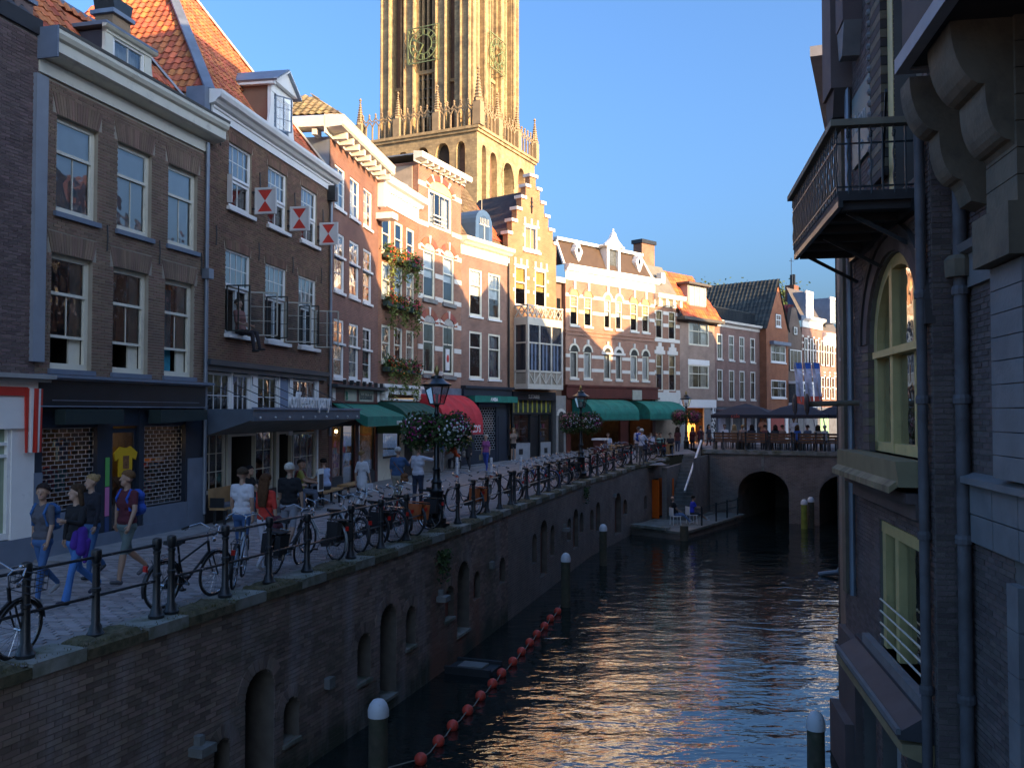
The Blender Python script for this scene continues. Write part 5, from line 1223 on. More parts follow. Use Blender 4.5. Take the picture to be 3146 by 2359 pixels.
# ---- house 8
B8=((3.11,52.59),1.009); b8=house('white_cornice_house','wide orange brick house with broad white cornice, arched windows and mansard roof',*B8); W8=8.62
bt8=brick_tex('warm_brick',(.40,.18,.11),(.31,.135,.085),(.36,.26,.2))
u8=[(.39,1.13),(1.66,2.38),(3.53,4.15),(4.63,5.26),(6.09,6.85),(7.31,8.04)]
l8=[(.38,1.08),(1.60,2.30),(3.47,4.13),(4.61,5.21),(6.08,6.80),(7.29,7.99)]
o8=[(a,b,7.9,9.66) for a,b in u8]+[(a,b,4.8,6.72) for a,b in l8]
simple_facade(b8,W8,4.35,10.6,o8,bt8,6)
ygl=mat('ochre_panel',(.66,.46,.17),.75,var=.1); ylw=mat('pale_amber_blind',(.70,.58,.30),.8)
for k,(a,b) in enumerate(u8):
    window(b8,a,b,7.9,9.66,cream,split=.62,inner='half',im=ylw if k in(0,1,4,5) else blind,fw=.06,dep=.02,bars_each=False,cu=4,ru=3,cl=1,rl=1,bar=.015); round_head(b8,a,b,9.66,ygl,ring=stonew if k in(2,3) else bt8,rise=1.0,rw=.16,vous=0); part(b8,'keystone',stonew,((a+b)/2-.09,(a+b)/2+.09,-.09,.02,10.0,10.5)); part(b8,'sill',stonew,(a-.06,b+.08,-.08,.02,7.78,7.9))
for k,(a,b) in enumerate(l8):
    window(b8,a,b,4.8,6.35,cream,split=.98,inner='blind' if k in(1,4,5) else 'drape',fw=.06,dep=.02,bars_each=False,cu=1)
    round_head(b8,a,b,6.37,mat('arched_glass',(.06,.065,.06),.1),ring=stonew if k in(2,3) else cream,rise=1.0,rw=.12 if k not in (2,3) else .2); part(b8,'keystone',stonew,((a+b)/2-.08,(a+b)/2+.08,-.09,.02,6.82,7.1)); part(b8,'sill',stonew,(a-.05,b+.06,-.07,.02,4.68,4.8))
bands(b8,W8,(9.66,8.72,6.1,5.3),o8,stonew,hh=.2)
part(b8,'string_course',bt8,(0,W8,-.05,.02,7.3,7.42),(0,W8,-.05,.02,7.52,7.6)); part(b8,'hood',stonew,(3.2,5.5,-.08,.02,6.3,6.44))
cornice(b8,W8+.02,[(0,10.52),(.05,10.52),(.05,11.02),(.0,11.04)],white,u0=-.02,name='frieze'); cornice(b8,W8+.35,[(0,11.0),(.20,11.06),(.3,11.2),(.38,11.26),(.38,11.40),(0,11.46)],white,u0=-.1)
brs=mat('brown_slate',(.075,.045,.028),.7,var=.15,bump=.2,bscale=9)
M().add([(0,.1,11.42),(W8,.1,11.42),(W8-.5,.75,12.95),(0,.75,12.95),(0,5,12.95),(W8-.5,5,12.95),(0,5,11.42),(W8,5,11.42)],[(0,1,2,3),(3,2,5,4),(0,3,4,6),(1,7,5,2)]).ob('mansard_roof',brs,b8)
part(b8,'roof_trim',white,(-.1,W8-.4,.55,.85,12.92,13.1)); M().bar((-.03,.1,11.45),(-.03,.76,12.98),.14,.12).ob('roof_trim',white,b8); M().bar((W8,.1,11.45),(W8-.48,.76,12.98),.14,.12).ob('roof_trim',white,b8)
for u in (1.4,7.3):
    m=M(); 
    for i in range(10):
        pass
    P=[]
    for i in range(16):
        t=2*math.pi*i/16; rr_=.32+.06*math.cos(4*t); P.append((u+rr_*math.cos(t)*.95,12.35+rr_*math.sin(t)*1.35-(.1 if math.sin(t)<-.5 else 0)))
    ow=M().prism(P,.18,.6).ob('oeil_de_boeuf',white,b8); M().prism([(u+.11*math.cos(2*math.pi*i/10),12.42+.18*math.sin(2*math.pi*i/10)) for i in range(10)],.165,.18).ob('pane',mat('black_glass',(.01,.012,.015)),ow)
d8=part(b8,'dormer',white,(3.95,4.15,.1,.9,11.5,12.95),(5.05,5.25,.1,.9,11.5,12.95),(3.95,5.25,.1,.9,12.85,13.05)); M().prism([(3.7,13.05),(5.55,13.05),(5.3,13.25),(4.95,13.5),(4.75,13.85),(4.6,13.95),(4.45,13.85),(4.25,13.5),(3.95,13.25)],.05,.25).ob('shaped_pediment',white,d8); M().tube([(4.6,.15,13.9),(4.6,.15,14.15)],.05,6).ob('finial',white,d8); part(d8,'side_cornice',white,(3.68,5.57,0.0,.9,13.0,13.1))
part(d8,'glazing',mat('dormer_curtain_glass',(.10,.11,.11),.1,var=.4,vscale=7),(4.15,5.05,.3,.35,11.5,12.85))
shp=mat('shop_red_brown',(.12,.03,.022),.45,var=.15)
part(b8,'shop_band',shp,(0,W8+.3,-.14,.05,4.28,4.40),(0,W8+.25,-.08,.05,3.72,4.28),(0,W8+.3,-.2,.05,3.62,3.72))
sgn=part(b8,'oval_sign',mat('sign_cream',(.45,.47,.38)),(5.1,6.0,-.95,-.9,3.55,4.15)); M().tube([(5.5,-.02,4.3),(5.5,-.9,4.25)],.02,5).ob('bracket',ironblk,sgn)
awning(b8,.55,4.9,3.55,2.35,1.55,grn,True,.35,scallop=True); awning(b8,6.0,9.9,3.5,2.35,1.55,grn,True,.35,scallop=True)
parts(b8,'shop_pillar',shp,(0,.4,-.05,.1,0,3.7),(5.0,5.8,-.05,.1,0,3.7),(8.3,W8,-.05,.1,0,3.7))
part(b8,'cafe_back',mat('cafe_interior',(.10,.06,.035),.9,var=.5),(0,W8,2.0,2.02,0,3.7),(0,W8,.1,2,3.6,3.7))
for k in range(4): M().sphere((1+k*2.0,1.2,2.6),.05,8,5).ob('lamp_bulb',bulb,b8)
shell(b8,W8,0,4.35,6,shp)
# ---- house 9
B9=((9.23,58.66),1.0); b9=house('ornate_slim_house','slim brick house with bracketed cream cornice and stepped stone window heads',*B9); W9=2.82
bt9=brick_tex('slim_brick',(.36,.15,.085),(.27,.11,.065),(.3,.22,.16))
o9=[(a,b,z,y) for a,b in ((.16,.92),(1.57,2.36)) for z,y in ((7.6,9.45),(4.2,6.58))]
simple_facade(b9,W9,3.4,10.0,o9,bt9,5)
for o in o9:
    window(b9,*o,cream,split=.66,inner='half',im=mat('tan_blind',(.50,.36,.18),.8),fw=.06,dep=.02,bars_each=False)
    if o[2]<5: M().prism([(o[0]-.2,o[3]),(o[1]+.2,o[3]),(o[1]+.2,o[3]+.25),(o[1]+.02,o[3]+.25),(o[1]+.02,o[3]+.5),(o[1]-.2,o[3]+.5),(o[1]-.2,o[3]+.75),(o[0]+.2,o[3]+.75),(o[0]+.2,o[3]+.5),(o[0]-.02,o[3]+.5),(o[0]-.02,o[3]+.25),(o[0]-.2,o[3]+.25)],-.05,.02).ob('stepped_head',stonew,b9)
bands(b9,W9,(9.3,8.5,7.5,5.4,4.15),o9,stonew)
cornice(b9,W9+.3,[(0,9.7),(.05,9.7),(.05,10.1),(.35,10.2),(.4,10.3),(.4,10.5),(0,10.55)],cream,u0=-.05)
for k in range(4): part(b9,'bracket',cream,(.1+k*.8,.35+k*.8,-.3,0,9.75,10.2))
M().add([(0,.1,10.5),(W9,.1,10.5),(W9-.3,1.2,12.6),(.0,1.2,12.6),(0,4,12.6),(W9-.3,4,12.6)],[(0,1,2,3),(3,2,5,4)]).ob('slate_roof',mat('fish_slate',(.18,.17,.14),.7,var=.2,bump=.3,bscale=10),b9); part(b9,'roof_light',white,(1.1,1.5,.2,.6,11.3,12.0)); 
ch=part(b9,'chimney',bt9,(.3,1.7,1.2,1.9,12.0,14.0)); part(ch,'cap',ironblk,(.2,1.8,1.1,2.0,14.0,14.25))
part(b9,'ground_floor',stonew,(0,W9,-.06,.1,3.4,4.1)); part(b9,'shopfront',mat('shop_tan',(.35,.27,.19),.8),(0,W9,.05,.1,0,3.4)); shell(b9,W9,0,3.4,5,bt9)
# ---- house 10
B10=((11.23,60.65),.95); b10=house('red_roof_house','pale brick house with a bright orange tiled roof and wide dormer',*B10); W10=4.46
bt10=brick_tex('pale_pink_brick',(.38,.24,.18),(.31,.19,.145),(.38,.32,.26))
o10=[(1.1,3.7,7.36,8.95),(1.05,3.65,4.42,6.04)]
simple_facade(b10,W10,3.2,9.1,o10,bt10,5)
for o in o10: window(b10,*o,cream,split=.62,cu=2,cl=2,inner='curtain',fw=.09,dep=.0,bars_each=False)
part(b10,'white_lintel',white,(1.0,3.7,-.03,.02,6.04,6.4)); part(b10,'eave',mat('eave_dark',(.10,.09,.08),.7),(-.3,W10+.4,-.6,.1,9.0,9.2))
brightt=mat('bright_orange_tile',(.50,.12,.04))
tile_roof(b10,[(-.3,-.5,9.2),(W10+.3,-.5,9.2),(W10-.9,1.2,12.3),(.3-1.2,1.2,12.3)],brightt,seed=31,tw=.3,tl=.38,holes=[(1.1,3.3,9.9,11.5)])
d=part(b10,'dormer',mat('grey_cheek',(.30,.29,.27),.7),(1.0,3.4,.0,1.0,10.0,11.5)); part(d,'roof',mat('eave_dark',(.10,.09,.08)),(.75,3.6,-.3,1.2,11.5,11.65)); part(d,'glazing',mat('dormer_pane',(.30,.36,.38),.1),(1.2,3.25,-.02,0,10.1,11.4)); 
for x in (1.2,1.87,2.55,3.2): part(d,'mullion',cream,(x-.03,x+.03,-.05,-.02,10.1,11.4))
part(b10,'white_band',white,(-.1,W10,-.1,.05,3.1,3.66)); part(b10,'shopfront',mat('shop_grey',(.30,.30,.29),.8),(0,.7,.0,.1,0,3.1),(3.0,W10,.0,.1,0,3.1)); part(b10,'lit_interior',emis('amber_shop_light',(1.0,.42,.08),.9),(.9,2.8,.6,.62,.4,2.7))
shell(b10,W10,0,3.2,5,bt10)
part(b10,'patterned_post',mat('black_white_pattern',(.75,.75,.72),.6,var=.0,dirt=(.03,.03,.03),dscale=5,thr=(.5,.52)),(W10-.55,W10-.05,-.06,.0,.3,3.6))
# ---- house 11
B11=((14.3,63.89),.847); b11=house('mauve_brick_house','mauve brick house with eight slim windows and a roof terrace railing',*B11); W11=7.24
bt11=brick_tex('mauve_brick',(.27,.135,.105),(.21,.105,.085),(.26,.2,.17))
c11=[(.22,1.38),(2.02,3.19),(3.70,4.86),(5.50,6.65)]; o11=[(a,b,z,y) for a,b in c11 for z,y in ((6.56,8.37),(3.72,5.84))]
simple_facade(b11,W11,3.2,8.95,o11,bt11,6)
for o in o11: window(b11,o[0]+.12,o[1]-.22,o[2],o[3],stonew,split=.62,inner='curtain',fw=.08,dep=.0,bars_each=False,sill=stonew); part(b11,'pier',bt11,(o[0]-.001,o[0]+.12,-.001,.1,o[2],o[3]),(o[1]-.22,o[1]+.001,-.001,.1,o[2],o[3]))
cornice(b11,W11+.2,[(0,8.9),(.05,8.9),(.05,9.1),(.3,9.18),(.34,9.34),(0,9.4)],stonew,u0=-.05)
rl=part(b11,'terrace_railing',ironblk,(0,W11,.3,.34,10.3,10.36)); 
for k in range(60): M().box(.02+k*.121,.05+k*.121,.305,.335,9.35,10.3).ob('bar',ironblk,rl)
part(b11,'striped_awning',mat('striped_awning',(.20,.11,.11),.8,var=.4,vscale=9),(.2,W11-.4,-1.4,.0,2.9,3.0)); part(b11,'shopfront',mat('shop_slate',(.10,.11,.13),.6,var=.3),(0,W11,.05,.1,0,3.2)); parts(b11,'white_column',white,(2.4,2.6,-.05,.05,0,2.9),(4.2,4.4,-.05,.05,0,2.9),(6.3,6.5,-.05,.05,0,2.9)); parts(b11,'poster',mat('poster',(.45,.42,.48),.7,var=.3,vscale=6),(.5,1.5,-.02,.05,1.4,2.4),(4.8,5.6,-.02,.05,1.4,2.4)); shell(b11,W11,0,3.2,6,bt11)
# ---- house 12 : gable turned to the canal, long dark roof
def px_at(x,y,Y):
    d=ray(x,y); return Vector((d[0]/d[1]*Y,Y,CAMH+d[2]/d[1]*Y))
b12=house('rust_gable_house','rust brick house with pointed gable and long dark tiled roof side',(19.39,69.06),.847); W12=4.04
zE=2.8+(1266-1010)/2787*69.2; zA=2.8+(1266-866)/2787*70.6
bt12=brick_tex('rust_brick',(.40,.13,.055),(.31,.10,.045),(.33,.17,.1))
z_=lambda y,Y=70.6:2.8+(1266-y)/2787*Y
q=[(W12*.2,W12*.88,z_(1113),z_(1060)),(W12*.2,W12*.88,z_(1222),z_(1168)),(W12*.42,W12*.66,z_(1003),z_(965))]
m=wall_sheet(W12,0,zE,[o for o in q if o[3]<zE]); m.prism([(0,zE),(W12,zE),(W12*.52,zA)],0,.3); m.ob('wall',bt12,b12)
for k,o in enumerate(q): window(b12,*o,white,split=.55,cu=3 if k==0 else 2,cl=3 if k==0 else 2,inner='curtain',fw=.08,dep=-.04 if k==2 else .0,bars_each=False,sill=white)
shell(b12,W12,0,zE,9,bt12); dkt=mat('dark_pantile',(.045,.05,.045),.75,var=.2,rand=.3)
tile_roof(b12,[(-.2,16,zE),(-.2,-.1,zE),(W12*.52,-.1,zA),(W12*.52,16,zA)],dkt,seed=40,tw=.33,tl=.42)
M().quad((W12+.2,-.1,zE),(W12+.2,16,zE),(W12*.52,16,zA),(W12*.52,-.1,zA)).ob('far_slope',dkt,b12); part(b12,'bay_roof',leadm,(W12*.15,W12*.95,-.35,0,z_(1060),z_(1050)))
# ---- houses 13, 14 behind
W13=2.74
b13=house('brown_gable_house','narrow brown gable house with a white two-storey bay',(22.0,72.15),.847); bt13=brick_tex('brown_far_brick',(.15,.10,.08),(.11,.075,.06),(.18,.15,.12)); y_=lambda y:2.8+(1266-y)/2787*73.2
m=M(); m.prism([(0,0),(W13,0),(W13,y_(1025)),(W13*.6,y_(945)),(W13*.3,y_(945)),(0,y_(1020))],0,.3); m.ob('wall',bt13,b13); shell(b13,W13,0,y_(1025),6,bt13)
window(b13,W13*.05,W13*.9,y_(1140),y_(1075),white,cu=3,inner='curtain',dep=-.09,fw=.07,bars_each=False); window(b13,W13*.35,W13*.6,y_(1028),y_(1005),white,inner='dark',dep=-.09,bars_each=False,fw=.06)
by=part(b13,'bay',white,(W13*.0,W13*1.25,-.7,0,y_(1180),y_(1172)),(W13*.0,W13*1.25,-.7,0,y_(1247),y_(1238))); part(by,'glazing',mat('dormer_curtain_glass',(.10,.11,.11)),(W13*.05,W13*1.2,-.62,0,y_(1238),y_(1180)))
for k in range(6): part(by,'mullion',white,(W13*(.0+.235*k),W13*(.0+.235*k)+.1,-.68,-.6,y_(1238),y_(1180)))
part(by,'transom',white,(0,W13*1.25,-.68,-.6,y_(1202),y_(1198)))
tile_roof(b13,[(0,6,y_(1020)),(0,0,y_(1020)),(W13*.45,0,y_(935)),(W13*.45,6,y_(935))],mat('dark_red_tile',(.22,.05,.035),.8,rand=.25),seed=44,tw=.34,tl=.42)
ch=part(b13,'chimney',bt13,(W13*.2,W13*.5,1.5,2.3,y_(975),y_(930))); part(ch,'cap',redbrick,(W13*.17,W13*.53,1.4,2.4,y_(930),y_(926)))
part(b13,'ground_shop',mat('shop_slate',(.10,.11,.13)),(0,W13*1.5,-.05,.02,0,y_(1250)))
W14=10.0
b14=house('striped_white_house','brick house with white striping, white cornice and blue dormers beside the flags',(23.8,74.28),.847); v_=lambda y,u=0:2.8+(1266-y)/2787*(75.5+u*.75)
bt14=brick_tex('far_red_brick',(.30,.13,.10),(.22,.10,.08),(.3,.24,.2)); H14=v_(1008)
simple_facade(b14,W14,0,H14,[],bt14,5)
cornice(b14,W14*.42,[(0,H14),(.1,H14),(.1,H14+.5),(.4,H14+.7),(.4,H14+.9),(0,H14+1)],white,u0=-.1); cornice(b14,W14,[(0,H14-1.2),(.1,H14-1.2),(.1,H14-.6),(.4,H14-.4),(.4,H14-.2),(0,H14-.1)],white,u0=W14*.43)
for k in range(6):
    u=.3+k*1.15
    for z0_,z1_ in ((v_(1120),v_(1040)),(v_(1225),v_(1155))): window(b14,u,u+.75,z0_,z1_,white,split=.55,inner='curtain',dep=-.09,fw=.08,bars_each=False); bands(b14,0,(),[],stonew)
for k,z in enumerate((v_(1035),v_(1055),v_(1075),v_(1140),v_(1150),v_(1190))): bands(b14,W14*.75,(z,),[(.3+q*1.15,1.05+q*1.15,0,50) for q in range(6)],stonew,hh=.15)
M().add([(0,.1,H14+.9),(W14*.42,.1,H14+.9),(W14*.38,1.4,H14+3.4),(.2,1.4,H14+3.4)],[(0,1,2,3)]).ob('mansard_slope',mat('far_slate',(.10,.09,.085),.7,var=.2),b14); M().add([(W14*.43,.6,H14-.1),(W14,.6,H14-.1),(W14,2,H14+2.6),(W14*.46,2,H14+2.6)],[(0,1,2,3)]).ob('mansard_slope',MT['far_slate'],b14)
for u in (.9,W14*.62): 
    d=part(b14,'dormer',mat('dormer_blue_pale',(.17,.24,.33),.6),(u,u+1.5,.05,1.6,H14+.8,H14+3.0)); part(d,'frame',white,(u-.05,u+1.55,-.02,.1,H14+2.85,H14+3.1),(u,u+.15,-.02,.05,H14+.8,H14+2.9),(u+1.35,u+1.5,-.02,.05,H14+.8,H14+2.9)); part(d,'pane',mat('dormer_pane',(.30,.36,.38)),(u+.15,u+1.35,0,.04,H14+.9,H14+2.8))
ch=part(b14,'chimney',redbrick,(3.2,4.2,2,2.8,H14+2.6,H14+4.0)); parts(ch,'pot',ironblk,(3.3,3.5,2.2,2.4,H14+4,H14+4.9),(3.8,4.0,2.2,2.4,H14+4,H14+5.0)); M().tube([(3.6,2.4,H14+4),(3.6,2.4,H14+6.4)],.03,5).ob('aerial_mast',ironblk,ch); M().tube([(3.2,2.4,H14+6.1),(4.2,2.4,H14+6.2)],.02,4).ob('aerial_bar',ironblk,ch)
part(b14,'shopfront',mat('shop_slate',(.10,.11,.13)),(0,W14,-.08,-.02,0,v_(1250))); part(b14,'green_shop',mat('pale_green_shop',(.22,.42,.26),.6),(3.4,5.2,-.12,-.08,.5,v_(1275)))
# tree tops peeping over the dark roof
tr=thing('tree','leafy green tree top showing above the dark roof ridge','tree',tuple(px_at(2245,1266,95).to_2d().to_3d())); 
tr.location.z=0; smooth_angle(M().tube([(0,0,0),(.2,0,6),(0,.3,11)],[.4,.3,.12],8).ob('trunk',pilem,tr)); rt=random.Random(8); m=M()
for L_ in ((-.8,3),(1.6,2.6),(3.6,2.4),(-2.6,2.2),(5.2,2.0)): M().tube([(0,.2,8),(L_[0]*.6,.4,11),(L_[0],.5,13.0+L_[1]*.2)],[.15,.1,.04],6).ob('limb',pilem,tr)
zt_=2.8+(1266-868)/2787*95
for i in range(9000):
    c=rt.choice([(-2.6,1.6),(-.8,1.9),(1.5,1.9),(3.6,1.9),(5.4,1.7)]); p=Vector((c[0]+rt.gauss(0,.95),rt.gauss(.4,1.1),zt_-c[1]+rt.gauss(0,.7))); s=rt.uniform(.08,.16); a=Vector((rt.gauss(0,1),rt.gauss(0,1),rt.gauss(0,1))).normalized()*s; b=Vector((rt.gauss(0,1),rt.gauss(0,1),rt.gauss(0,1))).normalized()*s
    m.quad(tuple(p-a),tuple(p+b),tuple(p+a),tuple(p-b))
m.ob('crown',leaf2,tr,kind='stuff')
# ================================================================= cathedral tower
sand=brick_tex('tower_stone',(.50,.36,.185),(.36,.26,.135),(.30,.22,.125),bw=.9,bh=.42,ms=.02,dirt=(.15,.115,.075),dscale=.35,thr=(.48,.72))
tbrick=brick_tex('tower_brick_panel',(.22,.12,.075),(.17,.095,.06),(.2,.13,.09),bw=.4,bh=.14,ms=.015,dirt=(.12,.085,.06),dscale=.4)
tw=thing('cathedral_tower','huge sandstone gothic tower with pinnacled gallery and skeleton clock dials','tower',(-5.43,140.0,0.0),math.atan2(-.432,.902))
ZG=47.0; A_=21.8
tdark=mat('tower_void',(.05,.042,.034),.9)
# base block: two visible faces with gothic niches
def gothic(c,w,z0,z1,n=8):
    r=w/2; zs=z1-w*.85; P=[(c-r,z0),(c+r,z0),(c+r,zs)]
    for i in range(1,n): t=i/n; P.append((c+r*math.cos(t*math.pi/2)**.75,zs+(z1-zs)*math.sin(t*math.pi/2)**1.05))
    P.append((c,z1))
    for i in range(n-1,0,-1): t=i/n; P.append((c-r*math.cos(t*math.pi/2)**.75,zs+(z1-zs)*math.sin(t*math.pi/2)**1.05))
    P.append((c-r,zs)); return P
def niche(face,c,w,z0,z1,depth,mt,trim=True):
    """pointed recess set in a face: dark back, reveal walls, raised stone trim"""
    P=gothic(c,w,z0,z1); k=len(P)
    F=(lambda x,y,z:(x,y,z)) if face==0 else (lambda x,y,z:(-y,x,z))      # face 1 is the x=0 side
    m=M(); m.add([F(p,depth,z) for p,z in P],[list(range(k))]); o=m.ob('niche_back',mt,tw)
    m=M(); m.add([F(p,-.03,z) for p,z in P]+[F(p,depth,z) for p,z in P],[(i,(i+1)%k,k+(i+1)%k,k+i) for i in range(k)]); m.ob('niche_reveal',sand,tw)
    if trim:
        Q=gothic(c,w+.6,z0,z1+.45); m=M()
        m.add([F(p,-.12,z) for p,z in P]+[F(p,-.12,z) for p,z in Q]+[F(p,0,z) for p,z in Q],[(i,i+1,k+i+1,k+i) for i in range(2,k-1)]+[(k+i,k+i+1,2*k+i+1,2*k+i) for i in range(2,k-1)]); m.ob('niche_moulding',sand,tw)
def tface(face,cells,z0,z1,x0,x1,off):
    """face sheet with niches cut in columns: cells=[(centre,width,zbase,ztop)]"""
    F=(lambda x,y,z:(x,y+off,z)) if face==0 else (lambda x,y,z:(-y-off,x,z))
    ops=[]; m=M(); n=8
    xs=sorted([x0,x1]+[c-w/2 for c,w,_,_ in cells]+[c+w/2 for c,w,_,_ in cells])
    for a,b in zip(xs[:-1],xs[1:]):
        hit=[q for q in cells if q[0]-q[1]/2-1e-6<=a and b<=q[0]+q[1]/2+1e-6]
        if not hit: m.quad(F(a,0,z0),F(b,0,z0),F(b,0,z1),F(a,0,z1)); continue
        c,w,zb,zt=hit[0]
        if zb>z0: m.quad(F(a,0,z0),F(b,0,z0),F(b,0,zb),F(a,0,zb))
        P=gothic(c,w,zb,zt)[2:]          # right springing .. apex .. left springing
        for (p,q),(r,s) in zip(P[:-1],P[1:]): m.quad(F(p,0,q),F(r,0,s),F(r,0,z1),F(p,0,z1))
    return m.ob('wall_face',sand,tw)
L0=[(-20.4,1.3,20,43.4),(-17.3,2.6,20,44.4),(-13.6,2.6,20,44.9),(-9.9,2.6,20,45.2),(-6.2,2.6,20,45.4),(-2.9,1.6,20,45.3)]
R0=[(2.3,1.5,20,44.9),(5.6,2.6,20,44.6),(11.0,4.4,20,44.2),(16.3,2.6,20,44.6),(19.4,1.4,20,44.6)]
tface(0,L0,0,ZG,-A_,0,0); tface(1,R0,0,ZG,0,A_,0)
for c,w,a,b in L0: niche(0,c,w,a,b,1.1,tbrick if w<2 else tdark,False)
for k,(c,w,a,b) in enumerate(R0): niche(1,c,w,a,b,1.0 if k!=2 else 1.8,tbrick if k!=2 else tdark,k in (2,))
M().quad((-A_,0,0),(-A_,0,ZG),(-A_,A_,ZG),(-A_,A_,0)).ob('wall_face',sand,tw); M().quad((0,A_,0),(0,A_,ZG),(-A_,A_,ZG),(-A_,A_,0)).ob('wall_face',sand,tw)
M().tube([(-1.0,11.0,20),(-1.0,11.0,43)],.25,6).ob('mullion',sand,tw)
# gallery ledge and balustrade
for z,o in ((ZG,.55),(ZG-.45,.3)): M().box(-A_-o,o,-o,A_+o,z,z+.45).ob('gallery_ledge',sand,tw)
stone_d=mat('gallery_stone',(.34,.25,.15),.9,var=.25,vscale=.6,dirt=(.13,.10,.07),dscale=.6)
def baluster_mesh():
    m=M(); m.box(-.09,.09,-.14,.14,0,2.9); 
    m.bar((-.08,0,2.8),(.56,0,4.0),.14,.2); m.bar((.08,0,2.8),(-.56,0,4.0),.14,.2)
    return m
bme=baluster_mesh().mesh('baluster'); bme.materials.append(stone_d)
def finial_mesh():
    m=M(); m.bar((-.55,0,3.9),(0,0,4.75),.13,.2); m.bar((.55,0,3.9),(0,0,4.75),.13,.2); m.lathe([(.08,4.6),(.2,5.0),(.08,5.15),(.22,5.35),(.02,5.75)],6); return m
fme=finial_mesh().mesh('finial'); fme.materials.append(stone_d)
def pinn_mesh():
    m=M(); m.box(-.6,.6,-.6,.6,0,3.9); m.lathe([(.75,3.9),(.8,4.3),(.62,4.4)],4); 
    pr=[]
    for i in range(9):
        t=i/8; r=.5*(1-t)+.07; pr+= [(r,4.4+t*4.4),(r+.14,4.52+t*4.4),(r*.95,4.75+t*4.4)]
    m.lathe(pr+[(.28,9.4),(.05,9.9)],6); return m
pme=pinn_mesh().mesh('pinnacle'); pme.materials.append(stone_d)
for face in (0,1):
    NP=3; L_=A_+.4
    for k in range(NP+1):
        s=k/NP*L_-.2
        if face==1 and k==0: continue
        o=link('pinnacle',pme,tw); o.location=(-A_+s-.0,0.05,ZG+.45) if face==0 else (-.05,s,ZG+.45); o.scale=(1,1,.76)
        if face==0 and k==NP: o.scale=(1.1,1.1,.95)
    for k in range(NP):
        n=6
        for i in range(1,n):
            s=(k+i/n)/NP*L_-.2
            o=link('baluster',bme,tw); o.scale=(1,1,.80); o.location=(-A_+s,0,ZG+.45) if face==0 else (0,s,ZG+.45); o.rotation_euler=(0,0,0 if face==0 else math.pi/2)
        for i in range(n):
            s=(k+(i+.5)/n)/NP*L_-.2
            o=link('finial',fme,tw); o.scale=(1,1,.80); o.location=(-A_+s,0,ZG+.45) if face==0 else (0,s,ZG+.45); o.rotation_euler=(0,0,0 if face==0 else math.pi/2)
# shaft
S_=2.4; ZT=92.0
def shaft(face):
    F=(lambda x0,x1,y0,y1,z0,z1:(x0,x1,y0+S_,y1+S_,z0,z1)) if face==0 else (lambda x0,x1,y0,y1,z0,z1:(-y1-S_,-y0-S_,-x1,-x0,z0,z1))
    z0=ZG+.4
    for a,b,o in ((-19.4,-17.5,-.2),(-15.0,-12.9,0),(-9.0,-6.9,0),(-4.3,-2.4,-.2)):
        if face==1 and a<-19: pass
        part(tw,'buttress',sand,F(a,b,o,3.0,z0,ZT))
        for c in (a+.18,b-.18): M().tube([(c,o-.12+S_,z0),(c,o-.12+S_,ZT)] if face==0 else [(-(o-.12)-S_,-c,z0),(-(o-.12)-S_,-c,ZT)],.22,6).ob('shaft_roll',sand,tw)
    for a,b in ((-17.5,-15.0),(-6.9,-4.3)):
        part(tw,'blind_panel',tbrick,F(a,b,1.5,1.7,z0,ZT)); c=(a+b)/2; part(tw,'panel_mullion',sand,F(c-.15,c+.15,1.1,1.5,z0,ZT)); 
        for z in (56.5,74): part(tw,'panel_transom',sand,F(a,b,1.05,1.5,z,z+.5))
    a,b=-12.9,-9.0
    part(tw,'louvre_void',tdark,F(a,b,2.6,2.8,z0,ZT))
    for k in range(1,4): c=a+(b-a)*k/4+ (0); part(tw,'window_mullion',sand,F(c-.16,c+.16,.9,1.4,z0,ZT)) if k!=2 or True else None
    for k in range(9): 
        z=z0+.8+k*1.55
        if z<58.5: part(tw,'louvre',mat('lead_louvre',(.08,.075,.065),.7),F(a,b,1.0,2.4,z,z+.18))
    part(tw,'clock_transom',sand,F(a,b,.7,1.3,58.4,59.0))
    for c in (a,b): part(tw,'jamb',sand,F(c-.35,c+.35,.5,2.8,z0,ZT))
    # skeleton dial
    cc=(a+b)/2; zc_=62.8; R=2.55
    gilt=mat('verdigris_dial',(.30,.36,.16),.45,.5,var=.3,vscale=2); m=M(); Y=-.55+S_
    def Pt(x,z,y=Y): return (x,y,z) if face==0 else (-y,-x,z)
    m2=M()
    for rad in (R,R*.62): m2.tube([Pt(cc+rad*math.cos(2*math.pi*i/28),zc_+rad*math.sin(2*math.pi*i/28)) for i in range(28)],.085,5,closed=True)
    for i in range(12):
        t=2*math.pi*i/12
        for dt in (-.07,.07): m2.bar(Pt(cc+R*.64*math.cos(t+dt),zc_+R*.64*math.sin(t+dt)),Pt(cc+R*.98*math.cos(t+dt),zc_+R*.98*math.sin(t+dt)),.12,.1)
    dial=m2.ob('clock_dial',gilt,tw)
    m=M(); q=R+.35
    for p,r in (((-q,-q),(q,-q)),((q,-q),(q,q)),((q,q),(-q,q)),((-q,q),(-q,-q))): m.bar(Pt(cc+p[0],zc_+p[1]),Pt(cc+r[0],zc_+r[1]),.14,.14)
    for sx in (-1,1):
        for sz in (-1,1): m.tube([Pt(cc+sx*(q-.55)+.35*math.cos(2*math.pi*i/8),zc_+sz*(q-.55)+.35*math.sin(2*math.pi*i/8)) for i in range(8)],.05,4,closed=True)
    m.ob('square_frame',gilt,dial)
    m=M(); m.bar(Pt(cc,zc_),Pt(cc-1.9,zc_+1.1),.2,.1); m.ob('clock_hand',gilt,dial); m=M(); m.bar(Pt(cc,zc_),Pt(cc-.7,zc_-1.3),.26,.1); m.ob('clock_hand',gilt,dial)
shaft(0); shaft(1)
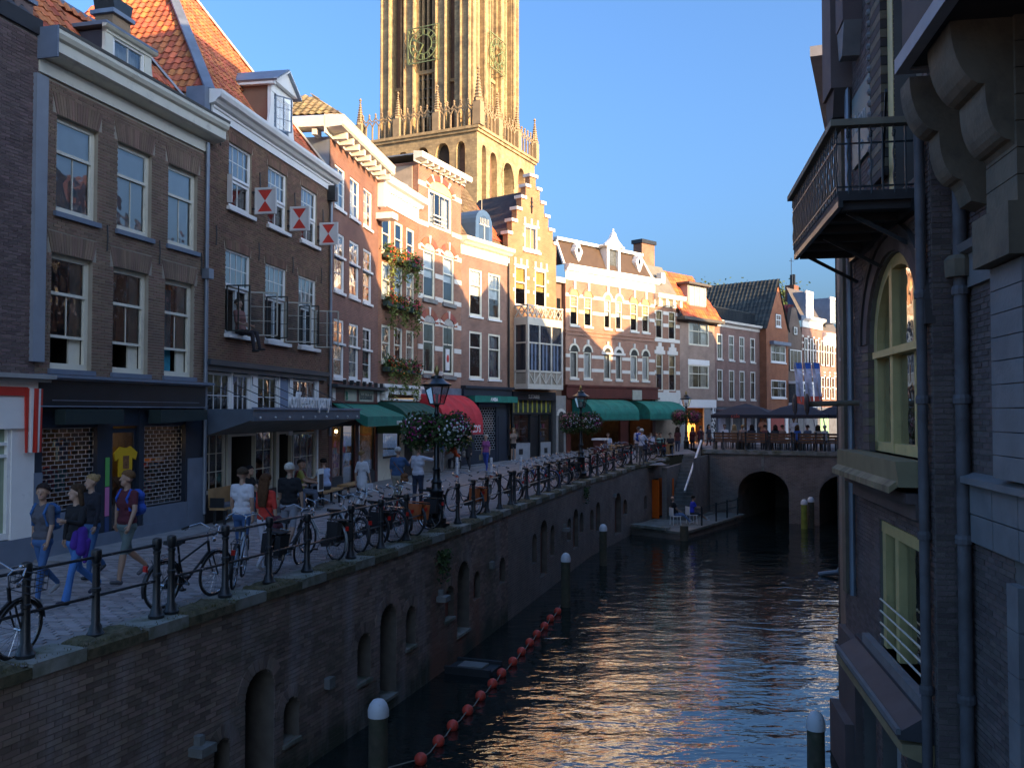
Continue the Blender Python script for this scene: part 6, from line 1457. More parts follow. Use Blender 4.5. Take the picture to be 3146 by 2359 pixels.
M().box(-A_+S_+.5,-S_-2.9,S_+2.9,A_-S_-.5,ZG,ZT).ob('core',tbrick,tw); M().box(-A_+S_-.2,-S_+.2,S_-.2,A_-S_+.2,ZT,ZT+1.5).ob('upper_ledge',sand,tw)
M().lathe([(8.5,ZT+1.5),(8.2,112),(7,113)],8,(-A_/2,A_/2,0)).ob('lantern',sand,tw)
M().box(-A_+S_,-A_+S_+2,S_+.5,A_-S_,ZG,ZT).ob('back_buttress',sand,tw); M().box(-A_+S_,-S_,A_-S_-2,A_-S_,ZG,ZT).ob('back_buttress',sand,tw)
# ================================================================= right bank: ornate corner building
RD=Vector((-.1676,-.9859,0)); RRZ=math.atan2(RD.y,RD.x)
ra=thing('ornate_corner_building','dark brick corner building with ochre arched window and iron balcony over the canal','building',(5.85,16.0,0),RRZ)
rb_m=mat('dark_right_brick',(.155,.112,.10),.85,var=.25,vscale=1.2,rand=.25,bump=.4,dirt=(.22,.165,.15),dscale=.7,thr=(.52,.8)); mo_r=mat('mortar_dark_right',(.18,.16,.14),.95)
ochre=mat('ochre_frame_paint',(.72,.56,.24),.5,var=.1,vscale=4,dirt=(.45,.33,.14),dscale=3,thr=(.6,.8))
sandst=mat('weathered_sandstone',(.20,.155,.105),.9,var=.25,vscale=2,bump=.4,bscale=20,dirt=(.08,.065,.05),dscale=1.3); tuff=mat('blue_grey_stone',(.235,.225,.22),.85,var=.18,vscale=2,bump=.25,bscale=25,dirt=(.17,.165,.17),dscale=1.2)
UA=5.45; opA=[(2.12,5.02,2.2,5.0,.80),(2.66,5.02,-.60,1.24),(1.40,2.28,-3.4,-1.30,.9),(2.68,3.74,-3.4,-1.2,.9),(4.08,4.94,-3.4,-1.12,.9),(3.85,5.2,5.75,9.5)]
wall_sheet(UA,-3.6,12,opA,.45).ob('wall',mo_r,ra); bricks(ra,UA,-3.3,12,opA+[(1.95,2.12,2.2,3.6),(2.83,3.8,6.0,11.9),(1.3,5.4,-1.3,-.85)],rb_m,seed=51)
# return face towards the camera and plane B
RB=.37
def fr(u,y,z): return (UA+.0,u,z)
M().quad((UA,0,-3.6),(UA,RB,-3.6),(UA,RB,12),(UA,0,12)).ob('return_wall',mo_r,ra); bricks(ra,RB,-3.3,12,[],rb_m,f=lambda u,y,z:(UA-y,u,z),ind=0,seed=52)
WB=7.0
opB=[(1.75,3.0,-3.0,1.15)]
fB=lambda u,y,z:(UA+u,RB+y,z)
wall_sheet(WB,-3.6,12,opB,.4,fB).ob('wall',mo_r,ra); bricks(ra,WB,-3.3,12,opB+[(1.42,2.3,-3.4,8),(0,WB,4.2,4.62),(0,WB,1.32,2.0)],rb_m,f=fB,seed=53,ind=300)
part(ra,'doorway_back',darkroom,(UA+1.7,UA+3.1,RB+.38,RB+.4,-3,1.2))
# mass
m=M(); m.quad((0,.02,-3.6),(0,9,-3.6),(0,9,18),(0,.02,18)); m.quad((0,.0,12),(UA+WB,0.0,12),(UA+WB,.0,18),(0,.0,18)); m.quad((0,9,0),(24,9,0),(24,9,18),(0,9,18)); m.quad((0,0,18),(24,0,18),(24,9,18),(0,9,18)); m.quad((UA+WB,RB,-3.6),(24,RB,-3.6),(24,RB,18),(UA+WB,RB,18)); m.quad((24,0,-3.6),(24,9,-3.6),(24,9,18),(24,0,18)); m.ob('rear_walls',rb_m,ra)
# stone plinth down in the water
parts(ra,'plinth',rb_m,(-.1,1.32,-.12,.0,-3.6,-.92),(-.18,1.2,-.26,-.12,-3.6,-2.25)); 
# arched ochre window
wn=M(); r_=1.45; cxw=3.57; zs=3.84
def arch_piece(r0,r1,y0,y1,mt,nm,par):
    m=M(); n=16
    for i in range(n):
        t0,t1=math.pi*i/n,math.pi*(i+1)/n; m.prism([(cxw+r*math.cos(t),zs+r*.80*math.sin(t)) for r,t in ((r0,t0),(r1,t0),(r1,t1),(r0,t1))],y0,y1)
    return m.ob(nm,mt,par)
w=part(ra,'arched_window',ochre,(2.13,2.34,.06,.20,2.22,zs),(4.82,5.01,.06,.20,2.22,zs),(3.16,3.32,.05,.22,2.22,4.9),(2.13,5.01,.06,.22,2.22,2.36),(2.3,5.0,.0,.22,3.60,3.70))
arch_piece(1.24,1.44,.06,.20,ochre,'arch_frame',w); part(w,'glazing_bar',ochre,(4.24,4.32,.10,.18,2.36,4.85))
M().prism([(2.2,2.3),(4.95,2.3),(4.95,zs)]+[(cxw+1.38*math.cos(math.pi*i/12),zs+1.1*math.sin(math.pi*i/12)) for i in range(13)]+[(2.2,zs)],.15,.155).ob('pane',GLASS,w)
part(w,'room',mat('room_brown',(.12,.09,.07),.9),(2.1,5.1,1.4,1.42,2,5.1)); part(w,'blue_interior_board',mat('navy_panel',(.03,.04,.08),.6),(3.9,4.9,.9,.95,2.4,3.4)); part(w,'white_shelf',white,(3.5,4.95,.8,.9,3.0,3.06))
arch_piece(1.47,1.74,-.05,.05,rb_m,'arch_ring',ra); arch_piece(1.76,1.90,-.08,.03,mat('dark_label_brick',(.07,.055,.05),.85),'hood_mould',ra)
for k in range(13): part(ra,'banded_quoin',sandst if k%2 else rb_m,(1.72,2.13,-.03,.06,2.22+k*.125,2.335+k*.125))
# sloping brick sill
M().prism([(1.3,2.2),(5.1,2.2),(5.25,1.9),(1.25,1.9)],-.35,.1).ob('sill_core',mat('sill_brick',(.30,.22,.12),.8,rand=.3,var=.2),ra)
for k in range(44):
    u=1.32+k*.087; m=M(); m.add([(u,-.02,2.2),(u+.08,-.02,2.2),(u+.08,-.44,1.9),(u,-.44,1.9),(u,-.02,2.12),(u+.08,-.02,2.12),(u+.08,-.44,1.82),(u,-.44,1.82)],[(0,1,2,3),(3,2,6,7),(0,3,7,4),(1,5,6,2)]); m.ob('sill_brick',MT['sill_brick'],ra)
part(ra,'sill_corbel',rb_m,(1.4,5.2,-.25,0,1.70,1.82),(1.5,5.2,-.15,0,1.5,1.70))
# lower window with rails and stepped brick ledge
w=part(ra,'lower_window',ochre,(2.67,2.86,.03,.16,-.6,1.1),(3.46,3.64,.02,.18,-.6,1.1),(2.67,5.01,.02,.18,1.06,1.22),(4.86,5.01,.03,.16,-.6,1.1)); M().quad((2.7,.13,-.6),(5,.13,-.6),(5,.13,1.1),(2.7,.13,1.1)).ob('pane',GLASS,w); part(w,'room',darkroom,(2.6,5.1,1.2,1.22,-.8,1.3)); part(w,'blue_curtain',mat('steel_blue_curtain',(.10,.22,.28),.8),(4.05,4.35,.6,.62,-.6,1.1))
for k in range(4): z=-.42+k*.17; M().tube([(2.75,-.03,z),(5.05,-.03,z)],.014,6).ob('guard_rail',cream,w)
part(ra,'window_sill',tuff,(1.9,5.3,-.12,.4,-.74,-.60)); M().prism([(-.12,-.74),(-.12,-.80),(-.40,-.98),(-.40,-1.06),(0,-1.10),(0,-.74)],1.35,5.3,plane='yz').ob('sloping_ledge',mat('ledge_lead',(.07,.065,.07),.7,var=.2),ra); part(ra,'ledge_edge',tuff,(1.33,5.32,-.43,-.38,-1.0,-.93))
M().prism([(0,-1.12),(-.36,-1.12),(-.36,-1.24),(-.05,-1.36),(0,-1.36)],1.1,5.3,plane='yz').ob('brick_ledge',MT['sill_brick'],ra)
for a,b,z in ((1.40,2.28,-1.3),(2.68,3.74,-1.2),(4.08,4.94,-1.12)):
    part(ra,'cellar_void',darkroom,(a,b,.42,.44,-3.5,z)); part(ra,'pale_pier',mat('whitewashed_brick',(.42,.40,.37),.85,var=.2,vscale=4,bump=.4),(a+.18,b-.3,.15,.4,-3.4,z-.75))
# upper left: pilaster strips, green name board, banded column, upper ochre window
part(ra,'grey_pipe',zinc,(.0,.0001,0,0.001,0,0.001)) if False else None
smooth_angle(M().tube([(1.05,-.08,-.2),(1.05,-.08,8.4)],.05,8).ob('downpipe',zinc,ra)); part(ra,'pale_strip',sandst,(.06,.35,-.06,.0,-.3,8.6)); part(ra,'oriel_pier',rb_m,(.3,1.1,-.35,.0,8.2,12.5),(1.3,1.9,-.30,.0,9.0,12.5)); M().prism([(.3,8.2),(1.1,8.2),(.95,7.75),(.4,7.75)],-.3,0).ob('pier_corbel',mat('dark_label_brick',(.07,.055,.05)),ra); M().prism([(1.3,9.0),(1.9,9.0),(1.7,8.5),(1.45,8.5)],-.28,0).ob('pier_corbel',tuff,ra)
sb_=part(ra,'green_name_board',mat('teal_board',(.07,.17,.17),.5,var=.1),(1.3,2.62,-.06,-.0,6.75,7.9)); text(sb_,'Maison',.42,(1.36,-.065,7.28),mat('chalk_white',(.5,.53,.52),.8),ext=.003,sx=.8); text(sb_,'b o',.32,(1.75,-.065,6.9),MT['chalk_white'],ext=.003,sx=.8)
for k in range(46): part(ra,'column_band',sandst if k%2 else mat('dark_label_brick',(.07,.055,.05)),(2.84,3.5,-.10,.0,6.1+k*.13,6.1+k*.13+.12)); 
for k in range(34): M().sphere((2.82,-.10,6.15+k*.17),.055,6,4).ob('column_bead',tuff,ra)
w=part(ra,'upper_window',ochre,(3.56,3.84,-.02,.12,5.78,11.8)); part(w,'pane',mat('dull_glass',(.10,.12,.13),.12),(3.86,5.2,.3,.32,5.8,9.5)); part(w,'sash_stile',sandst,(4.15,4.4,.2,.3,5.8,9.5)); part(w,'room',darkroom,(3.8,5.3,.42,.44,5.7,9.6))
# balcony
bal=part(ra,'balcony_floor',mat('balcony_timber',(.05,.045,.045),.8,var=.2),(1.1,5.05,-.97,.0,5.42,5.54)); part(bal,'floor_beam',ironblk,(1.1,5.05,-.97,-.91,5.34,5.42),(1.1,5.05,-.1,-.0,5.27,5.42))
for k in range(6): part(bal,'joist',MT['balcony_timber'],(1.25+k*.72,1.37+k*.72,-.9,0,5.32,5.42))
part(bal,'handrail',mat('handrail_wood',(.25,.21,.15),.7,var=.2),(1.02,5.12,-1.06,-.90,6.34,6.42),(4.96,5.12,-.90,0,6.34,6.42),(1.02,1.18,-.90,0,6.34,6.42)); part(bal,'mid_rail',ironblk,(1.1,5.05,-.99,-.97,6.12,6.14),(1.1,5.05,-.99,-.97,5.58,5.60),(5.03,5.05,-.97,0,6.12,6.14),(5.03,5.05,-.97,0,5.58,5.60))
def twisted(u,y,ros,par):
    pts=[(u+.006*math.cos(i*1.3),y+.006*math.sin(i*1.3),5.5+.84*i/14) for i in range(15)] if ros else [(u,y,5.5),(u,y,6.34)]
    o=M().tube(pts,.012 if ros else .014,5).ob('baluster',ironblk,par)
    if ros:
        m=M(); 
        for i in range(6): t=i*math.pi/3; m.sphere((u+.03*math.cos(t),y,6.24+.03*math.sin(t)),.02,5,3)
        m.ob('rosette',ironblk,o)
for k in range(31): twisted(1.13+k*.13,-.98,k%2==0,bal)
for k in range(1,8): twisted(5.04,-.98+k*.135,k%2==1,bal); twisted(1.12,-.98+k*.135,k%2==1,bal)
for u in (1.4,3.0,4.7): M().bar((u,-.02,4.9),(u,-.8,5.34),.04,.05).ob('bracket_strut',ironblk,bal)
M().bar((3.3,-.05,6.05),(5.1,-.4,6.75),.03,.05).ob('stay',ironblk,bal)
# disc signal on an arm
sg=M().tube([(1.32,0,2.95),(1.32,-.85,2.93)],.045,8).ob('lamp_arm',sandst,ra); 
for y in (-.80,-.98): M().lathe([(.16,0),(.18,.02),(.10,.05)],14).ob('disc',mat('rust_disc',(.10,.06,.05),.7),sg)
for i,o in enumerate([c for c in sg.children]): o.location=(1.32,-.80-.19*i,2.93); o.rotation_euler=(math.pi/2,0,0)
# drainpipes at the inner corner
for u,y,z0,z1,r in ((UA-.12,-.09,-3.3,6.6,.06),(UA+.18,RB-.11,-3.3,5.9,.075)):
    o=smooth_angle(M().tube([(u,y,z0),(u,y,z1)],r,12).ob('drainpipe',mat('drainpipe_mauve',(.125,.115,.12),.6,.0,var=.3,vscale=3,dirt=(.07,.06,.055),dscale=2),ra))
    for z in (4.15,2.9,1.3,-.5): M().lathe([(r*1.3,0),(r*1.35,.06),(r*1.2,.1)],12,(u,y,z)).ob('collar',MT['drainpipe_mauve'],o)
M().lathe([(.16,0),(.17,.2),(.13,.25)],10,(UA+.18,RB-.11,4.35)).ob('pipe_hopper',sandst,ra)
# stone bands and pilaster on plane B
part(ra,'stone_band',tuff,(UA+.26,UA+WB,RB-.06,RB,4.22,4.60)); cornice(ra,UA+WB,[(-RB,4.58),(-RB+.14,4.62),(-RB+.18,4.70),(-RB,4.74)],tuff,u0=UA+.26,name='string_course')
for k in range(3): part(ra,'ashlar_block',tuff,(UA+.26+k*.72,UA+.96+k*.72,RB-.07,RB,1.66,1.98),(UA+.26+k*.72,UA+.96+k*.72,RB-.065,RB,1.34,1.645))
cornice(ra,UA+WB,[(-RB,1.98),(-RB+.16,2.0),(-RB+.16,2.07),(-RB,2.12)],tuff,u0=UA+.2,name='string_course')
for k in range(9): part(ra,'pilaster_block',tuff,(UA+1.42-.0+(k%2)*.0,UA+2.25,RB-.20,RB,2.14+k*.235,2.14+k*.235+.225))
for k in range(10): part(ra,'pilaster_block',tuff,(UA+1.44,UA+1.74,RB-.10,RB,-3.3+k*.44,-3.3+k*.44+.43)); 
M().prism([(UA+1.35,4.26),(UA+2.35,4.26),(UA+2.35,4.75),(UA+1.35,4.75)],RB-.34,RB).ob('capital',sandst,ra)
for k in range(14): part(ra,'pilaster_block',sandst,(UA+1.48,UA+2.3,RB-.24,RB,4.76+k*.25,4.76+k*.25+.24))
# timber oriel on stone corbels
orl=part(ra,'oriel',mat('oriel_timber',(.05,.04,.035),.7,var=.2),(6.5,12.5,-.55,RB,6.62,11)); part(orl,'bottom_trim',mat('grey_trim',(.34,.34,.36),.6),(6.44,12.5,-.62,-.5,6.46,6.62),(6.44,6.56,-.5,RB,6.46,6.62)); part(orl,'soffit',MT['oriel_timber'],(6.56,12.5,-.5,RB,6.50,6.58))
part(orl,'glazing',mat('dull_glass',(.10,.12,.13)),(6.7,12.4,-.57,-.55,7.2,9.8))
for u in (UA+.18,UA+1.5):
    P=[(RB,6.5)]+[(-.42+.30*(1-math.cos(math.pi*i/16)),6.5-.62*math.sin(math.pi*i/16)) for i in range(9)]+[(-.12+.22*(1-math.cos(math.pi*i/16)),5.84-.5*math.sin(math.pi*i/16)) for i in range(9)]+[(.14,5.28),(.2,5.1),(RB,5.05)]
    M().prism(P,u+(.0 if u>6 else .22),u+.75 if u>6 else u+.62,plane='yz').ob('stone_corbel',sandst,ra)
# ---- neighbouring houses along the right bank (they shade the street opposite)
def bank_house(A,B,H,label,gab,bt,rh=3.0,name='canal_house',D=9.0):
    a=Vector((*A,0)); b=Vector((*B,0)); d=(a-b); L_=d.length      # u runs from far to near
    h=thing(name,label,'house',(b.x,b.y,0),math.atan2(d.y,d.x))
    ops=[]; n=max(2,int(L_/2.0))
    for k in range(n):
        c=L_*(k+.5)/n
        for z in (4.2,7.4,10.4):
            if z+1.9<H: ops.append((c-.5,c+.5,z,z+1.9))
    wall_sheet(L_,-3.6,H,ops,.12).ob('wall',bt,h)
    m=M(); m.quad((0,0,-3.6),(0,D,-3.6),(0,D,H),(0,0,H)); m.quad((L_,0,-3.6),(L_,0,H),(L_,D,H),(L_,D,-3.6)); m.quad((0,D,-3.6),(L_,D,-3.6),(L_,D,H),(0,D,H))
    m.ob('side_walls',bt,h)
    for o in ops: window(h,*o,white,split=.55,inner='curtain',dep=.02,bars_each=False)
    cornice(h,L_,[(0,H-.35),(.2,H-.3),(.3,H-.1),(.3,H),(0,H+.05)],stonew,u0=0)
    m=M()
    if gab=='gable':
        m.prism([(0,H),(L_,H),(L_/2,H+rh)],0,D)
    elif gab=='hip': m.add([(0,0,H),(L_,0,H),(L_,D,H),(0,D,H),(L_*.3,D*.35,H+rh),(L_*.7,D*.35,H+rh),(L_*.7,D*.65,H+rh),(L_*.3,D*.65,H+rh)],[(0,1,5,4),(1,2,6,5),(2,3,7,6),(3,0,4,7),(4,5,6,7)])
    else: m.box(0,L_,.05,D,H,H+.1)
    m.ob('roof',mat('bank_roof_tile',(.22,.075,.05),.8,var=.25),h); return h
bbA=brick_tex('bank_brick_a',(.24,.14,.1),(.18,.1,.07),(.25,.2,.16)); bbB=brick_tex('bank_brick_b',(.34,.26,.19),(.28,.2,.15),(.3,.25,.2))
BH=[((6.55,16.3),(7.85,20.9),15.6,'flat',.5),((7.95,21.1),(9.2,25.6),12.0,'gable',1.6),((9.3,26.0),(12.15,33.0),13.4,'hip',2.0),((12.3,33.3),(14.9,38.5),12.4,'gable',2.2),((15.0,38.7),(18.3,45.3),10.2,'gable',2.6),((23.5,41.5),(28.5,52.0),13.0,'gable',2.0),((29,53),(36,66),14.0,'hip',3.0)]
LB=['tall flat-roofed brick canal house right behind the ornate corner building','gabled pale canal house beside the tall flat-roofed one','tall pale canal house with overhanging eaves and a long zinc drainpipe','gabled red brick canal house between the drainpipe house and the bridge','gabled pale canal house next to the bridge','gabled house across the cross street beyond the bridge','hipped corner house farther along the cross street']
for k,(A,B,H,g,rh) in enumerate(BH):
    h=bank_house(A,B,H,LB[k],g,bbA if k%2==0 else bbB,rh)
    if k==2:
        L_=(Vector(A)-Vector(B)).length
        part(h,'eave_board',mat('grey_trim',(.34,.34,.36)),(-.1,L_+.1,-.62,0,13.15,13.45)); o=smooth_angle(M().tube([(.12,-.2,-2.85),(.12,-.2,13.0)],.085,10).ob('drainpipe',mat('drainpipe_blue',(.14,.19,.23),.5,.3,var=.15),h)); smooth_angle(M().tube([(.12,-.2,-2.75),(.12,-.35,-2.98),(.1,-.8,-3.06),(.08,-1.0,-3.12)],.09,8).ob('outlet_bend',MT['drainpipe_blue'],h))
        for z in (10,6,2.5,-.5): M().lathe([(.11,0),(.11,.12)],10,(.12,-.2,z)).ob('collar',MT['drainpipe_blue'],o)
        part(h,'corner_strip',sandst,(0,.3,-.05,0,-3.3,13.1))
# ================================================================= street furniture
def proj(p):
    dz=p[2]-CAMH; f=p[1]*_c+dz*_s; return CX+FPX*p[0]/f, CY-FPX*(-p[1]*_s+dz*_c)/f
def u_px(px,off):
    lo,hi=0.0,QW
    for _ in range(50):
        mid=(lo+hi)/2
        if proj(qf(mid,off,0))[0]<px: lo=mid
        else: hi=mid
    return (lo+hi)/2
def on_quay(px,off):
    u=u_px(px,off); x,y,_=qf(u,off,0); p,d=qpos(u+U0); return Vector((x,y,gz(x,y)+.02)),d
# ---- railing
PROF=[(.105,0),(.11,.04),(.085,.07),(.075,.13),(.055,.16),(.048,.55),(.06,.56),(.06,.60),(.048,.61),(.044,.86),(.055,.87),(.055,.90),(.042,.91),(.062,.94),(.066,1.04),(.058,1.07),(.02,1.085)]
pme=M().lathe(PROF,10).mesh('post'); pme.materials.append(ironblk); pme.polygons.foreach_set('use_smooth',[True]*len(pme.polygons))
try: pme.set_sharp_from_angle(angle=R_(40))
except Exception: pass
worn=mat('worn_rail',(.028,.03,.034),.32,.3,var=.4,vscale=5,dirt=(.28,.29,.31),dscale=9,thr=(.6,.72))
SEG=[([-140,77,293,480],'black iron railing beside the mossy coping and the parked bicycle with basket'),([525,691,826,943,1078,1170,1248,1310],'black iron railing running up to the lamp post with the white petunias'),
 ([1375,1406,1454,1496,1535,1569],'black iron railing past the lamp post with a grey bicycle leaning on it'),([1580,1618,1654,1686,1717,1748,1770],'black iron railing crowded with bicycles before the second lamp post'),
 ([1800,1813,1835,1861,1886,1913,1939],'black iron railing in front of the café with green awnings'),([1939,1985,2034,2060],'last black iron railing above the orange cellar door')]
for pxs,lab in SEG:
    P=[on_quay(px,.26) for px in pxs] if pxs[0]>0 else [(Vector((*qf(.6,.26,0)[:2],.02)),None)]+[on_quay(px,.26) for px in pxs[1:]]
    o0=P[0][0]; r=thing('canal_railing',lab,'railing',tuple(o0),0,'railings along the quay')
    for k,(p,_) in enumerate(P):
        if pxs[k] in (1310,1375,1770,1800): continue
        q=link('post',pme,r); q.location=p-o0
        if pxs[k]>900: q.scale=(1,1,.94)
    for zr in (.98,.50):
        for (a,_),(b,_) in zip(P[:-1],P[1:]):
            sc=.94 if a.y>15.5 else 1.0
            smooth_angle(M().tube([tuple(a-o0+Vector((0,0,zr*sc))),tuple(b-o0+Vector((0,0,zr*sc)))],.019,7).ob('rail',worn,r))
# ---- lamp posts with flower baskets
lampm=mat('lamp_iron',(.012,.014,.015),.3,.2,var=.3,vscale=6,spec=.7)
lglass=glass_mat('lantern_glass',(.9,.9,.9),.16)
def lamp(px,off,label,scale=1.0,pos=None):
    p,d=(on_quay(px,off) if pos is None else (pos,Vector((.4,.9,0))))
    t=thing('street_lamp',label,'street lamp',tuple(p),math.atan2(d.y,d.x),'street lamps on the quay')
    M().lathe([(.34,0),(.34,.10)],8).ob('plinth',lampm,t)
    smooth_angle(M().lathe([(.24,.10),(.25,.22),(.20,.28),(.17,.34),(.16,.80),(.18,.83),(.18,.88),(.13,.93),(.12,1.05),(.15,1.09),(.09,1.16),(.085,1.35),(.11,1.40),(.07,1.46),(.055,2.7),(.075,2.74),(.05,2.80),(.05,2.92)],12).ob('pole',lampm,t),40)
    # lantern: tapered square glass, frame bars, cap, finial
    l=M()
    b,tp,z0,z1=.13,.235,2.98,3.42
    C=[(-1,-1),(1,-1),(1,1),(-1,1)]
    for s,q in C: l.bar((s*b,q*b,z0),(s*tp,q*tp,z1),.022,.022)
    for i in range(4):
        (a,c),(e,g)=C[i],C[(i+1)%4]; l.bar((a*b,c*b,z0),(e*b,g*b,z0),.025,.03); l.bar((a*tp,c*tp,z1),(e*tp,g*tp,z1),.03,.03)
    ln=l.ob('lantern',lampm,t)
    for i in range(4):
        (a,c),(e,g)=C[i],C[(i+1)%4]; M().quad((a*b,c*b,z0),(e*b,g*b,z0),(e*tp,g*tp,z1),(a*tp,c*tp,z1)).ob('pane',lglass,ln)
    smooth_angle(M().lathe([(.37,3.42),(.38,3.46),(.30,3.50),(.20,3.56),(.15,3.60),(.14,3.66),(.06,3.70)],12).ob('cap',lampm,ln),35); smooth_angle(M().lathe([(.03,3.68),(.05,3.74),(.07,3.80),(.045,3.86),(.01,3.93)],8).ob('finial',mat('brass',(.45,.33,.12),.35,.8),ln))
    M().lathe([(.05,2.92),(.10,2.98),(.11,2.99)],8).ob('lantern_base',lampm,ln); smooth_angle(M().lathe([(.035,3.0),(.045,3.12),(.04,3.2),(.01,3.24)],8).ob('lamp_glass',mat('frosted_bulb',(.7,.68,.6),.4),ln))
    for s in (-1,1):
        M().tube([(0,0,2.62),(0,s*.25,2.72),(0,s*.5,2.62)],.014,5).ob('basket_arm',lampm,t)
    return t,p,d
def basket(p,d,s,label,cols,seed,R=.46):
    n=Vector((-d.y,d.x,0)); c=p+n*(s*.42)+Vector((0,0,2.38))
    b=thing('flower_basket',label,'flower basket',tuple(c),0,'hanging baskets on the lamp posts'); r_=random.Random(seed)
    smooth_angle(M().lathe([(.06,-.34),(.22,-.28),(.30,-.10),(.31,0)],12).ob('bowl',trough,b))
    m=M()
    for i in range(1500):
        v=Vector((r_.gauss(0,1),r_.gauss(0,1),r_.gauss(0,1))).normalized()*R*r_.uniform(.55,1.05)*(1+.18*math.sin(5*r_.random())); v.z*=.85; v.z-=.02
        if v.z<-.15: v.z-=r_.random()*.15
        z=r_.uniform(.025,.06); a=Vector((r_.gauss(0,1),r_.gauss(0,1),r_.gauss(0,1))).normalized()*z; e=Vector((r_.gauss(0,1),r_.gauss(0,1),r_.gauss(0,1))).normalized()*z
        m.quad(tuple(v-a),tuple(v+e),tuple(v+a),tuple(v-e))
    m.ob('foliage',leaf2,b,kind='stuff')
    for q,(cn,k,dirx) in enumerate(cols):
        m=M(); dv=Vector(dirx)
        for i in range(k):
            v=(Vector((r_.gauss(0,1),r_.gauss(0,1),r_.gauss(0,1)))*.55+dv).normalized()*R*r_.uniform(.92,1.1); v.z*=.85
            w_=r_.uniform(.022,.036); nn=v.normalized(); a=nn.cross(Vector((0,0,1))).normalized()*w_; e=nn.cross(a).normalized()*w_
            m.add([tuple(v+a*math.cos(t)+e*math.sin(t)) for t in [i2*2*math.pi/5 for i2 in range(5)]]+[tuple(v+nn*w_*.5)],[(i2,(i2+1)%5,5) for i2 in range(5)])
        m.ob('blossoms',FL[cn],b,kind='stuff')
LA=[]
t,p,d=lamp(1341,.55,'black iron lantern post between the petunia baskets and the red awning'); LA.append((p,d))
basket(p,d,1,'round flower basket with magenta and white petunias on the street side of the first lamp',[('magenta',60,(-.2,-.5,-.1)),('white',26,(-.5,-.5,.1)),('rose',12,(.2,-.5,.5))],1)
basket(p,d,-1,'round flower basket with a white petunia cascade on the canal side of the first lamp',[('white',75,(.25,-.8,-.25)),('magenta',55,(.5,-.3,.3)),('rose',18,(.5,0,.6))],2)
t,p,d=lamp(1785,.55,'black iron lantern post between the café with green awnings and crowded bicycles')
basket(p,d,1,'pink and white flower basket on the street side of the lamp by the café',[('rose',50,(-.4,-.4,.4)),('magenta',40,(-.5,-.4,-.5)),('white',30,(0,-.8,0))],3)
basket(p,d,-1,'white and magenta flower basket on the canal side of the lamp by the café',[('white',60,(-.1,-.8,-.1)),('magenta',90,(.5,-.4,-.3)),('rose',30,(.2,-.2,.7))],4)
pp=GS(2109,1400); 
t,p,d=lamp(0,0,'black iron lantern post at the head of the quay steps',pos=pp)
basket(p,d,1,'dusky pink flower basket on the street side of the lamp at the steps',[('magenta',120,(-.2,-.5,0)),('rose',60,(0,-.5,.3))],5); basket(p,d,-1,'dense magenta flower basket on the bridge side of the lamp at the steps',[('magenta',160,(.2,-.6,.1)),('rose',40,(0,-.5,-.3))],6)
# ---- wrapped bollards
bw_=mat('sticker_white',(.62,.62,.62),.6,var=.1,dirt=(.10,.20,.42),dscale=9,thr=(.55,.6)); br_=mat('bollard_red',(.48,.10,.06),.6,var=.3)
for (x,y,l) in ((1404,1466,'white sticker-covered street post near the dog and the man in orange'),(1509,1467,'white sticker-covered street post beside the woman in purple'),(1600,1466,'white sticker-covered street post in front of the girl in shorts')):
    p=GS(x,y); t=thing('street_post',l,'bollard',tuple(p),0,'sticker covered posts'); M().lathe([(.07,0),(.07,.10)],10).ob('foot',br_,t); M().lathe([(.062,.10),(.062,.83),(.05,.86)],10).ob('shaft',bw_,t)
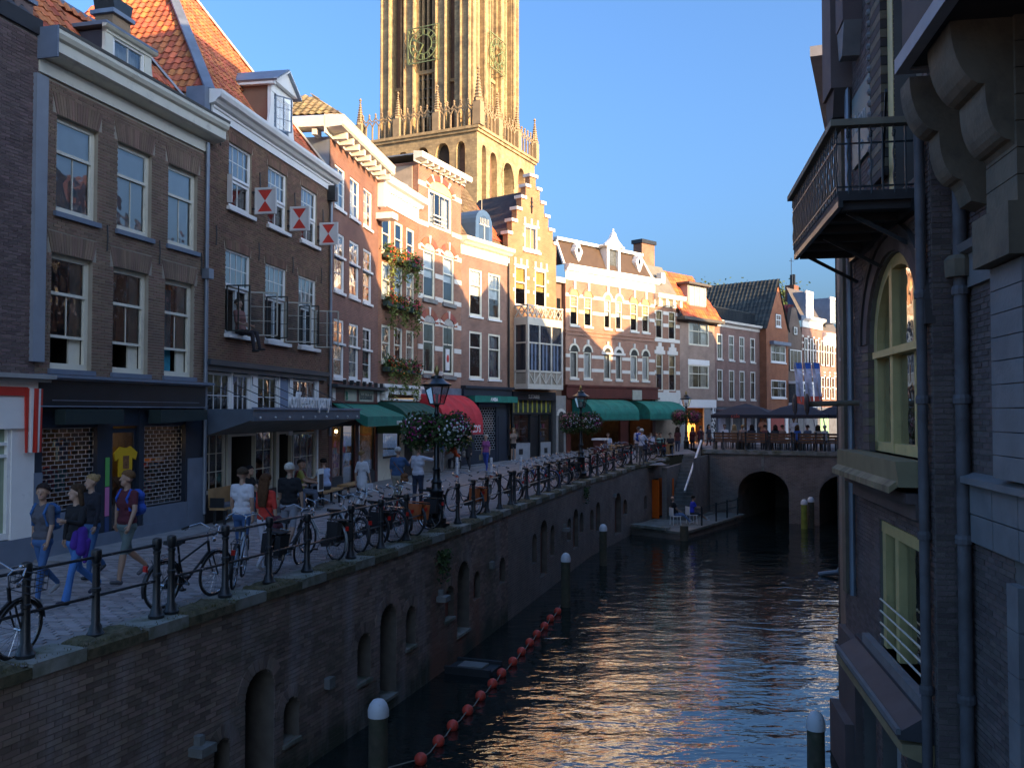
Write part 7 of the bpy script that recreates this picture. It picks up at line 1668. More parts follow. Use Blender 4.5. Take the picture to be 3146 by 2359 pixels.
# ---- bicycles
def bike_mesh(col,step=False,rack=True,bag=None,basket_=False,saddle=(.02,.02,.02),name='bicycle'):
    t=thing(name,'x','bicycle'); fm=mat('bike_'+'%d_%d_%d'%tuple(int(c*99) for c in col),col,.35,.2,var=.15,spec=.6)
    rub=mat('tyre_rubber',(.018,.018,.018),.8); chrome=mat('chrome',(.55,.56,.58),.22,.9,var=.1); blk=mat('bike_black',(.02,.02,.022),.45); sdl=mat('saddle_%d'%int(saddle[0]*99),saddle,.6)
    R=.335; wb=1.08
    for wx in (0,wb):
        wh=smooth_angle(M().tube([(wx+R*math.cos(2*math.pi*i/32),0,R+R*math.sin(2*math.pi*i/32)) for i in range(32)],.019,7,closed=True).ob('wheel',rub,t))
        smooth_angle(M().tube([(wx+(R-.028)*math.cos(2*math.pi*i/32),0,R+(R-.028)*math.sin(2*math.pi*i/32)) for i in range(32)],.011,5,closed=True).ob('rim',chrome,wh))
        m=M(); m.tube([(wx,-.045,R),(wx,.045,R)],.022,8)
        for i in range(20):
            a=2*math.pi*i/20; m.tube([(wx+.02*math.cos(a+.6),.02*(-1)**i,R+.02*math.sin(a+.6)),(wx+(R-.03)*math.cos(a),0,R+(R-.03)*math.sin(a))],.0022,3,cap=False)
        m.ob('spokes',chrome,wh)
        m=M(); a0,a1=(R_(20),R_(200)) if wx==0 else (R_(10),R_(150)); n=14; rr_=R+.035
        for i in range(n):
            b0=a0+(a1-a0)*i/n; b1=a0+(a1-a0)*(i+1)/n
            for y0_,y1_,h0,h1 in ((-.028,0,0,.012),(0,.028,.012,0)):
                m.quad((wx+(rr_+h0)*math.cos(b0),y0_,R+(rr_+h0)*math.sin(b0)),(wx+(rr_+h1)*math.cos(b0),y1_,R+(rr_+h1)*math.sin(b0)),(wx+(rr_+h1)*math.cos(b1),y1_,R+(rr_+h1)*math.sin(b1)),(wx+(rr_+h0)*math.cos(b1),y0_,R+(rr_+h0)*math.sin(b1)))
        m.ob('mudguard',blk if col[0]>.3 else fm,t)
    bb=(.43,0,.29); st_=(.30,0,.62); hd=(.86,0,.86); hd2=(.90,0,.70); sp=(.245,0,.88)
    m=M(); m.tube([bb,st_,sp],.016,8); 
    if step: m.tube([bb,(.62,0,.36),(.82,0,.62),hd2],.018,8); m.tube([(.38,0,.45),(.62,0,.47),hd2],.014,8)
    else: m.tube([st_,hd],.016,8); m.tube([bb,hd2],.019,8)
    m.tube([hd,hd2],.021,8)
    for s in (-.05,.05): m.tube([bb,(0,s,R)],.009,6); m.tube([st_,(0,s,R)],.008,6)
    smooth_angle(m.ob('frame',fm,t))
    m=M(); m.tube([hd2,(.93,0,.66)],.018,6)
    for s in (-.05,.05): m.tube([(.93,s,.66),(1.0,s,.50),(wb,s,R)],.011,6)
    smooth_angle(m.ob('fork',fm,t))
    smooth_angle(M().tube([hd,(.835,0,1.0),(.90,0,1.04)],.012,6).ob('stem',chrome,t))
    hb=smooth_angle(M().tube([(.62,-.30,1.02),(.74,-.28,1.05),(.88,-.18,1.10),(.90,0,1.04),(.88,.18,1.10),(.74,.28,1.05),(.62,.30,1.02)],.011,7).ob('handlebar',chrome,t))
    for s in (-1,1): M().tube([(.62,s*.30,1.02),(.74,s*.281,1.05)],.017,7).ob('grip',blk,hb); M().tube([(.76,s*.27,1.03),(.68,s*.30,.995)],.006,4).ob('brake_lever',chrome,hb)
    M().sphere((.90,-.1,1.10),.025,8,5).ob('bell',chrome,hb)
    s=M(); P=[(.06,.10),(.14,.105),(.22,.07),(.30,.028),(.36,.022)]
    V=[(.03,0)]+P
    up=[(x,w,.93-.01*(i>2)) for i,(x,w) in enumerate(P)]
    s.add([(x,w,.945) for x,w in P]+[(x,-w,.945) for x,w in P]+[(x,w*1.1,.89) for x,w in P]+[(x,-w*1.1,.89) for x,w in P],[(i,5+i,6+i,i+1) for i in range(4)]+[(i,i+1,11+i,10+i) for i in range(4)]+[(5+i,15+i,16+i,6+i) for i in range(4)]+[(0,10,15,5),(4,9,19,14)])
    s.ob('saddle',sdl,t)
    m=M(); 
    P=[(-.02,.30),(.06,.39),(.40,.39),(.50,.30),(.42,.21),(.05,.26)]; m.prism(P,.05,.062); m.ob('chain_guard',blk,t)
    c=M(); c.tube([(bb[0],-.09,bb[2]),(bb[0],.09,bb[2])],.02,6); c.bar((bb[0],.085,bb[2]),(bb[0]+.10,.085,bb[2]-.13),.02,.014); c.bar((bb[0],-.085,bb[2]),(bb[0]-.10,-.085,bb[2]+.13),.02,.014); cr=c.ob('crank',chrome,t)
    M().box(bb[0]+.06,bb[0]+.15,.09,.17,bb[2]-.15,bb[2]-.12).ob('pedal',blk,cr); M().box(bb[0]-.15,bb[0]-.06,-.17,-.09,bb[2]+.12,bb[2]+.15).ob('pedal',blk,cr)
    M().tube([(.1,.05,.33),(.06,.16,.02)],.009,5).ob('kickstand',chrome,t)
    if rack:
        m=M(); 
        for y in (-.06,0,.06): m.tube([(-.28,y,.74),(.22,y,.76)],.006,5)
        for x in (-.27,-.02,.2): m.tube([(x,-.065,.745),(x,.065,.745)],.006,5)
        for y in (-.06,.06): m.tube([(-.2,y,.74),(0,y*.9,R)],.006,5)
        m.ob('rack',chrome if col[0]<.1 else blk,t)
    M().box(-.36,-.33,-.03,.03,.58,.66).ob('rear_light',mat('rear_red',(.6,.02,.015),.3),t); fl_=M().lathe([(.02,0),(.035,.03),(.035,.05)],8,(0,0,0)).ob('front_light',chrome,t); fl_.location=(.95,0,.86); fl_.rotation_euler=(0,math.pi/2,0)
    if bag:
        bm_=mat('bag_'+'%d%d%d'%tuple(int(c*99) for c in bag),bag,.8,var=.15,bump=.2)
        for y in (-1,1): M().prism([(-.26,.38),(.06,.38),(.10,.72),(-.28,.72)],y*.07,y*.17).ob('pannier',bm_,t)
        M().box(-.26,.1,-.17,.17,.755,.77).ob('pannier_flap',bm_,t)
    if basket_: 
        m=M(); 
        for z in (.78,.86,.94,1.02): m.tube([(1.02,-.15,z),(1.28,-.13,z),(1.28,.13,z),(1.02,.15,z)],.006,4,closed=True)
        for i in range(9): x=1.02+.26*(i%5)/4; m.tube([(x,-.14 if i<5 else .14,.78),(x,-.14 if i<5 else .14,1.02)],.004,3)
        m.ob('basket',blk,t)
    return t
KIN=[bike_mesh((.02,.02,.022),False,True),bike_mesh((.02,.02,.022),True,True,bag=(.02,.02,.022)),bike_mesh((.42,.44,.46),False,True,saddle=(.03,.03,.03)),bike_mesh((.05,.06,.07),True,True,bag=(.62,.16,.05),saddle=(.2,.2,.2)),bike_mesh((.05,.09,.22),False,True),bike_mesh((.40,.03,.03),True,False),bike_mesh((.03,.10,.08),True,True,basket_=True),bike_mesh((.02,.02,.022),True,False,basket_=True,saddle=(.18,.10,.05)),bike_mesh((.30,.31,.30),True,True,bag=(.03,.03,.03))]
NM=['black city bicycle with rear rack','black step-through bicycle with black panniers','silver bicycle with black saddle','dark bicycle with orange panniers','navy blue bicycle','red step-through bicycle','dark green bicycle with front basket','black bicycle with front basket and brown saddle','grey bicycle with dark panniers']
WH=lambda px:('by the first mossy coping' if px<400 else 'in front of the couple' if px<800 else 'before the first lamp post' if px<1290 else 'at the first lamp post' if px<1400 else 'after the first lamp post' if px<1570 else 'before the second lamp post' if px<1790 else 'after the second lamp post' if px<1945 else 'above the orange door')
# px, offset inside edge, heading relative to quay (deg), kind
BK=[(-25,.78,4,7),(575,.62,-4,0),(730,.85,28,2),(880,.80,8,1),(985,.95,62,8),(1065,.95,55,2),(1105,1.0,66,1),(1150,1.0,75,0),(1195,1.0,58,5),(1225,.95,64,3),(1262,1.1,80,1),(1325,.95,2,0),(1425,.95,55,3),(1478,.75,4,6),(1545,.95,60,0),(1600,.9,20,2),(1628,.95,50,5),(1655,.95,70,4),(1672,1.0,62,2),(1694,.95,75,0),(1712,1.0,60,8),(1730,1.0,66,1),(1750,.95,48,5),(1768,1.0,70,2),(1806,.95,70,5),(1826,1.0,62,0),(1850,.9,50,2),(1868,1.0,74,5),(1884,1.0,62,8),(1898,1.0,68,2),(1915,.95,40,4),(1962,.9,60,0),(1982,.9,66,8),(2002,.95,58,5),(2020,.95,70,0),(2038,.95,64,4),(2055,.9,55,1)]
used=set(); rb_=random.Random(77); seen={}
for px,off,hd_,k in BK:
    if px<0: p=Vector((-5.80,9.85,.05)); d=Vector((.34,.94,0))
    else: p,d=on_quay(px,off)
    b=KIN[k] if k not in used else copy_tree(KIN[k]); used.add(k)
    a=math.atan2(d.y,d.x)+R_(hd_)*1.0
    c=Vector((math.cos(a),math.sin(a),0)); b.location=p-c*.52; b.location.z=gz(p.x,p.y)+.005; b.rotation_euler=(R_(rb_.uniform(3,9)),0,a)
    z_k=(k,WH(px)); seen[z_k]=seen.get(z_k,0)+1; dupn=sum(1 for q in BK if (q[3],WH(q[0]))==z_k)
    lab=NM[k]+' '+WH(px)
    if dupn>1: lab=['first','second','third','fourth'][seen[z_k]-1]+' '+lab+' toward the bridge'
    tag(b,lab,'bicycle','bicycles parked along the railing')
# ---- benches of the coffee house
def bench(p,rz,L_,label,back=False,cush=False):
    t=thing('bench',label,'bench',tuple(p),rz,'benches at the coffee house')
    M().box(-L_/2,L_/2,-.19,.19,.40,.46).ob('seat',woodm,t)
    for x in (-L_/2+.18,L_/2-.18): 
        for y in (-.13,.13): M().box(x-.03,x+.03,y-.03,y+.03,0,.40).ob('leg',ironblk,t)
    if back: M().box(-L_/2,L_/2,.17,.22,.46,.92).ob('backrest',woodm,t); M().box(-L_/2,-L_/2+.05,-.19,.22,.46,.7).ob('armrest',ironblk,t)
    if cush: M().box(-L_/2+.05,L_/2-.05,-.18,.16,.465,.53).ob('cushion',mat('grey_cushion',(.12,.13,.15),.9),t)
    return t
a2=math.atan2(1.0,.1755); f2=Vector((.9849,-.1729,0)); e2=Vector((.1729,.9849,0)); o2=Vector((-7.66,22.45,0))
L2=lambda u,v:o2+e2*u+f2*v
bench(L2(.75,.45),a2+0,1.7,'oak bench with backrest and grey cushion against the glazed front',True,True)
bench(L2(5.4,1.15),a2,1.7,'plain oak bench behind the young man in pale blue'); bench(L2(6.0,.40),a2,1.6,'oak bench with grey cushion close to the coffee house window',False,True); bench(L2(8.1,1.0),a2,2.0,'long oak bench toward the kitchen shop'); bench(L2(3.6,.95),a2,1.8,'oak bench under the group of seated guests')
t=thing('small_table','small dark table with drinks among the seated guests','table',tuple(L2(4.75,.85)),a2); M().lathe([(.30,.70),(.30,.73)],14).ob('top',ironblk,t); M().lathe([(.03,.02),(.03,.70)],8).ob('stem',ironblk,t); M().lathe([(.2,0),(.18,.03)],10).ob('base',ironblk,t)
t=thing('menu_board','black and white menu stand beside the seated guests','menu board',tuple(L2(4.35,1.35)),a2); M().box(-.2,.2,-.02,.02,.5,1.15).ob('board',white,t); M().box(-.16,.16,-.03,-.02,.55,1.0).ob('print',ironblk,t)
for x in (-.15,.15): M().box(x-.015,x+.015,-.015,.015,0,.5).ob('leg',ironblk,t)
# ---- bridge terrace
def bl(u,v,z=.72): p=BO+BD*u+BI*v; return Vector((p.x,p.y,z))
tb=mat('terrace_wood',(.20,.085,.035),.6,var=.25)
for k in range(5):
    t=thing('terrace_bench',['dark wooden terrace bench back at the stairs end','dark wooden terrace bench back under the lit waiter','dark wooden terrace bench back by the umbrella pole','dark wooden terrace bench back before the red doors','dark wooden terrace bench back beside the flags'][k],'bench',tuple(bl(.75+k*1.55,.75,.70)),BRZ,'benches on the bridge terrace')
    for z in (.52,.68,.84): M().box(-.72,.72,-.02,.02,z,z+.12).ob('back_slat',tb,t)
    M().box(-.72,.72,0,.42,.42,.47).ob('seat',tb,t)
    for x in (-.66,.66): M().box(x-.03,x+.03,-.03,.4,0,.42).ob('leg',ironblk,t); M().box(x-.03,x+.03,-.035,.03,.42,.98).ob('back_post',ironblk,t)
pr=thing('bridge_railing','black iron railing along the bridge parapet before the terrace','railing',tuple(bl(0,.12,.72)),BRZ)
for k in range(8): q=link('post',pme,pr); q.location=(-.5+k*1.25,0,0); q.scale=(.8,.8,.95)
for z in (.98,.52): M().tube([(-.5,0,z*.95),(8.4,0,z*.95)],.018,6).ob('rail',ironblk,pr)
for k in range(4):
    t=thing('terrace_table',['terrace table near the stairs','terrace table under the first umbrella','terrace table between the umbrellas','terrace table nearest the flags'][k],'table',tuple(bl(1.4+k*1.8,1.9,.70)),BRZ,'tables on the bridge terrace'); M().box(-.4,.4,-.35,.35,.70,.74).ob('top',tb,t)
    for x in (-.33,.33): M().box(x-.03,x+.03,-.28,.28,0,.70).ob('leg',ironblk,t)
pblk=mat('parasol_black',(.02,.02,.028),.75,var=.15)
def parasol(p,s,label,txt=False):
    t=thing('terrace_umbrella',label,'umbrella',tuple(p),BRZ+.12,'black umbrellas on the bridge terrace'); z=1.95; zt=2.62
    M().tube([(0,0,0),(0,0,zt)],.04,8).ob('pole',ironblk,t); m=M(); n=8
    E=[(-s,-s),(0,-s*1.02),(s,-s),(s*1.02,0),(s,s),(0,s*1.02),(-s,s),(-s*1.02,0)]
    m.add([(0,0,zt)]+[(x*.5,y*.5,z+(zt-z)*.62) for x,y in E]+[(x,y,z) for x,y in E]+[(x,y,z-.2) for x,y in E],[(0,1+i,1+(i+1)%8) for i in range(8)]+[(1+i,9+i,9+(i+1)%8,1+(i+1)%8) for i in range(8)]+[(9+i,17+i,17+(i+1)%8,9+(i+1)%8) for i in range(8)])
    c=m.ob('canopy',pblk,t); 
    for x,y in E: M().tube([(0,0,zt-.1),(x,y,z-.02)],.012,4).ob('rib',ironblk,t)
    if txt: text(c,'cafe',.32,(-.6,-s*1.02-.01,z-.17),mat('sign_red',(.6,.10,.07)),ext=.003)  # red script lettering on the valance
    M().box(-.4,.4,-.4,.4,0,.08).ob('base',stoneg,t)
parasol(bl(1.0,4.0,.70),1.75,'wide black terrace umbrella nearest the quay steps',True); parasol(bl(3.9,4.3,.70),1.75,'wide black terrace umbrella in the middle of the terrace'); parasol(bl(6.4,5.0,.70),1.6,'black terrace umbrella before the white bay house')
# red double doors and flags behind the terrace
flb=mat('flag_blue',(.03,.12,.42),.8); flw=mat('flag_white',(.55,.55,.66),.8); flr=mat('flag_red',(.65,.10,.06),.8)
for k,(bx,tx) in enumerate(((2485,2442),(2512,2470),(2545,2497))):
    a=px_at(bx,1360,61); b=px_at(tx,1112,61); t=thing('banner_flag',['tall blue, white and red banner on the leaning pole next to the white bay','tall blue, white and red banner on the middle leaning pole','tall blue, white and red banner on the pole beside the drainpipe'][k],'flag',(a.x,a.y,.6),0,'three banners beyond the bridge')
    v=b-Vector((a.x,a.y,0)); v.z-=.6
    M().tube([(0,0,0),tuple(v)],.035,6).ob('pole',mat('pole_grey',(.4,.4,.42),.4,.5),t); n=9
    for q,(m_,z0_,z1_) in enumerate(((flb,0,.14),(flw,.14,.78),(flr,.78,1.0))):
        m=M(); K=6; L_=2.9
        P=[]
        for i in range(K+1):
            s=z0_+(z1_-z0_)*i/K; c=v+Vector((-.05+.18*s,0,-.05-L_*s)); wd=.5
            P+= [tuple(c+Vector((.0,.05*math.sin(s*9),0))),tuple(c+Vector((wd*.5,.10*math.sin(s*9+1.5),0))),tuple(c+Vector((wd,.05*math.sin(s*9+3),.0)))]
        m.add(P,[(3*i+j,3*i+j+1,3*i+j+4,3*i+j+3) for i in range(K) for j in range(2)]); m.ob(('blue_field','white_field','red_field')[q],m_,t)
b12d=part(b12,'red_doors',mat('door_red',(.35,.03,.025),.5),(W12*.15,W12*.75,-.06,-.0,.6,2.9)); parts(b12,'white_pilaster',white,(W12*.0,W12*.12,-.08,.0,.5,3.0),(W12*.8,W12*.93,-.08,.0,.5,3.0))
hb=part(b13,'projecting_sign',white,(W13*.9,W13*1.5,-1.0,-.92,3.2,4.0)); part(hb,'sign_print',mat('dark_print',(.1,.05,.05),.6),(W13*1.0,W13*1.4,-1.01,-1.0,3.4,3.8))
# landing-stage railing and two chairs
lr=thing('landing_railing','low iron railing along the far edge of the landing stage','railing',(9.3,44.65,-2.75))
for k,(x,y) in enumerate(((0,0),(1.1,1.75),(2.0,3.2),(2.9,4.6))): M().tube([(x,y,0),(x,y,.95)],.045,8).ob('post',ironblk,lr)
for z in (.85,.45): M().tube([(0,0,z),(2.9,4.6,z)],.018,5).ob('rail',ironblk,lr)
def chair(p,rz,label):
    t=thing('white_chair',label,'chair',tuple(p),rz,'white chairs on the landing stage')
    M().box(-.22,.22,-.22,.22,.42,.45).ob('seat',white,t); M().box(-.22,.22,-.24,-.20,.45,.85).ob('backrest',white,t)
    for x in (-.2,.2):
        for y in (-.2,.2): M().tube([(x,y,0),(x*.9,y*.9,.42)],.016,6).ob('leg',white,t)
CH=[G(2075,1612,-2.75),G(2125,1608,-2.75)]
chair(CH[0],R_(-75),'white chair under the bald man at the landing stage'); chair(CH[1],R_(-75),'white chair under the person in blue at the landing stage')
# ================================================================= people
def cap_mesh(m,p,q,r0,r1,n=10):
    p=Vector(p); q=Vector(q); d=(q-p); L_=d.length
    if L_<1e-5: m.sphere(tuple(p),max(r0,r1),n,7); return
    d/=L_; a=d.cross(Vector((0,0,1)))
    if a.length<1e-3: a=d.cross(Vector((0,1,0)))
    a.normalize(); b=a.cross(d); rings=[]
    for i in range(4): t=math.pi/2*(1-i/3.0); rings.append((p-d*r0*math.sin(t),max(1e-4,r0*math.cos(t))))
    for i in range(4): t=math.pi/2*(i/3.0); rings.append((q+d*r1*math.sin(t),max(1e-4,r1*math.cos(t))))
    base=len(m.v)
    for c,r in rings:
        for j in range(n):
            t=2*math.pi*j/n; m.v.append(tuple(c+a*(r*math.cos(t))+b*(r*math.sin(t))))
    k=len(rings)
    for i in range(k-1):
        for j in range(n): m.f.append([base+i*n+j,base+(i+1)*n+j,base+(i+1)*n+(j+1)%n,base+i*n+(j+1)%n]); m.mi.append(0)
    m.f.append([base+j for j in range(n)]); m.mi.append(0); m.f.append([base+(k-1)*n+j for j in range(n-1,-1,-1)]); m.mi.append(0)
def rotx(v,a): return Vector((v.x,v.y*math.cos(a)-v.z*math.sin(a),v.y*math.sin(a)+v.z*math.cos(a)))
PENDING=[]; hrn=random.Random(3)
SK=[(.42,.25,.17),(.36,.20,.13),(.48,.30,.21),(.25,.14,.09)]
def person(pos,face,label,H=1.72,pose='stand',shirt=(.4,.4,.4),pants=(.05,.08,.16),shoes=(.05,.05,.05),hair=(.05,.03,.02),hairstyle='short',sleeve=.5,leg='long',female=False,step=25,arms=((8,4,10),(8,4,10)),skin=0,lean=0,bag=None,vox=.016,turn=0,skirt=False,build=1.0,bent=0,cat='person',group=None):
    """face: heading of the body (world angle); arms: (forward deg, abduct deg, elbow deg) for left, right"""
    s=H/1.72; S=[]   # segments (p,q,r0,r1,label)
    B=build*(.93 if female else 1.0)
    sit=(pose=='sit')
    hipz=.90 if not sit else .52
    pel=Vector((0,0,hipz)); F=lambda *a:Vector(a)
    ln=R_(lean)
    def up(v): # lean torso about the pelvis
        w_=rotx(v-pel,-ln); return w_+pel
    hw=.085*B; sh=.175*B if not female else .155*B
    S.append((F(-hw,0,hipz),F(hw,0,hipz),.105*B,.105*B,'pants')); S.append((F(-hw*.85,0,hipz+.085),F(hw*.85,0,hipz+.085),.112*B,.112*B,'shirt'))
    wz=hipz+.20; cz=hipz+.42
    S.append((up(F(-.06*B,0,wz)),up(F(.06*B,0,wz)),.095*B,.095*B,'shirt')); S.append((up(F(-.085*B,.01,cz-.06)),up(F(.085*B,.01,cz-.06)),.112*B,.112*B,'shirt'))
    S.append((up(F(-.09*B,.0,cz+.04)),up(F(.09*B,.0,cz+.04)),.095*B,.095*B,'shirt')); S.append((up(F(0,0,hipz+.1)),up(F(0,0,cz)),.10*B,.11*B,'shirt'))
    S.append((up(F(-sh+.03,0,cz+.105)),up(F(sh-.03,0,cz+.105)),.058*B,.058*B,'shirt'))
    if female: S.append((up(F(-.07,.075,cz-.03)),up(F(-.07,.075,cz-.03)),.062,.062,'shirt')); S.append((up(F(.07,.075,cz-.03)),up(F(.07,.075,cz-.03)),.062,.062,'shirt'))
    nk=up(F(0,.0,cz+.15)); hd=up(F(0,.015,cz+.335)); S.append((nk,up(F(0,.01,cz+.25)),.052,.05,'skin'))
    tn=R_(turn); hr=lambda v:Matrix.Rotation(-tn,3,'Z')@v
    S.append((hd+hr(F(0,-.01,.02)),hd+hr(F(0,-.01,.02)),.096,.096,'skin')); S.append((hd+hr(F(0,.03,-.06)),hd+hr(F(0,.045,-.075)),.062,.05,'skin')); S.append((hd+hr(F(0,.09,.01)),hd+hr(F(0,.108,-.025)),.010,.017,'skin'))
    for e in (-1,1): S.append((hd+hr(F(e*.092,-.01,.0)),hd+hr(F(e*.094,-.015,-.03)),.016,.012,'skin'))
    # legs
    for k,sd in enumerate((-1,1)):
        hip=F(sd*.09*B,0,hipz)
        if sit: th,kn=R_(86-(6 if k else 0)),R_(80 if not bent else bent)
        elif pose=='walk': th=R_(step*.62 if k==0 else -step*.55); kn=R_(8 if k==0 else 34)
        else: th=R_(2 if k else -3); kn=R_(3)
        kd=Vector((sd*.01,math.sin(th),-math.cos(th))); knee=hip+kd*.43; a2_=th-kn; ad=Vector((0,math.sin(a2_),-math.cos(a2_))); ank=knee+ad*.41
        lm='pants'; sl='pants' if leg=='long' else 'skin'
        S.append((hip,hip.lerp(knee,.55),.086*B,.072*B,lm)); S.append((hip.lerp(knee,.5),knee,.072*B,.058*B,'pants' if leg in('long','shorts','flare') else 'skin'))
        lf=1.15 if leg=='flare' else 1.0
        S.append((knee,knee.lerp(ank,.45),.055*B,.056*B,sl if leg!='flare' else 'pants')); S.append((knee.lerp(ank,.4),ank,.054*B,(.042 if leg!='flare' else .068)*B if sl=='pants' or leg=='flare' else .036,sl if leg!='flare' else 'pants'))
        fa=0 if pose!='walk' else (R_(12) if k==0 else R_(-35)); fd=Vector((0,math.cos(fa),math.sin(fa)))
        S.append((ank+F(0,-.03,-.045),ank+fd*.15+F(sd*.01,0,-.05),.038,.032,'shoes'))
    # arms
    for k,sd in enumerate((-1,1)):
        fw,ab,el=[R_(x) for x in arms[k]]; shd=up(F(sd*sh,0,cz+.10))
        d1=Vector((sd*math.sin(ab),math.sin(fw)*math.cos(ab),-math.cos(fw)*math.cos(ab))); elb=shd+d1*.27
        a3=fw+el; d2=Vector((sd*math.sin(ab)*.3-sd*.12*math.sin(el),math.sin(a3),-math.cos(a3))).normalized(); wr=elb+d2*.245
        m1='shirt'; S.append((shd,shd.lerp(elb,sleeve if sleeve<1 else 1),.056*B,.048*B,m1))
        if sleeve<1: S.append((shd.lerp(elb,sleeve),elb,.043*B,.040*B,'skin'))
        S.append((elb,wr,.040*B if sleeve<2 else .045*B,.028 if sleeve<2 else .036,'skin' if sleeve<2 else 'shirt'))
        hand=wr+d2*.085; S.append((wr,hand,.027,.030,'skin'))
        S.append(('hand',wr,d2,sd,hand))
    if skirt: S.append((F(0,0,hipz+.15),F(0,0,hipz-.12),.13*B,.18*B,'shirt'))
    hands=[t for t in S if t[0]=='hand']; S=[t for t in S if t[0]!='hand']
    m=M()
    for p,q,r0,r1,l in S: cap_mesh(m,p*s,q*s,r0*s,r1*s)
    me=m.mesh('tmp'); o=bpy.data.objects.new('tmp',me); COL.objects.link(o)
    md=o.modifiers.new('r','REMESH'); md.mode='VOXEL'; md.voxel_size=vox; ms=o.modifiers.new('s','SMOOTH'); ms.iterations=3; ms.factor=.5
    PENDING.append(dict(o=o,S=S,s=s,pos=Vector(pos),face=face,label=label,hd=hd,hr=hr,hands=hands,skin=SK[skin],shirt=shirt,pants=pants,shoes=shoes,hair=hair,hairstyle=hairstyle,bag=bag,cz=cz,up=up,hipz=hipz,vox=vox,cat=cat,group=group,female=female))
def cloth(c): return mat('cloth_%d_%d_%d'%tuple(int(round(x*250)) for x in c),c,.9,var=.12,vscale=9,bump=.35,bscale=22)
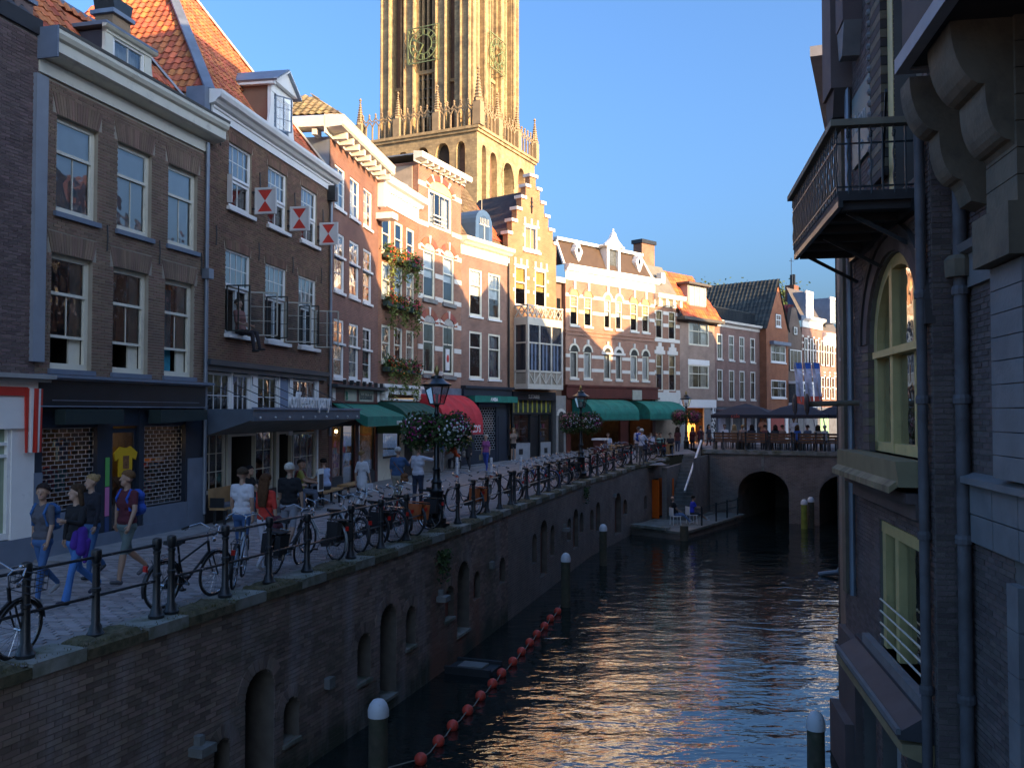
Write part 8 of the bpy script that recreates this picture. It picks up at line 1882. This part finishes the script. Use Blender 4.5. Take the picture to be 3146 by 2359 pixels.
def finish_people():
    dg=bpy.context.evaluated_depsgraph_get()
    for d in PENDING:
        me=bpy.data.meshes.new_from_object(d['o'].evaluated_get(dg)); bpy.data.objects.remove(d['o']); s=d['s']
        n=len(me.polygons); cen=np.zeros(n*3); me.polygons.foreach_get('center',cen); cen=cen.reshape(-1,3)
        best=np.full(n,1e9); idx=np.zeros(n,int); names=['skin','shirt','pants','shoes','eye','lip']
        for p,q,r0,r1,l in d['S']:
            p=np.array(p)*s; q=np.array(q)*s; v=q-p; L2_=v.dot(v)
            t=np.clip(((cen-p)@v)/L2_,0,1) if L2_>1e-9 else np.zeros(n)
            ds=np.linalg.norm(cen-(p+t[:,None]*v),axis=1)-(r0+(r1-r0)*t)*s
            w_=ds<best; best[w_]=ds[w_]; idx[w_]=names.index(l)
        hd=np.array(d['hd'])*s
        for e in (-1,1):
            ep=np.array(d['hd']+d['hr'](Vector((e*.036,.085,.018))))*s; idx[np.linalg.norm(cen-ep,axis=1)<.013]=4
        lp=np.array(d['hd']+d['hr'](Vector((0,.098,-.062))))*s; k_=np.abs(cen-lp); idx[(k_[:,2]<.008)&(k_[:,0]<.026)&(k_[:,1]<.03)]=5
        sk=mat('skin_%d'%int(d['skin'][0]*100),d['skin'],.55,var=.08,vscale=8)
        me.materials.clear()
        for x in (sk,cloth(d['shirt']),cloth(d['pants']),mat('shoe_%d_%d'%(int(d['shoes'][0]*99),int(d['shoes'][2]*99)),d['shoes'],.6),mat('eye_dark',(.03,.025,.02),.3),mat('lip',(.34,.13,.11),.5)): me.materials.append(x)
        # fingers joined to the same mesh
        fm=M()
        if d['vox']<.02:
            for _,wr,d2,sd,hand in d['hands']:
                side=d2.cross(Vector((0,1,0))); 
                if side.length<.2: side=Vector((1,0,0))
                side=Vector((0,1,0))-d2*d2.y
                side.normalize(); inn=Vector((-sd,0,0)); inn=(inn-d2*inn.dot(d2)).normalized()
                for j,(o_,L_) in enumerate(((-.026,.066),(-.009,.074),(.009,.070),(.025,.054))):
                    a=hand+side*o_-d2*.01; b=a+d2*L_*.55+inn*.008; c=b+d2*L_*.42+inn*.022
                    fm.tube([tuple(a*s),tuple(b*s),tuple(c*s)],[.0092*s,.0085*s,.0065*s],6)
                a=wr+d2*.03+side*.022; b=a+d2*.035+side*.026+inn*.01; c=b+d2*.028+side*.004+inn*.008; fm.tube([tuple(a*s),tuple(b*s),tuple(c*s)],[.011*s,.010*s,.008*s],6)
            if fm.v:
                vs=np.zeros(len(me.vertices)*3); me.vertices.foreach_get('co',vs); vs=[tuple(x) for x in vs.reshape(-1,3)]
                fs=[list(p.vertices) for p in me.polygons]; b=len(vs); idx=list(idx)+[0]*len(fm.f)
                m2=bpy.data.meshes.new('body'); m2.from_pydata(vs+fm.v,[],fs+[[i+b for i in f] for f in fm.f])
                for x in me.materials: m2.materials.append(x)
                me=m2
        me.polygons.foreach_set('material_index',[int(i) for i in idx]); me.polygons.foreach_set('use_smooth',[True]*len(me.polygons)); me.update()
        t=thing('person',d['label'],d['cat'],tuple(d['pos']),d['face']-math.pi/2,d['group'])
        me.name='body'; link('body',me,t)
        # hair
        h=d['hd']; hr=d['hr']; hm=mat('hair_%d_%d'%(int(d['hair'][0]*99),int(d['hair'][2]*99)),d['hair'],.85,var=.35,vscale=25,bump=.6,bscale=60,spec=.15)
        m=M(); 
        if d['hairstyle']!='bald':
            c=(h+hr(Vector((0,-.022,.040))))*s; n1,n2=14,9; P=[]
            rx,ry,rz=.106*s,.112*s,.100*s
            for i in range(n2+1):
                th=math.pi*.62*i/n2
                for j in range(n1):
                    ph=2*math.pi*j/n1; fr_=max(0.0,math.sin(ph)); e=th*(1-.38*fr_); v=Vector((rx*math.sin(e)*math.cos(ph),ry*math.sin(e)*math.sin(ph),rz*math.cos(e)))*(1+.03*math.sin(7*ph+i)+hrn.uniform(-.05,.05)*(0<i)); P.append(tuple(c+hr(v)))
            m.add(P,[(i*n1+j,i*n1+(j+1)%n1,(i+1)*n1+(j+1)%n1,(i+1)*n1+j) for i in range(n2) for j in range(n1)])
            if d['hairstyle']=='long':
                for x in (-.06,-.03,0,.03,.06): cap_mesh(m,(h+hr(Vector((x,-.075,.02))))*s,(h+hr(Vector((x*1.1,-.12,-.22))))*s,.045*s,.05*s,8); cap_mesh(m,(h+hr(Vector((x*1.1,-.12,-.20))))*s,(h+hr(Vector((x*.9,-.135,-.46))))*s,.05*s,.028*s,8)
            if d['hairstyle']=='mid':
                for x in (-.085,-.05,0,.05,.085): cap_mesh(m,(h+hr(Vector((x,-.05,.03))))*s,(h+hr(Vector((x*1.25,-.075,-.17))))*s,.042*s,.034*s,8)
            if d['hairstyle']=='bun': m.sphere(tuple((h+hr(Vector((0,-.12,.08))))*s),.045*s,8,6)
            o=m.ob('hair',hm,t,smooth=True)
        if d['bag']:
            kind,col=d['bag']; bm_=cloth(col); up=d['up']; cz=d['cz']
            if kind=='backpack':
                m=M(); cap_mesh(m,up(Vector((-.07,-.19,cz-.16)))*s,up(Vector((.07,-.19,cz-.16)))*s,.10*s,.10*s); cap_mesh(m,up(Vector((-.06,-.18,cz+.04)))*s,up(Vector((.06,-.18,cz+.04)))*s,.09*s,.09*s); cap_mesh(m,up(Vector((0,-.19,cz-.16)))*s,up(Vector((0,-.18,cz+.05)))*s,.12*s,.11*s); bp_=m.ob('backpack',bm_,t,smooth=True)
                for e in (-1,1): M().tube([tuple(up(Vector((e*.11,-.12,cz+.10)))*s),tuple(up(Vector((e*.115,.03,cz+.155)))*s),tuple(up(Vector((e*.12,.115,cz+.02)))*s),tuple(up(Vector((e*.14,.06,cz-.16)))*s),tuple(up(Vector((e*.12,-.1,cz-.2)))*s)],.022*s,6).ob('strap',bm_,bp_)
            if kind=='shoulder':
                m=M(); cap_mesh(m,Vector((.21,-.05,d['hipz']+.02))*s,Vector((.21,.07,d['hipz']+.02))*s,.09*s,.09*s); cap_mesh(m,Vector((.21,-.05,d['hipz']-.1))*s,Vector((.21,.07,d['hipz']-.1))*s,.10*s,.10*s); o=m.ob('shoulder_bag',bm_,t,smooth=True); M().tube([tuple(Vector((.22,.0,d['hipz']+.1))*s),tuple(up(Vector((.08,.14,cz-.08)))*s),tuple(up(Vector((-.10,.05,cz+.17)))*s),tuple(up(Vector((-.08,-.12,cz)))*s),tuple(Vector((.2,-.1,d['hipz']+.1))*s)],.013*s,5).ob('strap',bm_,o)
            if kind=='handbag' :
                m=M(); m.box(.22*s,.30*s,-.12*s,.14*s,(d['hipz']-.34)*s,(d['hipz']-.08)*s); m.ob('carrier_bag',bm_,t)
            if kind=='jacket':
                m=M(); cap_mesh(m,Vector((-.24,.10,d['hipz']+.20))*s,Vector((-.25,.12,d['hipz']-.08))*s,.075*s,.085*s); cap_mesh(m,Vector((-.19,.16,d['hipz']+.16))*s,Vector((-.17,.17,d['hipz']+.0))*s,.06*s,.075*s); cap_mesh(m,Vector((-.29,.06,d['hipz']+.05))*s,Vector((-.28,.09,d['hipz']-.24))*s,.055*s,.03*s); m.ob('carried_jacket',bm_,t,smooth=True)
    PENDING.clear()
def heading(dx,dy): return math.atan2(dy,dx)
TOW=heading(-.36,-.93); AWY=heading(.33,.94)
j1=(.05,.13,.30); N_=.0125
def near(x,y): p=GS(x,y); p.z+=.012; return p
person(near(128,1846),TOW+.1,'woman in a grey cowl-neck top and jeans with blue backpack straps',1.66,'walk',(.085,.085,.10),(.045,.12,.27),(.3,.3,.3),(.03,.02,.018),'short',.9,'long',True,26,((10,14,12),(-14,16,14)),0,bag=('backpack',(.03,.12,.30)),vox=N_,turn=-22)
person(near(232,1856),TOW-.05,'woman in black sweater carrying a purple jacket beside the woman in grey',1.68,'walk',(.012,.012,.014),(.05,.17,.42),(.03,.03,.05),(.06,.035,.02),'mid',2,'flare',True,34,((34,20,70),(-16,30,18)),2,bag=('jacket',(.06,.02,.25)),vox=N_,turn=38)
person(near(278,1778),TOW+.05,'blonde woman in a dark jacket walking behind the two women',1.68,'walk',(.015,.017,.025),(.05,.13,.28),(.05,.05,.05),(.34,.22,.10),'bun',2,'long',True,22,((8,8,10),(-10,10,12)),2,vox=.014,turn=20)
person(near(388,1792),TOW-.12,'bearded man in maroon T-shirt and grey shorts with a blue backpack',1.77,'walk',(.10,.018,.028),(.15,.20,.19),(.10,.10,.11),(.16,.08,.035),'short',.62,'shorts',False,30,((14,16,12),(-10,24,10)),0,bag=('backpack',(.02,.09,.42)),vox=N_,turn=20)
person(near(742,1738),AWY+.1,'man in a white T-shirt and jeans seen from behind',1.72,'walk',(.66,.64,.66),(.045,.11,.24),(.08,.08,.09),(.07,.045,.03),'short',.6,'long',False,14,((6,10,8),(-4,8,8)),0,vox=.014,turn=-30)
person(near(815,1752),AWY+.05,'woman in a red top with very long brown hair and white trousers',1.64,'walk',(.60,.045,.03),(.60,.58,.62),(.5,.5,.5),(.10,.045,.022),'long',1.0,'long',True,18,((8,10,10),(-6,14,12)),2,bag=('shoulder',(.10,.02,.03)),vox=.014)
person(near(888,1692),AWY+.2,'white-haired man in a black polo shirt and patterned grey shorts',1.70,'walk',(.014,.014,.016),(.30,.31,.34),(.1,.1,.1),(.62,.58,.50),'short',.8,'shorts',False,14,((8,8,10),(-6,16,8)),0,vox=.016,build=1.08)
FC=heading(.985,-.17)
def bp2(u,v): p=L2(u,v); return Vector((p.x,p.y,0.03))
person(bp2(1.35,.42),FC-.3,'man in black T-shirt with cap sitting on the cushioned bench',1.74,'sit',(.012,.012,.014),(.07,.14,.24),(.05,.05,.05),(.02,.02,.025),'short',.6,'long',False,0,((35,4,45),(35,4,45)),0,18,vox=.016)
person(bp2(3.1,.92),FC+.5,'woman in mint green top sitting at the coffee house',1.66,'sit',(.20,.42,.38),(.1,.12,.16),(.1,.1,.1),(.22,.12,.05),'bun',.6,'long',True,0,((30,4,50),(30,4,50)),2,vox=.017,turn=40)
person(bp2(3.9,.92),FC+.3,'man in an olive yellow shirt sitting at the coffee house',1.72,'sit',(.24,.22,.04),(.1,.12,.16),(.1,.1,.1),(.02,.015,.012),'short',.6,'long',False,0,((30,4,50),(30,4,50)),1,vox=.017,turn=50)
person(bp2(4.7,.42),FC,'man in a wine red shirt leaning over the small table',1.7,'sit',(.14,.02,.03),(.05,.05,.07),(.1,.1,.1),(.02,.015,.012),'short',.6,'long',False,0,((35,4,50),(35,4,50)),1,16,vox=.018)
person(bp2(5.25,1.16),FC+2.6,'young man in a pale blue T-shirt on the plain bench',1.70,'sit',(.34,.42,.58),(.03,.04,.06),(.1,.1,.1),(.02,.015,.012),'short',.6,'long',False,0,((30,4,40),(30,4,40)),0,vox=.017,lean=10)
person(near(1112,1570),AWY-.1,'woman in a loose white tunic carrying a white bag past the benches',1.63,'walk',(.58,.58,.60),(.62,.62,.62),(.1,.1,.1),(.22,.11,.05),'short',1.0,'long',True,26,((-6,14,10),(8,14,8)),0,bag=('handbag',(.6,.6,.62)),vox=.018,turn=60,skirt=True)
person(near(1222,1558),AWY,'grey-haired man in blue shirt with a brown shoulder bag, hand raised',1.70,'walk',(.05,.11,.22),(.30,.28,.22),(.08,.06,.05),(.50,.48,.45),'short',1.2,'long',False,12,((4,8,8),(50,10,75)),0,bag=('shoulder',(.20,.08,.03)),vox=.018,build=1.12)
person(near(1284,1560),AWY-.3,'man in a white shirt and dark jeans pointing across the street',1.76,'stand',(.60,.60,.66),(.03,.04,.07),(.05,.04,.03),(.20,.11,.06),'short',1.0,'long',False,0,((4,8,8),(75,30,60)),0,vox=.018,build=1.1)
person(near(1356,1452),AWY+1.2,'person in denim and grey trousers behind the first lamp post',1.74,'stand',(.12,.22,.36),(.24,.24,.25),(.1,.1,.1),(.1,.06,.04),'short',1.2,'long',vox=.022)
pO=near(1405,1440); person(pO,TOW-.6,'person in an orange-red top crouched on a low seat by the bookshop',1.68,'sit',(.62,.09,.03),(.03,.03,.04),(.05,.05,.05),(.1,.03,.03),'mid',1.2,'long',True,0,((40,6,40),(40,6,40)),0,vox=.022,lean=25)
t=thing('low_stool','low dark stool under the person in orange','stool',tuple(pO)); M().box(-.2,.2,-.2,.2,.34,.40).ob('seat',ironblk,t)
for x in (-.16,.16):
    for y in (-.16,.16): M().box(x-.02,x+.02,y-.02,y+.02,0,.34).ob('leg',ironblk,t)
person(near(1440,1450),TOW,'blonde woman in a long dark coat with a pale strap',1.66,'walk',(.03,.03,.035),(.05,.05,.055),(.6,.6,.6),(.48,.30,.10),'mid',2,'long',True,16,((5,6,8),(-5,6,8)),2,bag=('shoulder',(.3,.26,.22)),vox=.022,skirt=True)
person(near(1493,1450),TOW,'woman in a purple T-shirt and blue trousers walking with a bag',1.66,'walk',(.28,.08,.24),(.03,.07,.32),(.3,.15,.1),(.42,.38,.32),'short',.8,'long',True,22,((5,14,8),(-5,14,8)),2,vox=.022,bag=('handbag',(.25,.22,.14)))
person(near(1577,1415),TOW+.3,'girl in shorts with long fair hair looking at her phone by the clothes shop',1.68,'stand',(.34,.24,.18),(.015,.015,.018),(.65,.65,.65),(.34,.20,.10),'long',.6,'short',True,0,((30,6,90),(30,6,90)),2,vox=.022)
person(near(1972,1428),AWY-.5,'white-haired man in pale shirt with crossed straps by the café railing',1.74,'stand',(.58,.62,.74),(.16,.14,.12),(.1,.1,.1),(.66,.62,.54),'short',1.2,'long',False,0,((40,8,80),(40,8,80)),2,vox=.024,bag=('shoulder',(.05,.05,.07)))
person(near(1962,1420),AWY+.3,'man in a white shirt with a blue backpack behind the white-haired man',1.78,'stand',(.58,.60,.68),(.1,.1,.1),(.1,.1,.1),(.12,.09,.07),'short',1.2,'long',False,0,((5,6,8),(5,6,8)),0,vox=.024,bag=('backpack',(.03,.08,.35)))
cf=[(1868,1405,(.35,.40,.48),'person in a pale blue top sitting at the café terrace beside the stacked chairs'),(2000,1404,(.55,.52,.60),'person in a pale shirt seated behind the old man in white'),(2018,1402,(.36,.20,.12),'person in a tan top seated at the café'),(2030,1404,(.16,.42,.38),'person in a turquoise top with folded arms at the café'),(2060,1404,(.02,.02,.022),'man in a black T-shirt with white print seated at the café')]
for x,y,c,l in cf: person(near(x,y),TOW+.2,l,1.7,'sit',c,(.05,.06,.08),(.05,.05,.05),(.08,.05,.03) if c[0]>.1 else (.02,.02,.02),'short',.7,'long',False,0,((25,6,70),(25,6,70)),0,vox=.026,turn=-20)

for x,y,_,l in cf:
    p=near(x,y); t=thing('cafe_chair','wooden café chair under the '+' '.join(l.split()[:6]),'chair',tuple(p),TOW+.2-math.pi/2,'chairs at the café'); M().box(-.22,.22,-.25,.20,.40,.44).ob('seat',woodm,t); M().box(-.22,.22,-.27,-.23,.44,.95).ob('backrest',woodm,t)
    for a in (-.19,.19):
        for b in (-.22,.17): M().box(a-.02,a+.02,b-.02,b+.02,0,.40).ob('leg',woodm,t)
for k,(x,y) in enumerate(((1890,1408),(2045,1404))):
    p=near(x,y); t=thing('cafe_table',['wooden café table near the stacked chairs','wooden café table between the turquoise top and black T-shirt'][k],'table',tuple(p),TOW); M().box(-.4,.4,-.4,.4,.70,.74).ob('top',woodm,t)
    for a in (-.34,.34): M().box(a-.03,a+.03,-.3,.3,0,.70).ob('leg',woodm,t)
p=near(1845,1420); t=thing('serving_station','dark red serving station with a white cloth by the second lamp post','stand',tuple(p),TOW); M().box(-.3,.3,-.3,.3,0,1.15).ob('cabinet',shp,t); M().box(-.42,.42,-.36,.36,1.15,1.24).ob('folded_cloth',white,t)
st4=[(2082,1402,(.10,.03,.03),(.05,.06,.1),'woman in dark red top and jeans walking past the third lamp post',True),(2128,1398,(.14,.03,.03),(.02,.025,.04),'red-haired woman in a maroon top with a white bag near the quay steps',True),(2152,1392,(.09,.02,.03),(.03,.03,.03),'man in maroon shirt and dark shorts at the top of the quay steps',False),(2178,1388,(.03,.03,.04),(.08,.03,.03),'dark-haired person in black at the terrace entrance',True)]
for k,(x,y,c,q,l,f) in enumerate(st4): person(near(x,y),[AWY,TOW,AWY+.6,TOW+1][k],l,1.68,'walk' if k!=2 else 'stand',c,q,(.08,.06,.05),[(.05,.03,.02),(.36,.12,.04),(.08,.05,.03),(.02,.015,.012)][k],'mid' if f else 'short',.8,'long' if k!=2 else 'shorts',f,18,((6,10,8),(-6,10,8)),0,vox=.026,bag=('handbag',(.62,.62,.64)) if k==1 else None)
TC=BRZ+math.pi/2
rq=random.Random(5)
tp=[(.25,(.62,.62,.64),'in a white T-shirt facing the canal at the steps end'),(1.0,(.36,.26,.16),'with light hair on the terrace next to the white T-shirt'),(1.55,(.30,.2,.16),'with sandy hair under the first umbrella'),(2.0,(.05,.05,.06),'with dark hair under the first umbrella'),(2.8,(.16,.05,.05),'in dark red under the middle umbrella'),(3.3,(.04,.04,.05),'in black with curly hair before the umbrella pole'),(3.75,(.2,.13,.1),'in brown beside the umbrella pole'),(4.5,(.04,.13,.42),'in a bright blue top at the terrace'),(5.1,(.10,.12,.16),'in slate grey with dark hair at the terrace'),(5.6,(.40,.36,.30),'in beige with dark hair at the terrace'),(6.0,(.55,.54,.52),'in off-white with grey hair at the terrace'),(6.9,(.08,.09,.12),'bald in a dark jacket on the terrace'),(7.5,(.12,.14,.20),'in grey with white hair next to the flags'),(8.1,(.20,.16,.15),'in taupe at the end of the terrace')]
for k,(u,c,l) in enumerate(tp):
    p=bl(u,1.25+.25*(k%2)+(.9 if k in (0,) else 0),.715); person(p,TC+(math.pi if k==0 else 0)+rq.uniform(-.5,.5),'person '+l,1.7,'sit',c,(.05,.06,.08),(.05,.05,.05),[(.1,.07,.04),(.4,.26,.12),(.34,.2,.1),(.03,.02,.02),(.05,.03,.02),(.03,.02,.02),(.06,.04,.03),(.08,.05,.03),(.03,.025,.02),(.05,.03,.02),(.4,.38,.35),(.1,.1,.1),(.6,.58,.55),(.1,.06,.04)][k],'bald' if k==11 else ['short','mid'][k%2],.9,'long',k%3==1,0,((25,6,60),(25,6,60)),[0,2,2,0][k%4],vox=.03)
    t=thing('terrace_stool',['low stool under the person '+l][0],'stool',(p.x,p.y,.705),TC,'stools on the bridge terrace'); M().box(-.2,.2,-.2,.2,.38,.43).ob('seat',tb,t)
    for a in (-.16,.16):
        for b in (-.16,.16): M().box(a-.02,a+.02,b-.02,b+.02,0,.38).ob('leg',ironblk,t)
person(bl(2.35,2.6,.715),TC+math.pi,'waiter with rolled sleeves standing in the light between the tables',1.78,'stand',(.50,.22,.12),(.05,.05,.06),(.05,.05,.05),(.2,.1,.05),'short',.8,'long',False,0,((20,6,60),(30,6,70)),0,vox=.026)
person(bl(7.6,2.4,.715),TC,'man in a dark green jacket standing at the end of the terrace',1.82,'stand',(.05,.07,.06),(.05,.05,.06),(.05,.05,.05),(.05,.035,.03),'short',2,'long',False,0,((5,6,8),(5,6,8)),0,vox=.026)
person(bl(4.05,2.7,.715),TC+math.pi,'dark-haired waiter in white behind the umbrella pole',1.74,'stand',(.6,.6,.6),(.05,.05,.06),(.05,.05,.05),(.02,.015,.012),'short',1.2,'long',False,0,((10,6,40),(10,6,40)),1,vox=.026)
person(CH[0]+Vector((0,0,.01)),R_(-75)+math.pi/2,'bald man in dark T-shirt and jeans lounging on the landing stage chair',1.75,'sit',(.02,.02,.025),(.12,.20,.34),(.5,.5,.5),(.1,.1,.1),'bald',.6,'long',False,0,((20,6,40),(20,6,40)),0,-12,vox=.024,bent=35)
person(CH[1]+Vector((0,0,.01)),R_(-75)+math.pi/2,'person in a bright blue T-shirt and shorts on the landing stage chair',1.7,'sit',(.02,.05,.48),(.04,.04,.05),(.5,.5,.5),(.02,.015,.012),'short',.6,'shorts',False,0,((25,6,70),(25,6,70)),0,8,vox=.024,bent=25)
pw=o2+e2*1.75+f2*.12; person(Vector((pw.x,pw.y,4.85-.43)),FC-.15,'person sitting in the open window with dark trouser legs dangling outside',1.72,'sit',(.30,.12,.10),(.03,.025,.03),(.012,.012,.012),(.05,.03,.02),'short',1.2,'long',False,0,((10,4,60),(10,4,60)),0,-6,vox=.018,bent=72)
# dog by the wrapped post
pd=near(1385,1436); dg_=thing('dog','black dog standing beside the person in orange','dog',tuple(pd),0); m=M()
for a,b,r,q in (((-.25,0,.42),(.2,0,.44),.11,.13),((.2,0,.46),(.38,0,.60),.08,.07),((.38,0,.62),(.52,0,.58),.07,.035),((-.25,0,.45),(-.42,0,.55),.035,.015),((.18,.07,.4),(.19,.07,.04),.04,.022),((.18,-.07,.4),(.2,-.07,.04),.04,.022),((-.24,.07,.4),(-.16,.07,.26),.06,.04),((-.16,.07,.26),(-.24,.07,.16),.035,.022),((-.24,.07,.16),(-.23,.07,.03),.022,.022),((-.24,-.07,.4),(-.16,-.07,.26),.06,.04),((-.16,-.07,.26),(-.24,-.07,.16),.035,.022),((-.24,-.07,.16),(-.23,-.07,.03),.022,.022),((.36,.06,.66),(.34,.07,.58),.02,.02),((.36,-.06,.66),(.34,-.07,.58),.02,.02)): cap_mesh(m,a,b,r,q)
me_=m.mesh('tmp'); ob_=bpy.data.objects.new('tmp',me_); COL.objects.link(ob_); md=ob_.modifiers.new('r','REMESH'); md.mode='VOXEL'; md.voxel_size=.02; ms=ob_.modifiers.new('s','SMOOTH'); ms.iterations=3
dg0=bpy.context.evaluated_depsgraph_get(); mm_=bpy.data.meshes.new_from_object(ob_.evaluated_get(dg0)); bpy.data.objects.remove(ob_); mm_.materials.append(mat('black_fur',(.02,.018,.016),.9,bump=.5)); mm_.polygons.foreach_set('use_smooth',[True]*len(mm_.polygons)); link('body',mm_,dg_)
finish_people()
